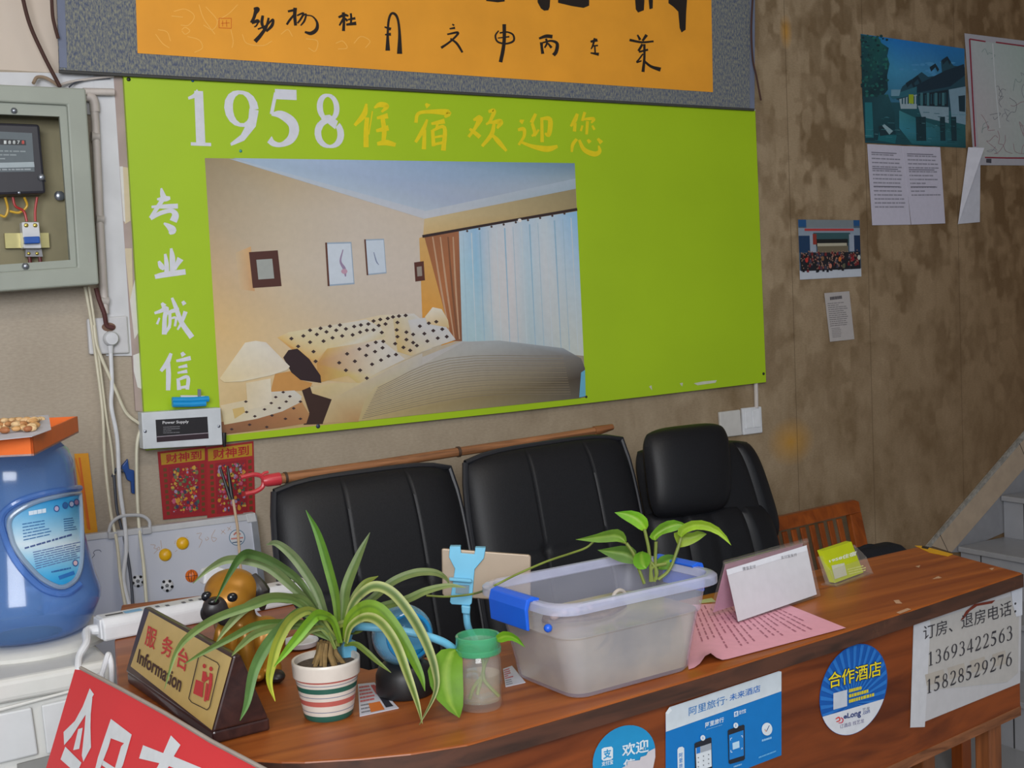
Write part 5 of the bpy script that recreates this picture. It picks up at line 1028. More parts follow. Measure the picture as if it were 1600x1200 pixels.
# ---- stickers on the front panel (each lies in one flat stretch of it)
def seg_map(i, j):
    a, c = PF[i], PF[j]; return plane_map(a+V((0, 0, 0)), (c-a).cross(V((0, 0, 1))), .0005)
iA, iB, iC, iD, iE = [front_px.index(q) for q in ((900, 1114), (1030, 1076), (1250, 1008.5), (1403, 959.5), (1598, 895))]
def sticker(name, m, outline, col, label, cat='sticker', group=None, l=3):
    t = thing(name, m(*outline[0], l), label, cat, group)
    b = MB(); b.poly(m, outline, col, l); n = m(*outline[0], l+1)-m(*outline[0], l)
    o = len(b.v); b.v += [p-n*1.4 for p in b.v]; k = len(outline); b.f.append(tuple(range(2*k-1, k-1, -1))); b.f += [(i, i+k, (i+1) % k+k, (i+1) % k) for i in range(k)]; b.c += b.c[:k]
    b.build('sheet', PRINT, t, smooth=False); return t
def ell(cx, cy, rx, ry, sh, n=40): return [(cx+rx*cos(a), cy+ry*sin(a)-sh*rx*cos(a)) for a in (2*PI*i/n for i in range(n))]
# round blue payment sticker
m = seg_map(iA, iB); t = sticker('round_sticker', m, ell(975, 1184, 49, 50, .2), (28, 138, 190), 'round light blue sticker torn at the bottom, left of the blue rectangle', group=None)
z5 = lambda *p: cp(900, 990, .25, p)
b = MB(); b.poly(m, z5((160, 722), (176, 712), (222, 706), (231, 716), (231, 778), (218, 788), (172, 796), (160, 786)), (206, 214, 220), 5)
b.text(m, '支', z5((170, 728), (222, 718), (222, 774), (170, 786)), (28, 138, 190), 6, .03); b.text(m, '支付宝', z5((160, 802), (232, 786), (232, 815), (160, 830)), (206, 216, 222), 5, .02)
b.text(m, '欢迎', z5((288, 692), (455, 656), (455, 738), (288, 772)), (206, 216, 222), 5, .02); b.text(m, '使', z5((296, 790), (370, 776), (370, 840), (296, 850)), (206, 216, 222), 5, .02); b.build('print', MATTE, t, smooth=False)
b = MB(); b.poly(m, z5((288, 838), (318, 824), (326, 800), (400, 790), (404, 772), (440, 760), (450, 738), (494, 716), (496, 770), (480, 850), (290, 860)), (196, 190, 194), 7); b.build('torn_patch', PRINT, t, smooth=False)
# rectangular travel poster sticker
m = seg_map(iB, iC)
Rq = [(1046, 1105), (1217, 1048.5), (1221, 1049.5), (1221, 1180), (1040, 1250), (1040, 1114)]
t = sticker('payment_sticker', m, Rq, (6, 112, 184), 'rectangular blue and white payment sticker between the two round ones', l=3)
b = MB(); b.poly(m, [(1046, 1105), (1217, 1048.5), (1221, 1049.5), (1221, 1080), (1040.5, 1143.5), (1040, 1114)], (198, 206, 212), 4)
b.poly(m, [(1040, 1114), (1046, 1105), (1050, 1110), (1044, 1116)], (220, 224, 226), 4.6)
b.text(m, '阿里旅行·', z5((705, 462), (945, 384), (945, 436), (705, 516)), (20, 110, 176), 5, .005); b.text(m, '未来酒店', z5((960, 382), (1152, 318), (1152, 362), (960, 424)), (14, 100, 180), 5, .008)
b.text(m, '阿里旅行', z5((808, 556), (924, 520), (924, 552), (808, 590)), (206, 216, 224), 5, .02); b.poly(m, z5((988, 490), (1014, 482), (1014, 514), (988, 522)), (206, 216, 224), 5); b.text(m, '支', z5((992, 493), (1010, 488), (1010, 510), (992, 517)), (6, 112, 184), 6, .03); b.text(m, '支付宝', z5((1018, 480), (1062, 468), (1062, 494), (1018, 508)), (206, 216, 224), 5, .02)
dashes(b, m, z5((815, 596), (924, 562), (924, 570), (815, 604)), 1, (120, 170, 210), 5, seed=3, lo=.05, hi=.1)
def phone(q, scr, c):
    b.poly(m, z5(*q), (28, 30, 40), 5); b.poly(m, z5(*scr), c, 6)
phone(((740, 690), (748, 682), (840, 648), (847, 654), (852, 850), (850, 870), (752, 900), (745, 890)), ((748, 716), (844, 684), (848, 830), (754, 862)), (206, 212, 218))
b.poly(m, z5((752, 714), (776, 706), (777, 745), (753, 752)), (20, 110, 190), 7); b.poly(m, z5((777, 706), (843, 685), (844, 724), (778, 745)), (150, 156, 164), 7)
for i in range(3):
    for j in range(3): c_ = z5((765+i*32, 776-i*10+j*28))[0]; b.disc(m, c_, 1.1, 1.1, (120, 124, 130), 7, 8)
phone(((948, 608), (956, 600), (1046, 569), (1054, 575), (1056, 782), (1048, 792), (962, 816), (954, 808)), ((956, 634), (1047, 603), (1049, 762), (959, 790)), (10, 116, 190))
b.poly(m, z5((978, 684), (1020, 670), (1022, 712), (980, 726)), (176, 206, 226), 7)
for q in (((966, 668), (966, 656), (976, 652)), ((1032, 640), (1040, 638), (1040, 650)), ((968, 728), (969, 742), (978, 740)), ((1036, 712), (1040, 718), (1032, 722))): b.stroke(m, z5(*[(*p, 2.5*.25*1.4) for p in q]), (206, 220, 230), 7, 2)
for x, y in ((793, 652), (999, 574)): b.disc(m, z5((x, y))[0], 3.8, 4.4, (206, 214, 222), 8, 16); b.stroke(m, z5((x, y-8, .8), (x, y+8, .8)), (6, 112, 184), 9, 2)
b.disc(m, z5((1194, 597))[0], 8.2, 10, (206, 214, 220), 6, 24); b.stroke(m, z5((1180, 598, .9), (1190, 611, 1.1), (1209, 574, .9)), (40, 70, 120), 7, 1)
b.stroke(m, z5((1182, 604, .9), (1190, 612, 1)), (220, 130, 60), 8, 1)
dashes(b, m, z5((1162, 662), (1226, 642), (1226, 656), (1162, 676)), 1, (130, 180, 220), 5, seed=5, h=.9, lo=.1, hi=.2); dashes(b, m, z5((1142, 768), (1250, 728), (1250, 740), (1142, 782)), 1, (90, 160, 210), 5, seed=6, h=.7, lo=.06, hi=.2); dashes(b, m, z5((985, 826), (1040, 808), (1040, 822), (985, 840)), 1, (130, 180, 220), 5, seed=7, h=.7)
b.poly(m, z5((634, 725), (642, 712), (664, 706), (676, 716), (678, 880), (636, 892)), (206, 214, 220), 5)
for i, ch in enumerate('阿里旅行'): b.text(m, ch, z5((643, 750+i*33), (667, 743+i*33), (667, 770+i*33), (643, 777+i*33)), (6, 112, 184), 6, .01)
b.build('print', MATTE, t, smooth=False)
# oval partner hotel sticker
m = seg_map(iC, iD); z4 = lambda *p: cp(1200, 850, .29176, p)
OV = ell(1333.5, 1077.5, 53, 69.5, .32, 56)
t = sticker('oval_sticker', m, OV, (8, 84, 166), 'round blue and white partner hotel sticker right of the payment sticker')
b = MB()
for i in range(28):
    a = 2*PI*i/28; c0_ = (1333, 1098); 
    e1 = (1333.5+52*cos(a), 1077.5+68*sin(a)-.32*52*cos(a)); a2 = a+.10; e2 = (1333.5+52*cos(a2), 1077.5+68*sin(a2)-.32*52*cos(a2)); b.poly(m, [c0_, e1, e2], (30, 110, 190), 4)
def below(poly, line):                                       # part of the disc under the white line
    (x0, y0), (x1, y1) = line; out = []; f = lambda p: p[1]-(y0+(y1-y0)*(p[0]-x0)/(x1-x0))
    for i in range(len(poly)):
        p, q = poly[i], poly[(i+1) % len(poly)]
        if f(p) >= 0: out.append(p)
        if f(p)*f(q) < 0: s_ = f(p)/(f(p)-f(q)); out.append((p[0]+(q[0]-p[0])*s_, p[1]+(q[1]-p[1])*s_))
    return out
b.poly(m, below(ell(1333.5, 1077.5, 52.6, 69, .32, 56), ((1282, 1121), (1384, 1091))), (204, 206, 212), 5)
QQ = z4((322, 692), (606, 622), (606, 704), (326, 776))
for dx, dy_ in ((-1, 0), (1, 0), (0, -1.2), (0, 1.2)): b.text(m, '合作酒店', [(x+dx, y+dy_) for x, y in QQ], (24, 40, 80), 6+.1*(dx+2*dy_), .012)
b.text(m, '合作酒店', QQ, (226, 206, 20), 7, .008)
b.poly(m, z4((350, 800), (424, 780), (424, 868), (350, 888)), (186, 192, 202), 6)
for k, c_ in enumerate(((206, 190, 40), (206, 190, 40), (206, 190, 40))): dashes(b, m, z4((434, 776+k*28), (576 if k else 508, 738+k*28+(0 if k else 20)), (576 if k else 508, 758+k*28+(0 if k else 20)), (434, 798+k*28)), 1, c_, 6, seed=20+k, h=.8, lo=.05, hi=.11)
b.text(m, 'eLong', z4((405, 912), (498, 884), (498, 930), (405, 945)), (30, 50, 110), 6, .03); b.text(m, '艺龙', z4((506, 880), (545, 870), (545, 886), (506, 897)), (60, 70, 110), 6, .0); b.text(m, '.com', z4((506, 900), (546, 888), (546, 904), (506, 915)), (30, 60, 130), 6, .01)
b.stroke(m, z4((362, 938, 1.5), (380, 928, 2.2), (384, 945, 2), (366, 952, 1.5)), (206, 60, 50), 6, 4); b.stroke(m, z4((390, 930, 1.8), (402, 940, 2), (396, 956, 1.8), (378, 958, 1.4)), (196, 70, 90), 6, 4)
b.text(m, '订酒店 找艺龙', z4((385, 968), (515, 934), (515, 956), (385, 990)), (90, 84, 130), 6, .0)
b.build('print', MATTE, t, smooth=False)
# white telephone sheet
m = seg_map(iD, iE)
t = sticker('telephone_sheet', m, [(1428, 952), (1597, 897), (1594, 1067), (1422, 1137)], (184, 182, 184), 'white taped sheet with two telephone numbers on the right end of the counter', 'paper')
b = MB(); INK = (48, 46, 52)
b.poly(m, z4((800, 430), (1300, 280), (1345, 300), (1340, 690), (1280, 740), (800, 790)), (174, 170, 166), 4)
b.poly(m, z4((785, 350), (860, 325), (870, 440), (840, 980), (762, 983)), (192, 192, 196), 4.2)
b.stroke(m, z4((880, 345, 2), (1100, 285, 2.6), (1290, 240, 2.2)), (60, 54, 46), 5, 4); b.stroke(m, z4((860, 338, 1), (1000, 300, 2.2), (1280, 214, 1.4)), (130, 116, 96), 5, 4)
b.poly(m, z4((785, 350), (1050, 268), (1240, 206), (1240, 222), (1060, 285), (800, 360)), (202, 204, 206), 5.5); b.poly(m, z4((1296, 190), (1362, 168), (1362, 380), (1330, 390), (1310, 320)), (196, 198, 206), 5.5)
b.poly(m, z4((1030, 412), (1060, 360), (1105, 322), (1218, 300), (1200, 318), (1120, 332), (1080, 360), (1050, 400)), (110, 40, 20), 5.6)
for i in range(4): b.poly(m, z4((840+i*120, 700-i*36), (940+i*110, 670-i*34), (950+i*110, 730-i*30), (850+i*120, 760-i*34)), (168, 160, 150), 4.4+i*.05)
b.text(m, '订房、退房电话：', z4((832, 440), (1330, 294), (1330, 372), (832, 516)), INK, 6, .0)
for body, q in (('13693422563', z4((850, 582), (1316, 432), (1316, 510), (850, 658))), ('15828529276', z4((842, 728), (1312, 572), (1312, 648), (842, 806)))):
    digits(b, m, body, q, INK, 6, .88, 1.25)
b.build('print', MATTE, t, smooth=False)

# ================================================================== things standing on the counter
# desk sign
cx, cy, aa, L_, Wb, hh, lean = .4623, -1.2891, -1.4958, .3561, .0746, .1112, -.0024
ca, sa = cos(aa), sin(aa)
def ip(lx, ly, z): return V((cx+ca*lx-sa*ly, cy+sa*lx+ca*ly, HC+z))
t = thing('desk_sign', ip(0, 0, 0), 'triangular wooden desk sign with a gold plate reading Information', 'sign')
DKW = wood('dark_walnut', (62, 36, 32), (40, 22, 22), .35, 1, 6)
b = MB(); b.box((0, 0, 0), (L_*.985, Wb*1.06, .017)); b.v = [ip(p.x, p.y, p.z+.0085+.0003) for p in b.v]; b.build('base', DKW, t, smooth=False, bevel=.003)
pr = lambda lx: [ip(lx, -Wb/2-.004, .0175), ip(lx, Wb/2, .0175), ip(lx, lean+.006, hh), ip(lx, lean-.004, hh)]
MB().loft([pr(-L_/2), pr(L_/2)]).build('wedge_body', DKW, t, smooth=False, bevel=.003)
im = tri_map(ip(-L_/2, -Wb/2-.004, .0175), ip(L_/2, -Wb/2-.004, .0175), ip(0, lean-.004, hh), .0006)
ic = [im(228, 951), im(364, 1026), im(332, 1147), im(199, 1043)]
GP = [(233, 955), (362, 1028), (331, 1141), (204, 1041)]
b = MB(); b.grid(im, GP, [[(204, 176, 110), (206, 180, 116)], [(200, 172, 106), (196, 166, 98)]], 2); b.build('gold_plate', M('gold_plate', attr=True, rough=.38, metal=.35, var=.05, scale=30), t, smooth=False)
b = MB(); zz = lambda *p: cp(0, 800, 1/3, p)
for ch, q in (('服', ((690, 530), (738, 556), (722, 648), (676, 622))), ('务', ((765, 572), (815, 600), (800, 690), (752, 664))), ('台', ((840, 626), (888, 652), (872, 752), (824, 722)))): b.text(im, ch, zz(*q), (176, 50, 50), 4, .014)
b.text(im, 'Information', zz((652, 640), (858, 772), (842, 845), (640, 704)), (60, 34, 28), 4, .022)
b.build('lettering', MATTE, t, smooth=False); b = MB()
fr_ = zz((945, 668), (1018, 706), (1028, 722), (982, 915), (970, 928), (898, 892), (884, 874), (930, 680)); fr_.append(fr_[0])
for i in range(len(fr_)-1): b.stroke(im, [(*fr_[i], 1.3), (*fr_[i+1], 1.3)], (40, 24, 20), 4+.05*i, 2)
RD = (172, 46, 46)
for c_ in ((957, 722), (988, 735)): b.disc(im, zz(c_)[0], 2.6, 3.6, RD, 4, 12)
b.poly(im, zz((950, 745), (966, 750), (970, 775), (985, 770), (987, 780), (962, 792), (958, 800), (944, 790)), RD, 4); b.poly(im, zz((918, 785), (955, 800), (948, 870), (905, 850)), RD, 4.2); b.poly(im, zz((982, 752), (996, 760), (994, 810), (976, 885), (966, 880), (978, 810)), RD, 4); b.poly(im, zz((966, 800), (976, 806), (964, 890), (955, 885)), RD, 4.3)
b.build('pictogram', MATTE, t, smooth=False)

# power strip with its cable
A0 = T(163, 1004); A1 = T(430, 951); ax = (A1-A0).normalized(); nx_ = V((-ax.y, ax.x, 0)); Ln = .40
t = thing('power_strip', A0+ax*Ln/2, 'long white power strip lying at the back of the counter behind the desk sign', 'power strip')
WP = M('white_plastic', (206, 208, 212), .4)
b = MB(); prf = [(0, .0005), (.055, .0005), (.055, .028), (.046, .040), (.009, .040), (0, .028)]
b.loft([[A0+nx_*p[0]+V((0, 0, p[1])) for p in prf], [A0+ax*Ln+nx_*p[0]+V((0, 0, p[1])) for p in prf]]); b.build('body', WP, t, smooth=False, bevel=.004)
b = MB(); b.prism([A0-ax*.003+nx_*.006+V((0, 0, .004)), A0-ax*.003+nx_*.049+V((0, 0, .004)), A0-ax*.003+nx_*.045+V((0, 0, .038)), A0-ax*.003+nx_*.01+V((0, 0, .038))], ax*.008); b.build('end_cap', WP, t, smooth=False, bevel=.002)
tmz = lambda u, v: A0+ax*u+nx_*v+V((0, 0, .0404))
b = MB()
for u, v, du, dv in ((.012, .02, .03, .006),): b.prism([tmz(u, v), tmz(u+du, v), tmz(u+du, v+dv), tmz(u, v+dv)], (0, 0, .0006), lin((60, 58, 60)))
b.build('power_switch', PRINT, t, smooth=False)
for k in range(5):
    u = .085+k*.062; b = MB()
    for (p, q) in ((0, .010), (.016, .016), (.032, .010)): b.prism([tmz(u+p, q), tmz(u+p+.006, q), tmz(u+p+.006, q+.010), tmz(u+p, q+.010)], (0, 0, .0005), lin((90, 92, 100)))
    b.build('outlet', PRINT, t, smooth=False)
b = MB(); b.prism([A0+ax*.255+nx_*-.0006+V((0, 0, .008)), A0+ax*.29+nx_*-.0006+V((0, 0, .008)), A0+ax*.29+nx_*-.0006+V((0, 0, .026)), A0+ax*.255+nx_*-.0006+V((0, 0, .026))], (0, -.0004, 0), lin((40, 110, 190))); b.build('sticker', PRINT, t, smooth=False)
b = MB(); b.prism([tmz(.045, .014), tmz(.075, .014), tmz(.075, .03), tmz(.045, .03)], (0, 0, .0004), lin((120, 170, 206))); b.build('sticker', PRINT, t, smooth=False)
D0 = depth(A0)
MB().tube([A0+nx_*.027+V((0, 0, .018)), A0-ax*.02+nx_*.027+V((0, 0, .018)), C(135, 1005, D0-.03), C(124, 1025, D0-.05), C(122, 1046, D0-.07), C(121, 1075, D0-.07)], [.010, .007, .006, .006], 10, smooth=6).build('cord', WHT, t)
# plug standing half out of the strip
q = A0+ax*.222+nx_*.026+V((0, 0, .0405)); t = thing('power_plug', q, 'white plug standing half out of the power strip on its metal pins', 'plug')
for k in (-1, 0, 1): MB().box(q+ax*(.011*k)+V((0, 0, .014)), (.0025, .005, .030)).build('pin', M('steel', (150, 156, 166), .3, .8), t, smooth=False)
b = MB(); u0 = q+V((0, 0, .026)); b.prism([u0-ax*.028+V((0, 0, -.004)), u0+ax*.024+V((0, 0, .006)), u0+ax*.024+V((0, 0, .014)), u0+ax*.002+V((0, 0, .026)), u0-ax*.024+V((0, 0, .022))], nx_*.026); b.build('body', WP, t, smooth=False, bevel=.006, seg=3)
# loose charger cable hanging at the left counter end
q0 = T(172, 1040, .93); dd = depth(T(180, 1030))-.02
t = thing('charger_cable', C(168, 1030, dd), 'loose white charger cable hanging over the left counter end', 'cable')
MB().tube([C(156, 1062, dd), C(162, 1045, dd), C(167, 1028, dd), C(170, 1023, dd+.005), C(174, 1040, dd), C(175, 1075, dd)], .0045, 9, smooth=8).build('cord', WHT, t)
MB().tube([C(152, 1072, dd), C(158, 1054, dd)], [.009, .007], 10).build('connector', WP, t)

# red banner leaning on the left end
bT, bR = T(117, 1046, HC-.006), T(398, 1199, HC-.006); bL = T(72, 1200, .80); nb = (bR-bT).cross(bL-bT).normalized()
if nb.dot(CAM-bT) < 0: nb = -nb
bm2 = plane_map(bT+nb*.034, nb, .0004)
t = thing('banner', bm2(60, 1240), 'red cloth banner with white characters hanging at the left end of the counter', 'banner')
MB().prism([bm2(*q_) for q_ in ((117, 1046), (129, 1047), (190, 1079), (260, 1118), (330, 1160), (470, 1234), (430, 1500), (-10, 1480))], -nb*.002).build('cloth', M('red_cloth', (208, 50, 56), .65, var=.05, scale=6), t, smooth=False)
MB().tube([bm2(126, 1043.5), bm2(190, 1077), bm2(260, 1115.5), bm2(330, 1158), bm2(470, 1232)], .0028, 6).build('hem_rod', M('grey_hem', (156, 146, 138), .7), t)
zb2 = lambda *p: cp(0, 1020, .15, p)
for polys in ([((935, 370), (978, 432), (950, 480), (895, 640), (740, 880), (668, 962), (662, 825), (780, 710), (862, 560)), ((940, 440), (962, 470), (945, 640), (942, 780), (948, 985), (868, 1135), (852, 1070), (880, 800), (895, 610)), ((815, 795), (862, 780), (826, 1000), (762, 1015)), ((680, 978), (848, 1145), (800, 1260), (630, 1110))],
   [((1155, 688), (1372, 852), (1340, 960), (1155, 890), (1130, 980), (1060, 1160), (1000, 1330), (960, 1340), (1020, 1090), (1100, 850)), ((1372, 852), (1280, 1170), (1200, 1330), (1160, 1330), (1262, 975)), ((1075, 1120), (1230, 1220), (1200, 1270), (1060, 1170))],
   [((1490, 962), (1700, 1045), (1780, 860), (1880, 960), (1810, 1080), (2100, 1200), (2060, 1300), (1760, 1180), (1600, 1420), (1530, 1390), (1660, 1150), (1448, 1100))]):
    b = MB()
    for i, q_ in enumerate(polys): b.poly(bm2, zb2(*q_), (206, 210, 214), 2+.1*i)
    b.build('character', MATTE, t, smooth=False)

# golden dog figurine
dgp = T(388, 1062); DD = depth(dgp)
def dpt(px, py, off=0.): return C(px, py, DD+off)
t = thing('dog_figurine', V((dgp.x, dgp.y, HC)), 'golden brown bulldog figurine sitting behind the desk sign', 'figurine')
sc_ = DD/FPX; b = MB()
# the sitting body and the head in one skin
for px, py, off, rx, ry, rz in ((362, 922, -.01, 43, 40, 34), (358, 938, -.03, 36, 34, 30), (340, 948, -.045, 24, 22, 20), (366, 965, .01, 34, 34, 40), (376, 1000, .02, 40, 40, 50), (392, 1035, .035, 44, 46, 34), (345, 1020, -.02, 13, 14, 46), (385, 1022, -.025, 14, 15, 46), (422, 1044, .0, 18, 24, 22), (418, 1000, .03, 28, 34, 40), (342, 1055, -.035, 13, 18, 9), (400, 1056, -.03, 14, 19, 9)):
    p = dpt(px, py, off); b.ball(p, (rx*sc_, ry*sc_, rz*sc_), 18, 12)
body = b.build('body', M('gold_lacquer', (162, 112, 34), .38, .25, var=.28, scale=16), t)
md = body.modifiers.new('remesh', 'REMESH'); md.mode = 'VOXEL'; md.voxel_size = .0035; md.use_smooth_shade = True
ms = body.modifiers.new('smooth', 'SMOOTH'); ms.factor = .6; ms.iterations = 8
DARK = M('dark_resin', (40, 36, 38), .4, var=.2, scale=60)
b = MB(); b.ball(dpt(337, 950, -.062), (21*sc_, 15*sc_, 18*sc_), 16, 10); b.ball(dpt(326, 958, -.06), (13*sc_, 12*sc_, 15*sc_), 14, 9); b.ball(dpt(352, 962, -.056), (15*sc_, 12*sc_, 16*sc_), 14, 9)
mz = b.build('muzzle', DARK, t); md = mz.modifiers.new('remesh', 'REMESH'); md.mode = 'VOXEL'; md.voxel_size = .002; md.use_smooth_shade = True; ms = mz.modifiers.new('smooth', 'SMOOTH'); ms.factor = .5; ms.iterations = 5
MB().ball(dpt(334, 940, -.074), (9*sc_, 6*sc_, 5.5*sc_), 12, 8).build('nose', M('nose_black', (20, 20, 22), .3), t)
for px, py, off in ((323, 932, -.052), (363, 934, -.056)):
    e = MB().ball(dpt(px, py, off), (8.5*sc_, 6*sc_, 8*sc_), 14, 9).build('eye', M('eye_black', (22, 24, 30), .15), t)
for (x0, y0, x1, y1, x2, y2, off) in ((392, 902, 408, 925, 410, 952, .0),):
    col = DARK if x0 > 360 else body.data.materials[0]
    MB().tube([dpt(x0, y0, off), dpt(x1, y1, off-.005), dpt(x2, y2, off)], [.010, .014, .004] if x0 > 360 else [.006, .008, .003], 10, smooth=4).build('ear', col, t)
MB().ball(dpt(430, 1056, -.022), (15*sc_, 20*sc_, 10*sc_), 14, 8).build('paw', DARK, t)

# white sheets behind the dog
for q_, lab in ((((350, 960), (398, 952), (428, 982), (384, 996)), 'white paper sheet on the counter under the dog figurine, upper one'), (((415, 985), (440, 976), (450, 992), (424, 1006)), 'small white paper scrap right of the dog figurine behind the plant')):
    tag(MB().prism([T(*p, HC+.0012) for p in q_], (0, 0, -.0008)).build('paper_sheet', M('white_paper', (206, 208, 214), .7), smooth=False), lab, 'paper')
# white lid behind the plant
q = T(470, 1022); r_ = 29*depth(q)/FPX
t = thing('white_lid', T(470, 1014), 'round white lid or saucer behind the striped plant pot', 'lid')
MB().lathe([(r_*.6, .001), (r_*.9, .004), (r_, .012), (r_*.97, .0135), (r_*.86, .009), (0.0005, .008)], T(470, 1012), 36).build('lid', M('white_plastic', (206, 208, 212), .4), t, ang=50)

# striped pot with the spider plant
pq = T(518, 1129); PD = depth(pq); ps_ = PD/FPX
PCx, PCy = C(514, 1120, PD+38*ps_).x, C(514, 1120, PD+38*ps_).y
t = thing('spider_plant', V((PCx, PCy, HC)), 'spider plant in a white ceramic pot with red and green stripes', 'potted plant')
Rb, Rt, Hp = 38*ps_*1.02, 53*ps_*1.02, .079
Wc, Rc, Gc, Bc_ = lin((206, 198, 188)), lin((176, 92, 84)), lin((40, 92, 80)), lin((110, 120, 140))
bands = [(0, Gc), (.07, Gc), (.07, Wc), (.135, Wc), (.135, Bc_), (.15, Bc_), (.15, Wc), (.25, Wc), (.25, Rc), (.34, Rc), (.34, Wc), (.40, Wc), (.40, Bc_), (.415, Bc_), (.415, Wc), (.48, Wc), (.48, Gc), (.57, Gc), (.57, Wc), (.615, Wc), (.615, Bc_), (.628, Bc_), (.628, Wc), (.665, Wc), (.665, Rc), (.705, Rc), (.705, Wc), (.72, Wc)]
b = MB(); prof = [(.0005, 0, Gc), (Rb*.94, 0, Gc)]
for f_, c_ in bands: prof.append((Rb+(Rt*.94-Rb)*f_/.72, .003+Hp*f_, c_))
prof += [(Rt*.98, Hp*.74, Wc), (Rt*1.0, Hp*.95, Wc), (Rt, Hp, Wc), (Rt*.98, Hp*1.01, Wc), (Rt*.92, Hp, Wc), (Rt*.89, Hp*.85, Wc)]
Rl = lambda x: 0
b.lathe([(r, z_, c_) for r, z_, c_ in prof], (PCx, PCy, HC), 48, cap1=False); b.build('pot', GLAZE, t, ang=50)
MB().lathe([(.0005, Hp*.90), (Rt*.5, Hp*.91), (Rt*.9, Hp*.89), (Rt*.9, Hp*.8)], (PCx, PCy, HC), 32).build('soil', M('soil', (74, 64, 54), .95, var=.6, scale=180, bump=1.), t)
b = MB()
for i in range(14):
    a = i*2.4; r0 = .006+.004*(i % 3); z0 = HC+Hp*.88
    b.tube([(PCx+r0*1.8*cos(a), PCy+r0*1.8*sin(a), z0), (PCx+r0*cos(a), PCy+r0*sin(a), z0+.016), (PCx+r0*.8*cos(a+.4), PCy+r0*.8*sin(a+.4), z0+.032)], [.003, .004, .0025], 7)
b.build('crown', M('dry_crown', (120, 96, 56), .8, var=.3, scale=90), t)
Dp = depth((PCx, PCy, HC+.1))
def leaf(pts, d0, d1, wpx, c0, c1, margin=None, prof_=None, parent=None, nm='leaf'):
    P = catmull(pts, 7); n = len(P); ctr = []
    for i, (x, y) in enumerate(P):
        s_ = i/(n-1); d = Dp+d0+(d1-d0)*s_
        if y > 700: 
            v = ray(x, y); lim = (HC+.004-1.5)/v.z
            if v.z < 0: d = min(d, lim)
        ctr.append(C(x, y, d))
    vs = []; cs = []; fs = []; K = 7
    for i, p in enumerate(ctr):
        s_ = i/(n-1); tg = (ctr[min(i+1, n-1)]-ctr[max(i-1, 0)]).normalized(); vw = (p-CAM).normalized(); sd = tg.cross(vw)
        sd = sd.normalized() if sd.length > .05 else RT
        up_ = sd.cross(tg).normalized(); 
        wd = wpx*depth(p)/FPX*(min(1, .45+1.6*s_) if s_ < .35 else 1)*(1-max(0, (s_-.55)/.45)**1.8)*.5+.0004
        sd = (sd+up_*.5).normalized()
        for k in range(K):
            u = -1+2*k/(K-1); fold = (abs(u)**1.2)*wd*.42
            vs.append(p+sd*(u*wd)+up_*fold*(1 if up_.dot(V((0, 0, 1))) > 0 else -1))
            c = lerp3(c0, c1, s_)
            if margin and abs(u) > .6: c = lerp3(c, margin, .85)
            elif k == K//2: c = lerp3(c, (40, 70, 24), .35)
            cs.append(lin(c))
    fs = [(i*K+k, i*K+k+1, (i+1)*K+k+1, (i+1)*K+k) for i in range(n-1) for k in range(K-1)]
    b = MB(); b.keep = True; b.add(vs, fs, cs); return b.build(nm, LEAF, parent or t, ang=180)
G1, G2, G3, GY = (84, 110, 44), (96, 134, 36), (92, 108, 66), (140, 150, 50); PALE = (158, 162, 104)
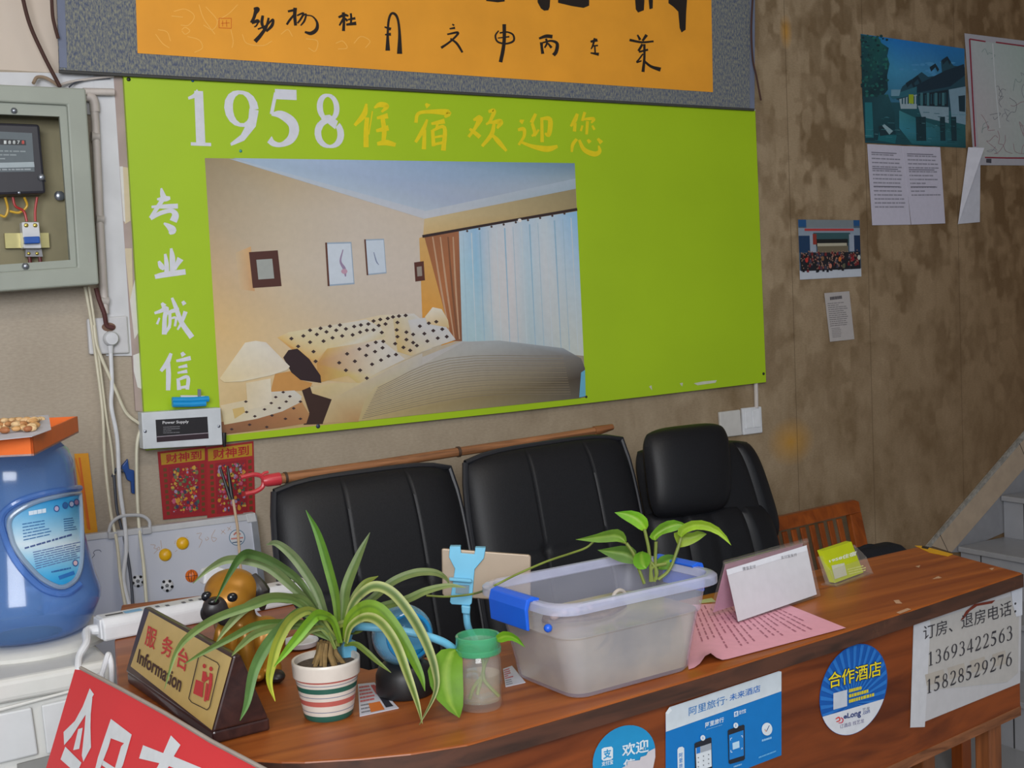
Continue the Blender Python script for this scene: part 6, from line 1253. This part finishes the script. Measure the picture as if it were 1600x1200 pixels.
for pts, d0, d1, w_, c0, c1, mg in (
  ([(529, 1000), (525, 940), (516, 899), (497, 836), (478, 797)], .0, .0, 15, (100, 124, 40), (74, 120, 40), None),
  ([(533, 1000), (537, 950), (541, 917), (559, 871), (578, 832)], .0, .03, 17, (96, 120, 50), (90, 104, 66), None),
  ([(520, 1000), (506, 955), (491, 917), (462, 874), (434, 850), (416, 851)], .0, .05, 16, G3, (120, 134, 96), None),
  ([(520, 1000), (487, 949), (450, 911), (412, 883), (362, 874), (331, 886), (301, 912)], .0, -.02, 15, G3, (116, 128, 84), None),
  ([(520, 1000), (475, 917), (434, 883), (397, 867), (378, 869), (359, 896), (336, 941)], .02, -.07, 15, G3, (50, 84, 30), None),
  ([(520, 1000), (480, 942), (450, 935), (419, 935), (384, 950), (355, 980), (337, 1005)], .0, -.06, 17, (92, 112, 60), (130, 142, 90), None),
  ([(520, 1000), (470, 945), (430, 935), (397, 945), (340, 965), (300, 990), (275, 1020), (257, 1077)], -.01, -.12, 14, (92, 112, 60), (110, 130, 70), None),
  ([(520, 1000), (480, 975), (440, 973), (400, 977), (360, 997), (317, 1020), (287, 1038)], -.02, -.10, 12, (76, 100, 40), (96, 118, 60), None),
  ([(520, 1000), (470, 980), (437, 980), (400, 990), (375, 1010), (362, 1025)], -.02, -.09, 13, (96, 116, 60), (120, 136, 80), None),
  ([(522, 1000), (476, 957), (447, 975), (418, 1007), (397, 1048), (386, 1098), (375, 1126)], -.03, -.13, 19, (96, 116, 66), (84, 124, 66), None),
  ([(524, 1000), (490, 956), (458, 966), (436, 1000), (425, 1037), (421, 1066), (430, 1096)], -.03, -.12, 17, (110, 120, 60), (170, 176, 50), None),
  ([(532, 1005), (520, 970), (500, 961), (488, 968), (465, 996), (444, 1022), (428, 1042)], -.04, -.10, 17, (96, 130, 30), (110, 160, 40), None),
  ([(540, 1000), (545, 960), (558, 934), (584, 916), (613, 926), (642, 961), (666, 1005), (680, 1048), (680, 1083), (655, 1133)], -.01, -.05, 17, (92, 112, 60), (90, 106, 60), PALE),
  ([(540, 1000), (545, 968), (567, 949), (590, 951), (613, 975), (637, 1013), (657, 1054), (664, 1080)], -.03, -.09, 22, (110, 140, 34), (84, 120, 30), None),
  ([(540, 1005), (548, 978), (572, 964), (596, 974), (619, 1007), (637, 1054), (652, 1098), (660, 1131)], -.04, -.12, 16, (110, 130, 50), (84, 100, 40), PALE),
  ([(536, 1000), (550, 955), (578, 938), (613, 909), (648, 895), (677, 894), (695, 902), (703, 914)], .02, .06, 13, (86, 104, 60), (110, 120, 70), None),
  ([(538, 1000), (556, 968), (590, 950), (634, 937), (666, 923), (701, 915), (728, 918)], .02, .0, 13, (76, 100, 40), (120, 130, 84), None),
  ([(534, 1000), (543, 955), (567, 914), (591, 900)], .0, .04, 12, (100, 120, 50), (100, 110, 40), None),
  ([(538, 1008), (555, 1006), (570, 1016), (590, 1034), (611, 1051)], -.03, -.06, 9, (90, 110, 40), (110, 124, 60), None),
  ([(530, 1010), (540, 990), (560, 985), (580, 972), (600, 966)], .01, .03, 9, (100, 110, 50), (110, 124, 60), None),
  ([(526, 1012), (534, 990), (560, 978), (596, 948), (640, 938)], .02, .05, 9, (90, 104, 50), (100, 118, 60), None),
  ([(524, 1014), (508, 984), (486, 985), (470, 1000), (462, 1010)], -.03, -.05, 9, (110, 124, 60), (120, 130, 60), None),
  ([(528, 1010), (526, 980), (548, 972), (572, 968)], -.02, -.02, 11, (110, 120, 50), (110, 126, 50), None),
  ([(524, 1010), (512, 980), (512, 960)], -.01, .0, 10, (104, 120, 60), (110, 130, 60), None)): leaf(pts, d0, d1, w_, c0, c1, mg)

# business leaflet by the pot and by the jar
def leaflet(q_, lab, seed):
    m_ = plane_map((0, 0, HC+.0012), (0, 0, 1), .0003); t_ = thing('leaflet', T(*q_[0]), lab, 'leaflet', 'printed leaflets on the counter')
    MB().prism([T(*p, HC+.0012) for p in q_], (0, 0, -.0008)).build('sheet', M('white_paper', (206, 208, 214), .7), t_, smooth=False)
    b = MB(); g = lambda u, v: bil(q_, u, v)
    dashes(b, m_, [g(.05, .05), g(.6, .05), g(.6, .6), g(.05, .6)], 5, (190, 90, 96), 1, seed=seed, h=.5, lo=.1, hi=.3); dashes(b, m_, [g(.05, .62), g(.4, .62), g(.4, .95), g(.05, .95)], 3, (120, 120, 130), 1, seed=seed+1, h=.4, lo=.1, hi=.3)
    if seed == 3: b.poly(m_, [g(.68, .08), g(.9, .08), g(.9, .4), g(.68, .4)], (176, 60, 70), 1.4); b.poly(m_, [g(.72, .45), g(.92, .45), g(.92, .9), g(.72, .9)], (40, 40, 50), 1.4); b.poly(m_, [g(.3, .66), g(.66, .66), g(.66, .95), g(.3, .95)], (206, 110, 40), 1.6)
    b.build('print', PRINT, t_, smooth=False)
leaflet([(559, 1069), (585, 1066), (623, 1106), (562, 1119)], 'white leaflet with red print between plant pot and black bowl base', 3)
leaflet([(786, 1045), (800, 1040), (821, 1066), (790, 1073)], 'white leaflet with red print between glass jar and plastic tub', 8)

# blue bowl on a black base
bq = T(634, 1096); BD = depth(bq); bs = BD/FPX; bc_ = C(634, 1090, BD+42*bs); 
t = thing('bowl_holder', V((bc_.x, bc_.y, HC)), 'round blue tinted plastic globe on a black base behind the spider plant', 'globe')
MB().lathe([(44*bs, .001), (47*bs, .006), (46*bs, .03), (40*bs, .042), (30*bs, .048)], (bc_.x, bc_.y, HC), 36).build('base', M('black_plastic', (28, 28, 30), .45), t, ang=50)
gc = V((bc_.x, bc_.y, HC+.044+46*bs)); gr = 49*bs
op = (V((-.12, -1, .15))).normalized(); Rg = op.to_track_quat('Z', 'Y').to_matrix()
pr_ = [(gr*sin(a), -gr*cos(a)) for a in (PI*i/24 for i in range(1, 19))]
pr_ += [(r*.95, z_*.95) for r, z_ in reversed(pr_)]
MB().lathe([(max(r, .0004), z_) for r, z_ in pr_], gc, 40, Rg, cap0=False, cap1=False).build('globe_shell', M('blue_acrylic', (150, 214, 240), .12, alpha=.36, var=.03, gloss=.06, tint=.4), t, ang=60)
rim = [gc+Rg @ V((gr*sin(PI*.75)*cos(a), gr*sin(PI*.75)*sin(a), -gr*cos(PI*.75))) for a in (2*PI*i/40 for i in range(41))]; MB().tube(rim, .003, 8, cap=False).build('rim', M('blue_rim_acrylic', (40, 150, 210), .15, alpha=.7), t)
b = MB(); b.lathe([(.0004, -gr*.93), (gr*.5, -gr*.79), (gr*.78, -gr*.5), (gr*.86, -gr*.32), (.0004, -gr*.30)], gc, 32); b.build('blue_filling', M('blue_gel', (50, 170, 224), .25, alpha=.85), t, ang=50)

# blue gooseneck clamp holding a gold phone
CY = M('cyan_plastic', (104, 176, 208), .4, var=.04)
kd = depth(T(725, 1040))-.03+.06
t = thing('phone_clamp', T(545, 1030), 'light blue gooseneck clamp holding the gold phone above the glass jar', 'phone holder')
gd_ = BD-.055
MB().tube([C(540, 1012, gd_+.05), C(548, 985, gd_+.03), C(566, 979, gd_), C(640, 988, gd_-.0), C(690, 1002, gd_+.01), C(722, 1022, gd_+.06), C(748, 1022, kd+.03), C(742, 1000, kd+.02), C(731, 978, kd), C(728, 945, kd)], .0056, 12, smooth=8).build('gooseneck', CY, t)
MB().box(C(541, 1018, gd_+.05), (.022, .03, .034)).build('table_clamp', CY, t, smooth=False, bevel=.004)
zk = lambda *p: cp(680, 840, .2332, p)
kp = lambda px, py, o=0.: C(px, py, kd-.008+o)
back = FW*.004
MB().prism([kp(*q_) for q_ in zk((97, 62), (170, 62), (173, 104), (262, 112), (270, 70), (338, 72), (326, 140), (264, 214), (245, 440), (232, 455), (110, 448), (98, 432), (132, 210), (92, 132))], back).build('clamp_plate', CY, t, smooth=False, bevel=.001)
for q_ in (((97, 60), (170, 60), (170, 72), (97, 72)), ((268, 68), (338, 70), (336, 82), (266, 80))): MB().prism([kp(*p) for p in zk(*q_)], FW*.020).build('claw', CY, t, smooth=False, bevel=.001)
MB().prism([kp(*q_, -.012) for q_ in zk((92, 272), (238, 282), (248, 296), (238, 302), (96, 290))], FW*.012).build('slider', CY, t, smooth=False, bevel=.001)
MB().prism([kp(*q_, -.004) for q_ in zk((138, 316), (228, 322), (224, 380), (136, 372))], FW*.005).build('spring_window', M('spring_grey', (110, 130, 140), .4, .3), t, smooth=False)
MB().prism([kp(*q_, -.006) for q_ in zk((174, 455), (236, 462), (232, 516), (178, 510))], FW*.012).build('swivel', CY, t, smooth=False, bevel=.002)
GOLD = M('gold_phone', (152, 136, 118), .4, .3, var=.03)
t = thing('phone', C(760, 925, kd+.006), 'gold phone held sideways in the light blue clamp', 'phone')
qq = zk((42, 78), (56, 74), (630, 116), (642, 128), (640, 420), (630, 432), (60, 395), (48, 380))
MB().prism([kp(*q_, .0045) for q_ in qq], FW*.007).build('body', GOLD, t, smooth=False, bevel=.002, seg=3)

# glass jar with cuttings
jq = T(752, 1116); JD = depth(jq); js = JD/FPX; jc = C(752, 1110, JD+34*js); jr = 35*js; jh = .096
t = thing('glass_jar', V((jc.x, jc.y, HC)), 'glass jar with a green screw ring and pothos cuttings in water', 'jar')
GLS = M('clear_glass', (226, 230, 226), .08, alpha=.07, var=.0, gloss=.04, tint=.02, ior=1.45)
MB().lathe([(.0005, .001), (jr*.9, .001), (jr, .008), (jr, jh*.68), (jr*.94, jh*.76), (jr*.86, jh*.82), (jr*.86, jh*.97), (jr*.80, jh*.97), (jr*.80, jh*.82), (jr*.93, jh*.68), (jr*.93, .012), (.0005, .007)], (jc.x, jc.y, HC), 40).build('glass', GLS, t, ang=50)
MB().lathe([(.0005, .0075), (jr*.92, .0125), (jr*.92, jh*.50), (.0005, jh*.50)], (jc.x, jc.y, HC), 40).build('water', M('jar_water', (206, 202, 160), .1, alpha=.07, gloss=.03, tint=.1), t, ang=50)
MB().lathe([(jr*.88, jh*.80), (jr*1.02, jh*.80), (jr*1.04, jh*.815), (jr*1.04, jh*.87), (jr*1.0, jh*.88), (jr*1.02, jh*.89), (jr*1.02, jh*1.05), (jr*.98, jh*1.06), (jr*.9, jh*1.05), (jr*.9, jh*.80)], (jc.x, jc.y, HC), 44).build('screw_ring', M('green_ring', (86, 178, 132), .3, alpha=.46, gloss=.1), t, ang=40)
STM = M('stem', (110, 124, 50), .5, var=.15)
def jp(px, py, o=0.): return C(px, py, JD+34*js+o)
for pts in ([(746, 1085), (752, 1060), (756, 1040), (748, 1015), (728, 1008), (718, 1014)], [(780, 1088), (764, 1072), (756, 1060), (757, 1040), (770, 1012), (780, 1002)], [(734, 1092), (740, 1075), (752, 1058)]):
    MB().tube([jp(*p, -.012 if i > 3 else 0) for i, p in enumerate(pts)], .0026, 8, smooth=5).build('stem', STM, t)
def leafpoly(pts, tip, d0, d1, fold, c0, c1, parent, nm='leaf', N=9):
    """heart shaped leaf from its outline; pts starts at the base, index tip is the point; d0,d1 depths of base and tip"""
    A = catmull(pts[:tip+1], 8); B2_ = catmull(list(reversed(pts[tip:]+[pts[0]])), 8)
    rs = lambda Q, s_: Q[min(int(s_*(len(Q)-1)+.5), len(Q)-1)]
    vs = []; cs = []; K = 7
    for i in range(N+1):
        s_ = i/N; a, c = rs(A, s_), rs(B2_, s_); d = d0+(d1-d0)*s_
        for k in range(K):
            u = k/(K-1); e = 1-abs(2*u-1)
            x, y = a[0]+(c[0]-a[0])*u, a[1]+(c[1]-a[1])*u
            vs.append(C(x, y, d+fold*(e**1.3)*sin(PI*min(1, s_*.9+.1))))
            c_ = lerp3(c0, c1, s_); c_ = lerp3(c_, (150, 170, 70), .45) if k == K//2 else c_
            cs.append(lin(c_))
    b = MB(); b.keep = True; b.add(vs, [(i*K+k, i*K+k+1, (i+1)*K+k+1, (i+1)*K+k) for i in range(N) for k in range(K-1)], cs); return b.build(nm, LEAF, parent, ang=180)
leafpoly([(715, 1014), (692, 1014), (677, 1030), (668, 1056), (686, 1098), (718, 1122), (724, 1098), (723, 1050), (722, 1024)], 5, JD+.02, JD-.035, .006, (92, 130, 26), (84, 124, 22), t)
leafpoly([(775, 1002), (776, 992), (790, 986), (808, 994), (821, 1012), (800, 1001), (784, 1004)], 4, JD+.01, JD-.02, .005, (110, 150, 30), (84, 140, 24), t)

# plastic tub used as a tank
tx, ty, ta, tL, tW, tH, tt = 1.003, -1.536, .055, .305, .214, .143, .032
def tubp(lx, ly, z): return V((tx+cos(ta)*lx-sin(ta)*ly, ty+sin(ta)*lx+cos(ta)*ly, HC+z))
def tring(f, z, dl=0.): 
    ins = tt*(1-f); iny = .019*(1-f); return [tubp(x, y, z) for x, y in rounded(tL-2*ins-.022+2*dl, tW-2*iny-.022+2*dl, (.024+.016*f), 6)]
t = thing('plastic_tub', tubp(0, 0, 0), 'translucent plastic storage tub half full of murky water with a pothos', 'tub')
TUB = M('milky_plastic', (214, 216, 236), .3, alpha=.25, var=.0, gloss=.2, tint=.05, ior=1.12)
b = MB(); r_ = [tring(0, .001, -.012), tring(0, .001, -.003), tring(.03, .006), tring(.3, .045), tring(.62, .088), tring(.635, .090, .0025), tring(.97, tH-.010, .0015)]
b.loft(r_, cap1=False); b.build('walls', TUB, t, ang=40)
b = MB(); b.loft([tring(.95, tH-.016, .010), tring(1, tH-.014, .013), tring(1, tH-.003, .013), tring(1, tH, .010), tring(1, tH, .002), tring(1, tH-.003, 0.0), tring(.97, tH-.012, .0)], cap0=False, cap1=False); b.build('rim', M('milky_rim', (196, 200, 226), .3, alpha=.5, gloss=.2, tint=.1, ior=1.2), t, ang=40)
wl = .090
b = MB(); b.loft([tring(.03, .007, -.002), tring(.3, .045, -.002), tring(.63, wl, -.002)]); b.build('murky_water', M('murky_water', (182, 170, 142), .4, alpha=.54, var=.4, scale=9, gloss=.06, tint=.1, ior=1.2), t, ang=30)
BL_ = M('blue_clip', (26, 92, 210), .35, var=.04)
for sgn in (-1, 1):
    X_ = sgn*(tL/2+.002); hw = .046; b = MB()
    prf = [(X_-sgn*.014, tH+.002), (X_-sgn*.002, tH+.006), (X_+sgn*.008, tH+.003), (X_+sgn*.012, tH-.010), (X_+sgn*.010, tH-.040), (X_+sgn*.005, tH-.041), (X_+sgn*.006, tH-.012), (X_+sgn*.002, tH-.001), (X_-sgn*.012, tH-.002)]
    b.loft([[tubp(p[0], y, p[1]) for p in prf] for y in (-hw, -hw*.5, 0, hw*.5, hw)]); b.build('clip', BL_, t, smooth=False, bevel=.0015)
MB().ball(tubp(-tL/2+.012, -.062, tH-.037), .006, 12, 8).build('clip_pivot', BL_, t)
t2 = thing('basking_platform', tubp(-.03, .02, wl), 'brown floating platform with pebbles and a small ring inside the tub', 'platform')
b = MB(); b.prism([tubp(x*.075-.02, y*.032+.012, wl-.006) for x, y in ((cos(a), sin(a)*(1+.2*sin(3*a))) for a in (2*PI*i/24 for i in range(24)))], (0, 0, .012)); b.build('platform', M('wet_wood', (110, 92, 74), .6, var=.3, scale=60, bump=.5), t2, smooth=False, bevel=.003)
for i in range(7): MB().ball(tubp(-.085+.011*i, .0+.010*((i*37) % 5)/5, wl+.010), (.007, .006, .005), 10, 7).build('pebble', M('pebble_%d' % (i % 2), ((176, 150, 140), (140, 128, 116))[i % 2], .5), t2)
MB().tube([tubp(.035+.012*cos(a), .0, wl+.016+.012*sin(a)) for a in (PI*1.1*i/12-.1 for i in range(13))], .003, 8).build('ring', M('pale_ring', (176, 168, 160), .5), t2)
tk = thing('pothos', tubp(.09, .02, .02), 'pothos with glossy green leaves growing out of the plastic tub', 'plant')
pdp = depth(tubp(.085, .02, .1)); ZR = lambda *p: cp(760, 640, .3125, p)
b = MB(); rn = random.Random(3)
for i in range(60):
    p = V((.085+rn.uniform(-.03, .025), rn.uniform(-.055, .03), .078)); pts = [tubp(*p)]
    for k in range(5): p = V((min(.075+.25*p.z, max(-.02, p.x+rn.uniform(-.022, .018))), min(.06, max(-.055, p.y+rn.uniform(-.02, .02))), max(.012, p.z-rn.uniform(.003, .017)))); pts.append(tubp(*p))
    b.tube(pts, rn.uniform(.0012, .0026), 6, smooth=3)
tag(b.build('root_mass', M('dark_roots', (50, 46, 44), .8, var=.3, scale=90), tk), kind='stuff')
LG, LD = (120, 168, 30), (84, 140, 24)
for pts, tip, dd0, dd1, c0, c1 in (
   (ZR((800, 600), (810, 575), (795, 535), (735, 505), (640, 514), (680, 545), (730, 575), (775, 605)), 4, .01, .03, LG, LD),
   (ZR((698, 668), (700, 640), (670, 600), (610, 603), (540, 625), (445, 650), (560, 665), (650, 660)), 5, .0, -.01, (96, 130, 40), (90, 124, 40)),
   (ZR((845, 655), (815, 640), (835, 605), (880, 565), (945, 552), (1005, 578), (950, 605), (880, 625)), 5, -.005, .0, (100, 140, 30), (90, 136, 30)),
   (ZR((975, 640), (950, 610), (990, 570), (1050, 552), (1120, 565), (1185, 610), (1225, 680), (1150, 622), (1070, 600), (1010, 612)), 6, -.01, -.05, (130, 164, 40), (130, 160, 40)),
   (ZR((965, 690), (940, 640), (945, 610), (1010, 620), (1060, 605), (1102, 622), (1060, 655), (1010, 680)), 5, .01, .01, (130, 150, 40), (110, 140, 40)),
   (ZR((755, 775), (745, 700), (690, 680), (620, 690), (555, 702), (620, 740), (680, 765)), 4, .02, .03, (76, 110, 40), (76, 110, 40)),
   (ZR((800, 795), (820, 760), (815, 725), (780, 708), (745, 722), (733, 755), (742, 785), (770, 800)), 3, -.01, -.02, (90, 140, 30), (90, 140, 30)),
   (ZR((860, 800), (850, 760), (880, 730), (930, 725), (965, 745), (940, 780), (900, 800)), 4, .0, .02, (80, 120, 36), (80, 120, 40))):
    leafpoly(pts, tip, pdp+dd0, pdp+dd1, .006, c0, c1, tk)
for pts in (ZR((830, 860), (822, 800), (812, 700), (800, 640), (790, 598)), ZR((790, 870), (760, 790), (735, 720), (700, 668)), ZR((850, 850), (845, 760), (848, 660)), ZR((860, 850), (915, 800), (955, 700), (975, 632)), ZR((840, 860), (850, 800), (780, 720)), ZR((820, 860), (830, 790), (900, 770))):
    MB().tube([C(x, y, pdp) for x, y in pts], .0026, 8, smooth=5).build('stem', STM, tk)
kd2 = kd-.03
MB().tube([C(*p, d) for p, d in zip(ZR((700, 668), (575, 640), (500, 690), (425, 718), (300, 760), (150, 825), (30, 885), (-60, 920), (-190, 935), (-300, 930)), (pdp, pdp+.02, pdp+.02, pdp+.0, pdp-.03, pdp-.06, pdp-.075, kd2, kd2-.02, kd2-.02))], .0017, 7, smooth=5).build('runner', STM, tk)
# small glass inside the tub under the plant
# pink price list
PQ = [(1086, 938), (1222, 940), (1320, 981), (1100, 1042)]
def zp(u, v): return HC+.0014
t = thing('pink_sheet', T(1200, 985), 'pink printed sheet with a curled corner on the counter under the acrylic stand', 'paper')
b = MB(); nu, nv = 28, 18; vs = []; cs = []
PQ = [(1062, 946), (1215, 938), (1322, 981), (1076, 1046)]
def pinkp(u, v, lift=0.):
    x, y = bil(PQ, u, v); p = T(x, y, HC+.0014+lift); edge = max(0, v-.72)/.28
    k = math.exp(-((u-.13)/.05)**2)*edge**1.5
    p.z += .017*k; return p
for i in range(nv+1):
    for j in range(nu+1): vs.append(pinkp(j/nu, i/nv)); cs.append(lin((222, 160, 178)))
b.keep = True; b.add(vs, [(i*(nu+1)+j, i*(nu+1)+j+1, (i+1)*(nu+1)+j+1, (i+1)*(nu+1)+j) for i in range(nv) for j in range(nu)], cs); b.build('sheet', PRINT, t, ang=60)
b = MB(); rn = random.Random(9)
for col in range(17):
    u0 = .10+col*.047; v = .08 if col % 3 else .02
    while v < (.80 if col % 4 else .55):
        dv = rn.uniform(.03, .09); 
        if u0 < .20 and v > .6: break
        ps4 = [pinkp(u0+.035*v, v, .0006), pinkp(u0+.012+.035*v, v, .0006), pinkp(u0+.012+.035*(v+dv), v+dv, .0006), pinkp(u0+.035*(v+dv), v+dv, .0006)]
        b.add(ps4, [(0, 1, 2, 3)], lin((168, 104, 124))); v += dv+rn.uniform(.012, .03)
b.build('print', PRINT, t, smooth=False)
tag(MB().prism([T(*q_, HC+.0012) for q_ in ((1092, 938), (1112, 934), (1118, 939.5), (1094, 942))], (0, 0, -.0008)).build('paper_sheet', M('pale_green_paper', (176, 190, 130), .7), smooth=False), 'pale green paper edge showing behind the pink sheet', 'paper')
# acrylic tent with a blank payment card
cx2, cy2, a2, L2, W2_, h2, ln2 = 1.4424, -1.4056, .1799, .2321, .0677, .0975, -.0067
def ap(lx, ly, z): return V((cx2+cos(a2)*lx-sin(a2)*ly, cy2+sin(a2)*lx+cos(a2)*ly, HC+.0022+z))
t = thing('acrylic_stand', ap(0, 0, 0), 'clear acrylic tent stand with a white card on the pink sheet', 'card stand')
ACR = M('clear_acrylic', (200, 192, 186), .12, alpha=.07, var=.0, gloss=.05, tint=.04, ior=1.25)
def leg_(ly, th3):
    d_ = V((0, ln2-ly, h2)).normalized(); s3 = 1 if ly < 0 else -1
    return [(ly, 0), (ln2-.003*s3, h2), (ln2+.002*s3, h2), (ly+.005*s3, 0)]
for ly, nm in ((-W2_/2, 'front_leaf'), (W2_/2, 'back_leaf')):
    pf = leg_(ly, .004); MB().loft([[ap(-L2/2, *p) for p in pf], [ap(L2/2, *p) for p in pf]]).build(nm, ACR, t, smooth=False, bevel=.0008)
MB().tube([ap(-L2/2, ln2, h2), ap(L2/2, ln2, h2)], .0045, 12).build('folded_edge', ACR, t)
am = tri_map(ap(-L2/2, -W2_/2-.001, 0), ap(L2/2, -W2_/2-.001, 0), ap(0, ln2-.0045, h2), .0004)
z3c = lambda *p: cp(1060, 820, .2125, p)
b = MB(); cq = z3c((352, 330), (942, 150), (1018, 512), (438, 712)); b.grid(am, cq, [[(200, 200, 206), (204, 206, 212)], [(196, 194, 200), (196, 196, 204)]], 1); b.poly(am, z3c((354, 332), (944, 150), (946, 190), (360, 372)), (214, 218, 226), 2)
b.text(am, '微信支付', z3c((470, 312), (566, 292), (568, 318), (474, 338)), (90, 86, 92), 3, 0); b.text(am, '支付宝支付', z3c((752, 230), (868, 206), (872, 228), (756, 254)), (110, 106, 112), 3, 0); b.build('card', PRINT, t, smooth=False)
bkp = tri_map(ap(-L2/2, W2_/2-.006, 0), ap(L2/2, W2_/2-.006, 0), ap(0, ln2+.002, h2), .0004)
MB().prism([ap(-L2/2+.006, W2_/2-.006, .006), ap(L2/2-.006, W2_/2-.006, .006), ap(L2/2-.006, ln2+.004, h2-.004), ap(-L2/2+.006, ln2+.004, h2-.004)], (0, -.0006, 0)).build('pink_card', M('pink_card', (206, 160, 182), .7), t, smooth=False)
# card holder
c3, d3, a3, L3, W3, h3, ln3 = 1.6962, -1.3542, .2408, .1333, .0342, .0531, .0248
def hp(lx, ly, z): return V((c3+cos(a3)*lx-sin(a3)*ly, d3+sin(a3)*lx+cos(a3)*ly, HC+z))
t = thing('card_holder', hp(0, 0, 0), 'small clear acrylic holder with yellow-green business cards at the counter back', 'card holder')
MB().prism([hp(-L3/2, -W3/2, .0005), hp(L3/2, -W3/2, .0005), hp(L3/2, W3/2, .0005), hp(-L3/2, W3/2, .0005)], (0, 0, .0025)).build('base', ACR, t, smooth=False)
MB().loft([[hp(x, -W3/2+.004, .003), hp(x, -W3/2+.001, .003), hp(x, -W3/2+.014, .030), hp(x, -W3/2+.017, .030)] for x in (-L3/2, L3/2)]).build('front_lip', ACR, t, smooth=False)
MB().loft([[hp(x, W3/2-.010, .003), hp(x, W3/2-.013, .003), hp(x, ln3-.004, h3), hp(x, ln3-.001, h3)] for x in (-L3/2, L3/2)]).build('back_plate', ACR, t, smooth=False)
for x in (-L3/2, L3/2): MB().prism([hp(x, -W3/2+.002, .003), hp(x, W3/2-.010, .003), hp(x, ln3-.003, h3), hp(x, -W3/2+.014, .032)], (cos(a3)*.002*(1 if x < 0 else -1), 0, 0)).build('side_plate', ACR, t, smooth=False)
t = thing('business_cards', hp(0, 0, .003), 'stack of yellow-green business cards standing in the small acrylic holder', 'cards')
k0, k1_ = hp(-.052, -.004, .0045), hp(.052, -.004, .0045); kt = hp(0, .020, .062)-hp(0, -.004, .0045)
MB().prism([k0, k1_, k1_+kt, k0+kt], hp(0, .012, 0)-hp(0, 0, 0)).build('stack', M('card_lime', (176, 190, 20), .5, var=.04), t, smooth=False)
hm = tri_map(k0, k1_, k0+kt, .0004); b = MB()
b.text(hm, '1958住宿', z3c((1105, 258), (1310, 190), (1306, 226), (1112, 280)), (212, 218, 200), 2, .03); b.poly(hm, z3c((1125, 300), (1220, 280), (1240, 370), (1150, 400)), (186, 190, 170), 2); dashes(b, hm, z3c((1240, 320), (1370, 290), (1385, 340), (1260, 370)), 3, (206, 212, 120), 2, seed=4, h=.4, lo=.1, hi=.3); b.build('print', MATTE, t, smooth=False)
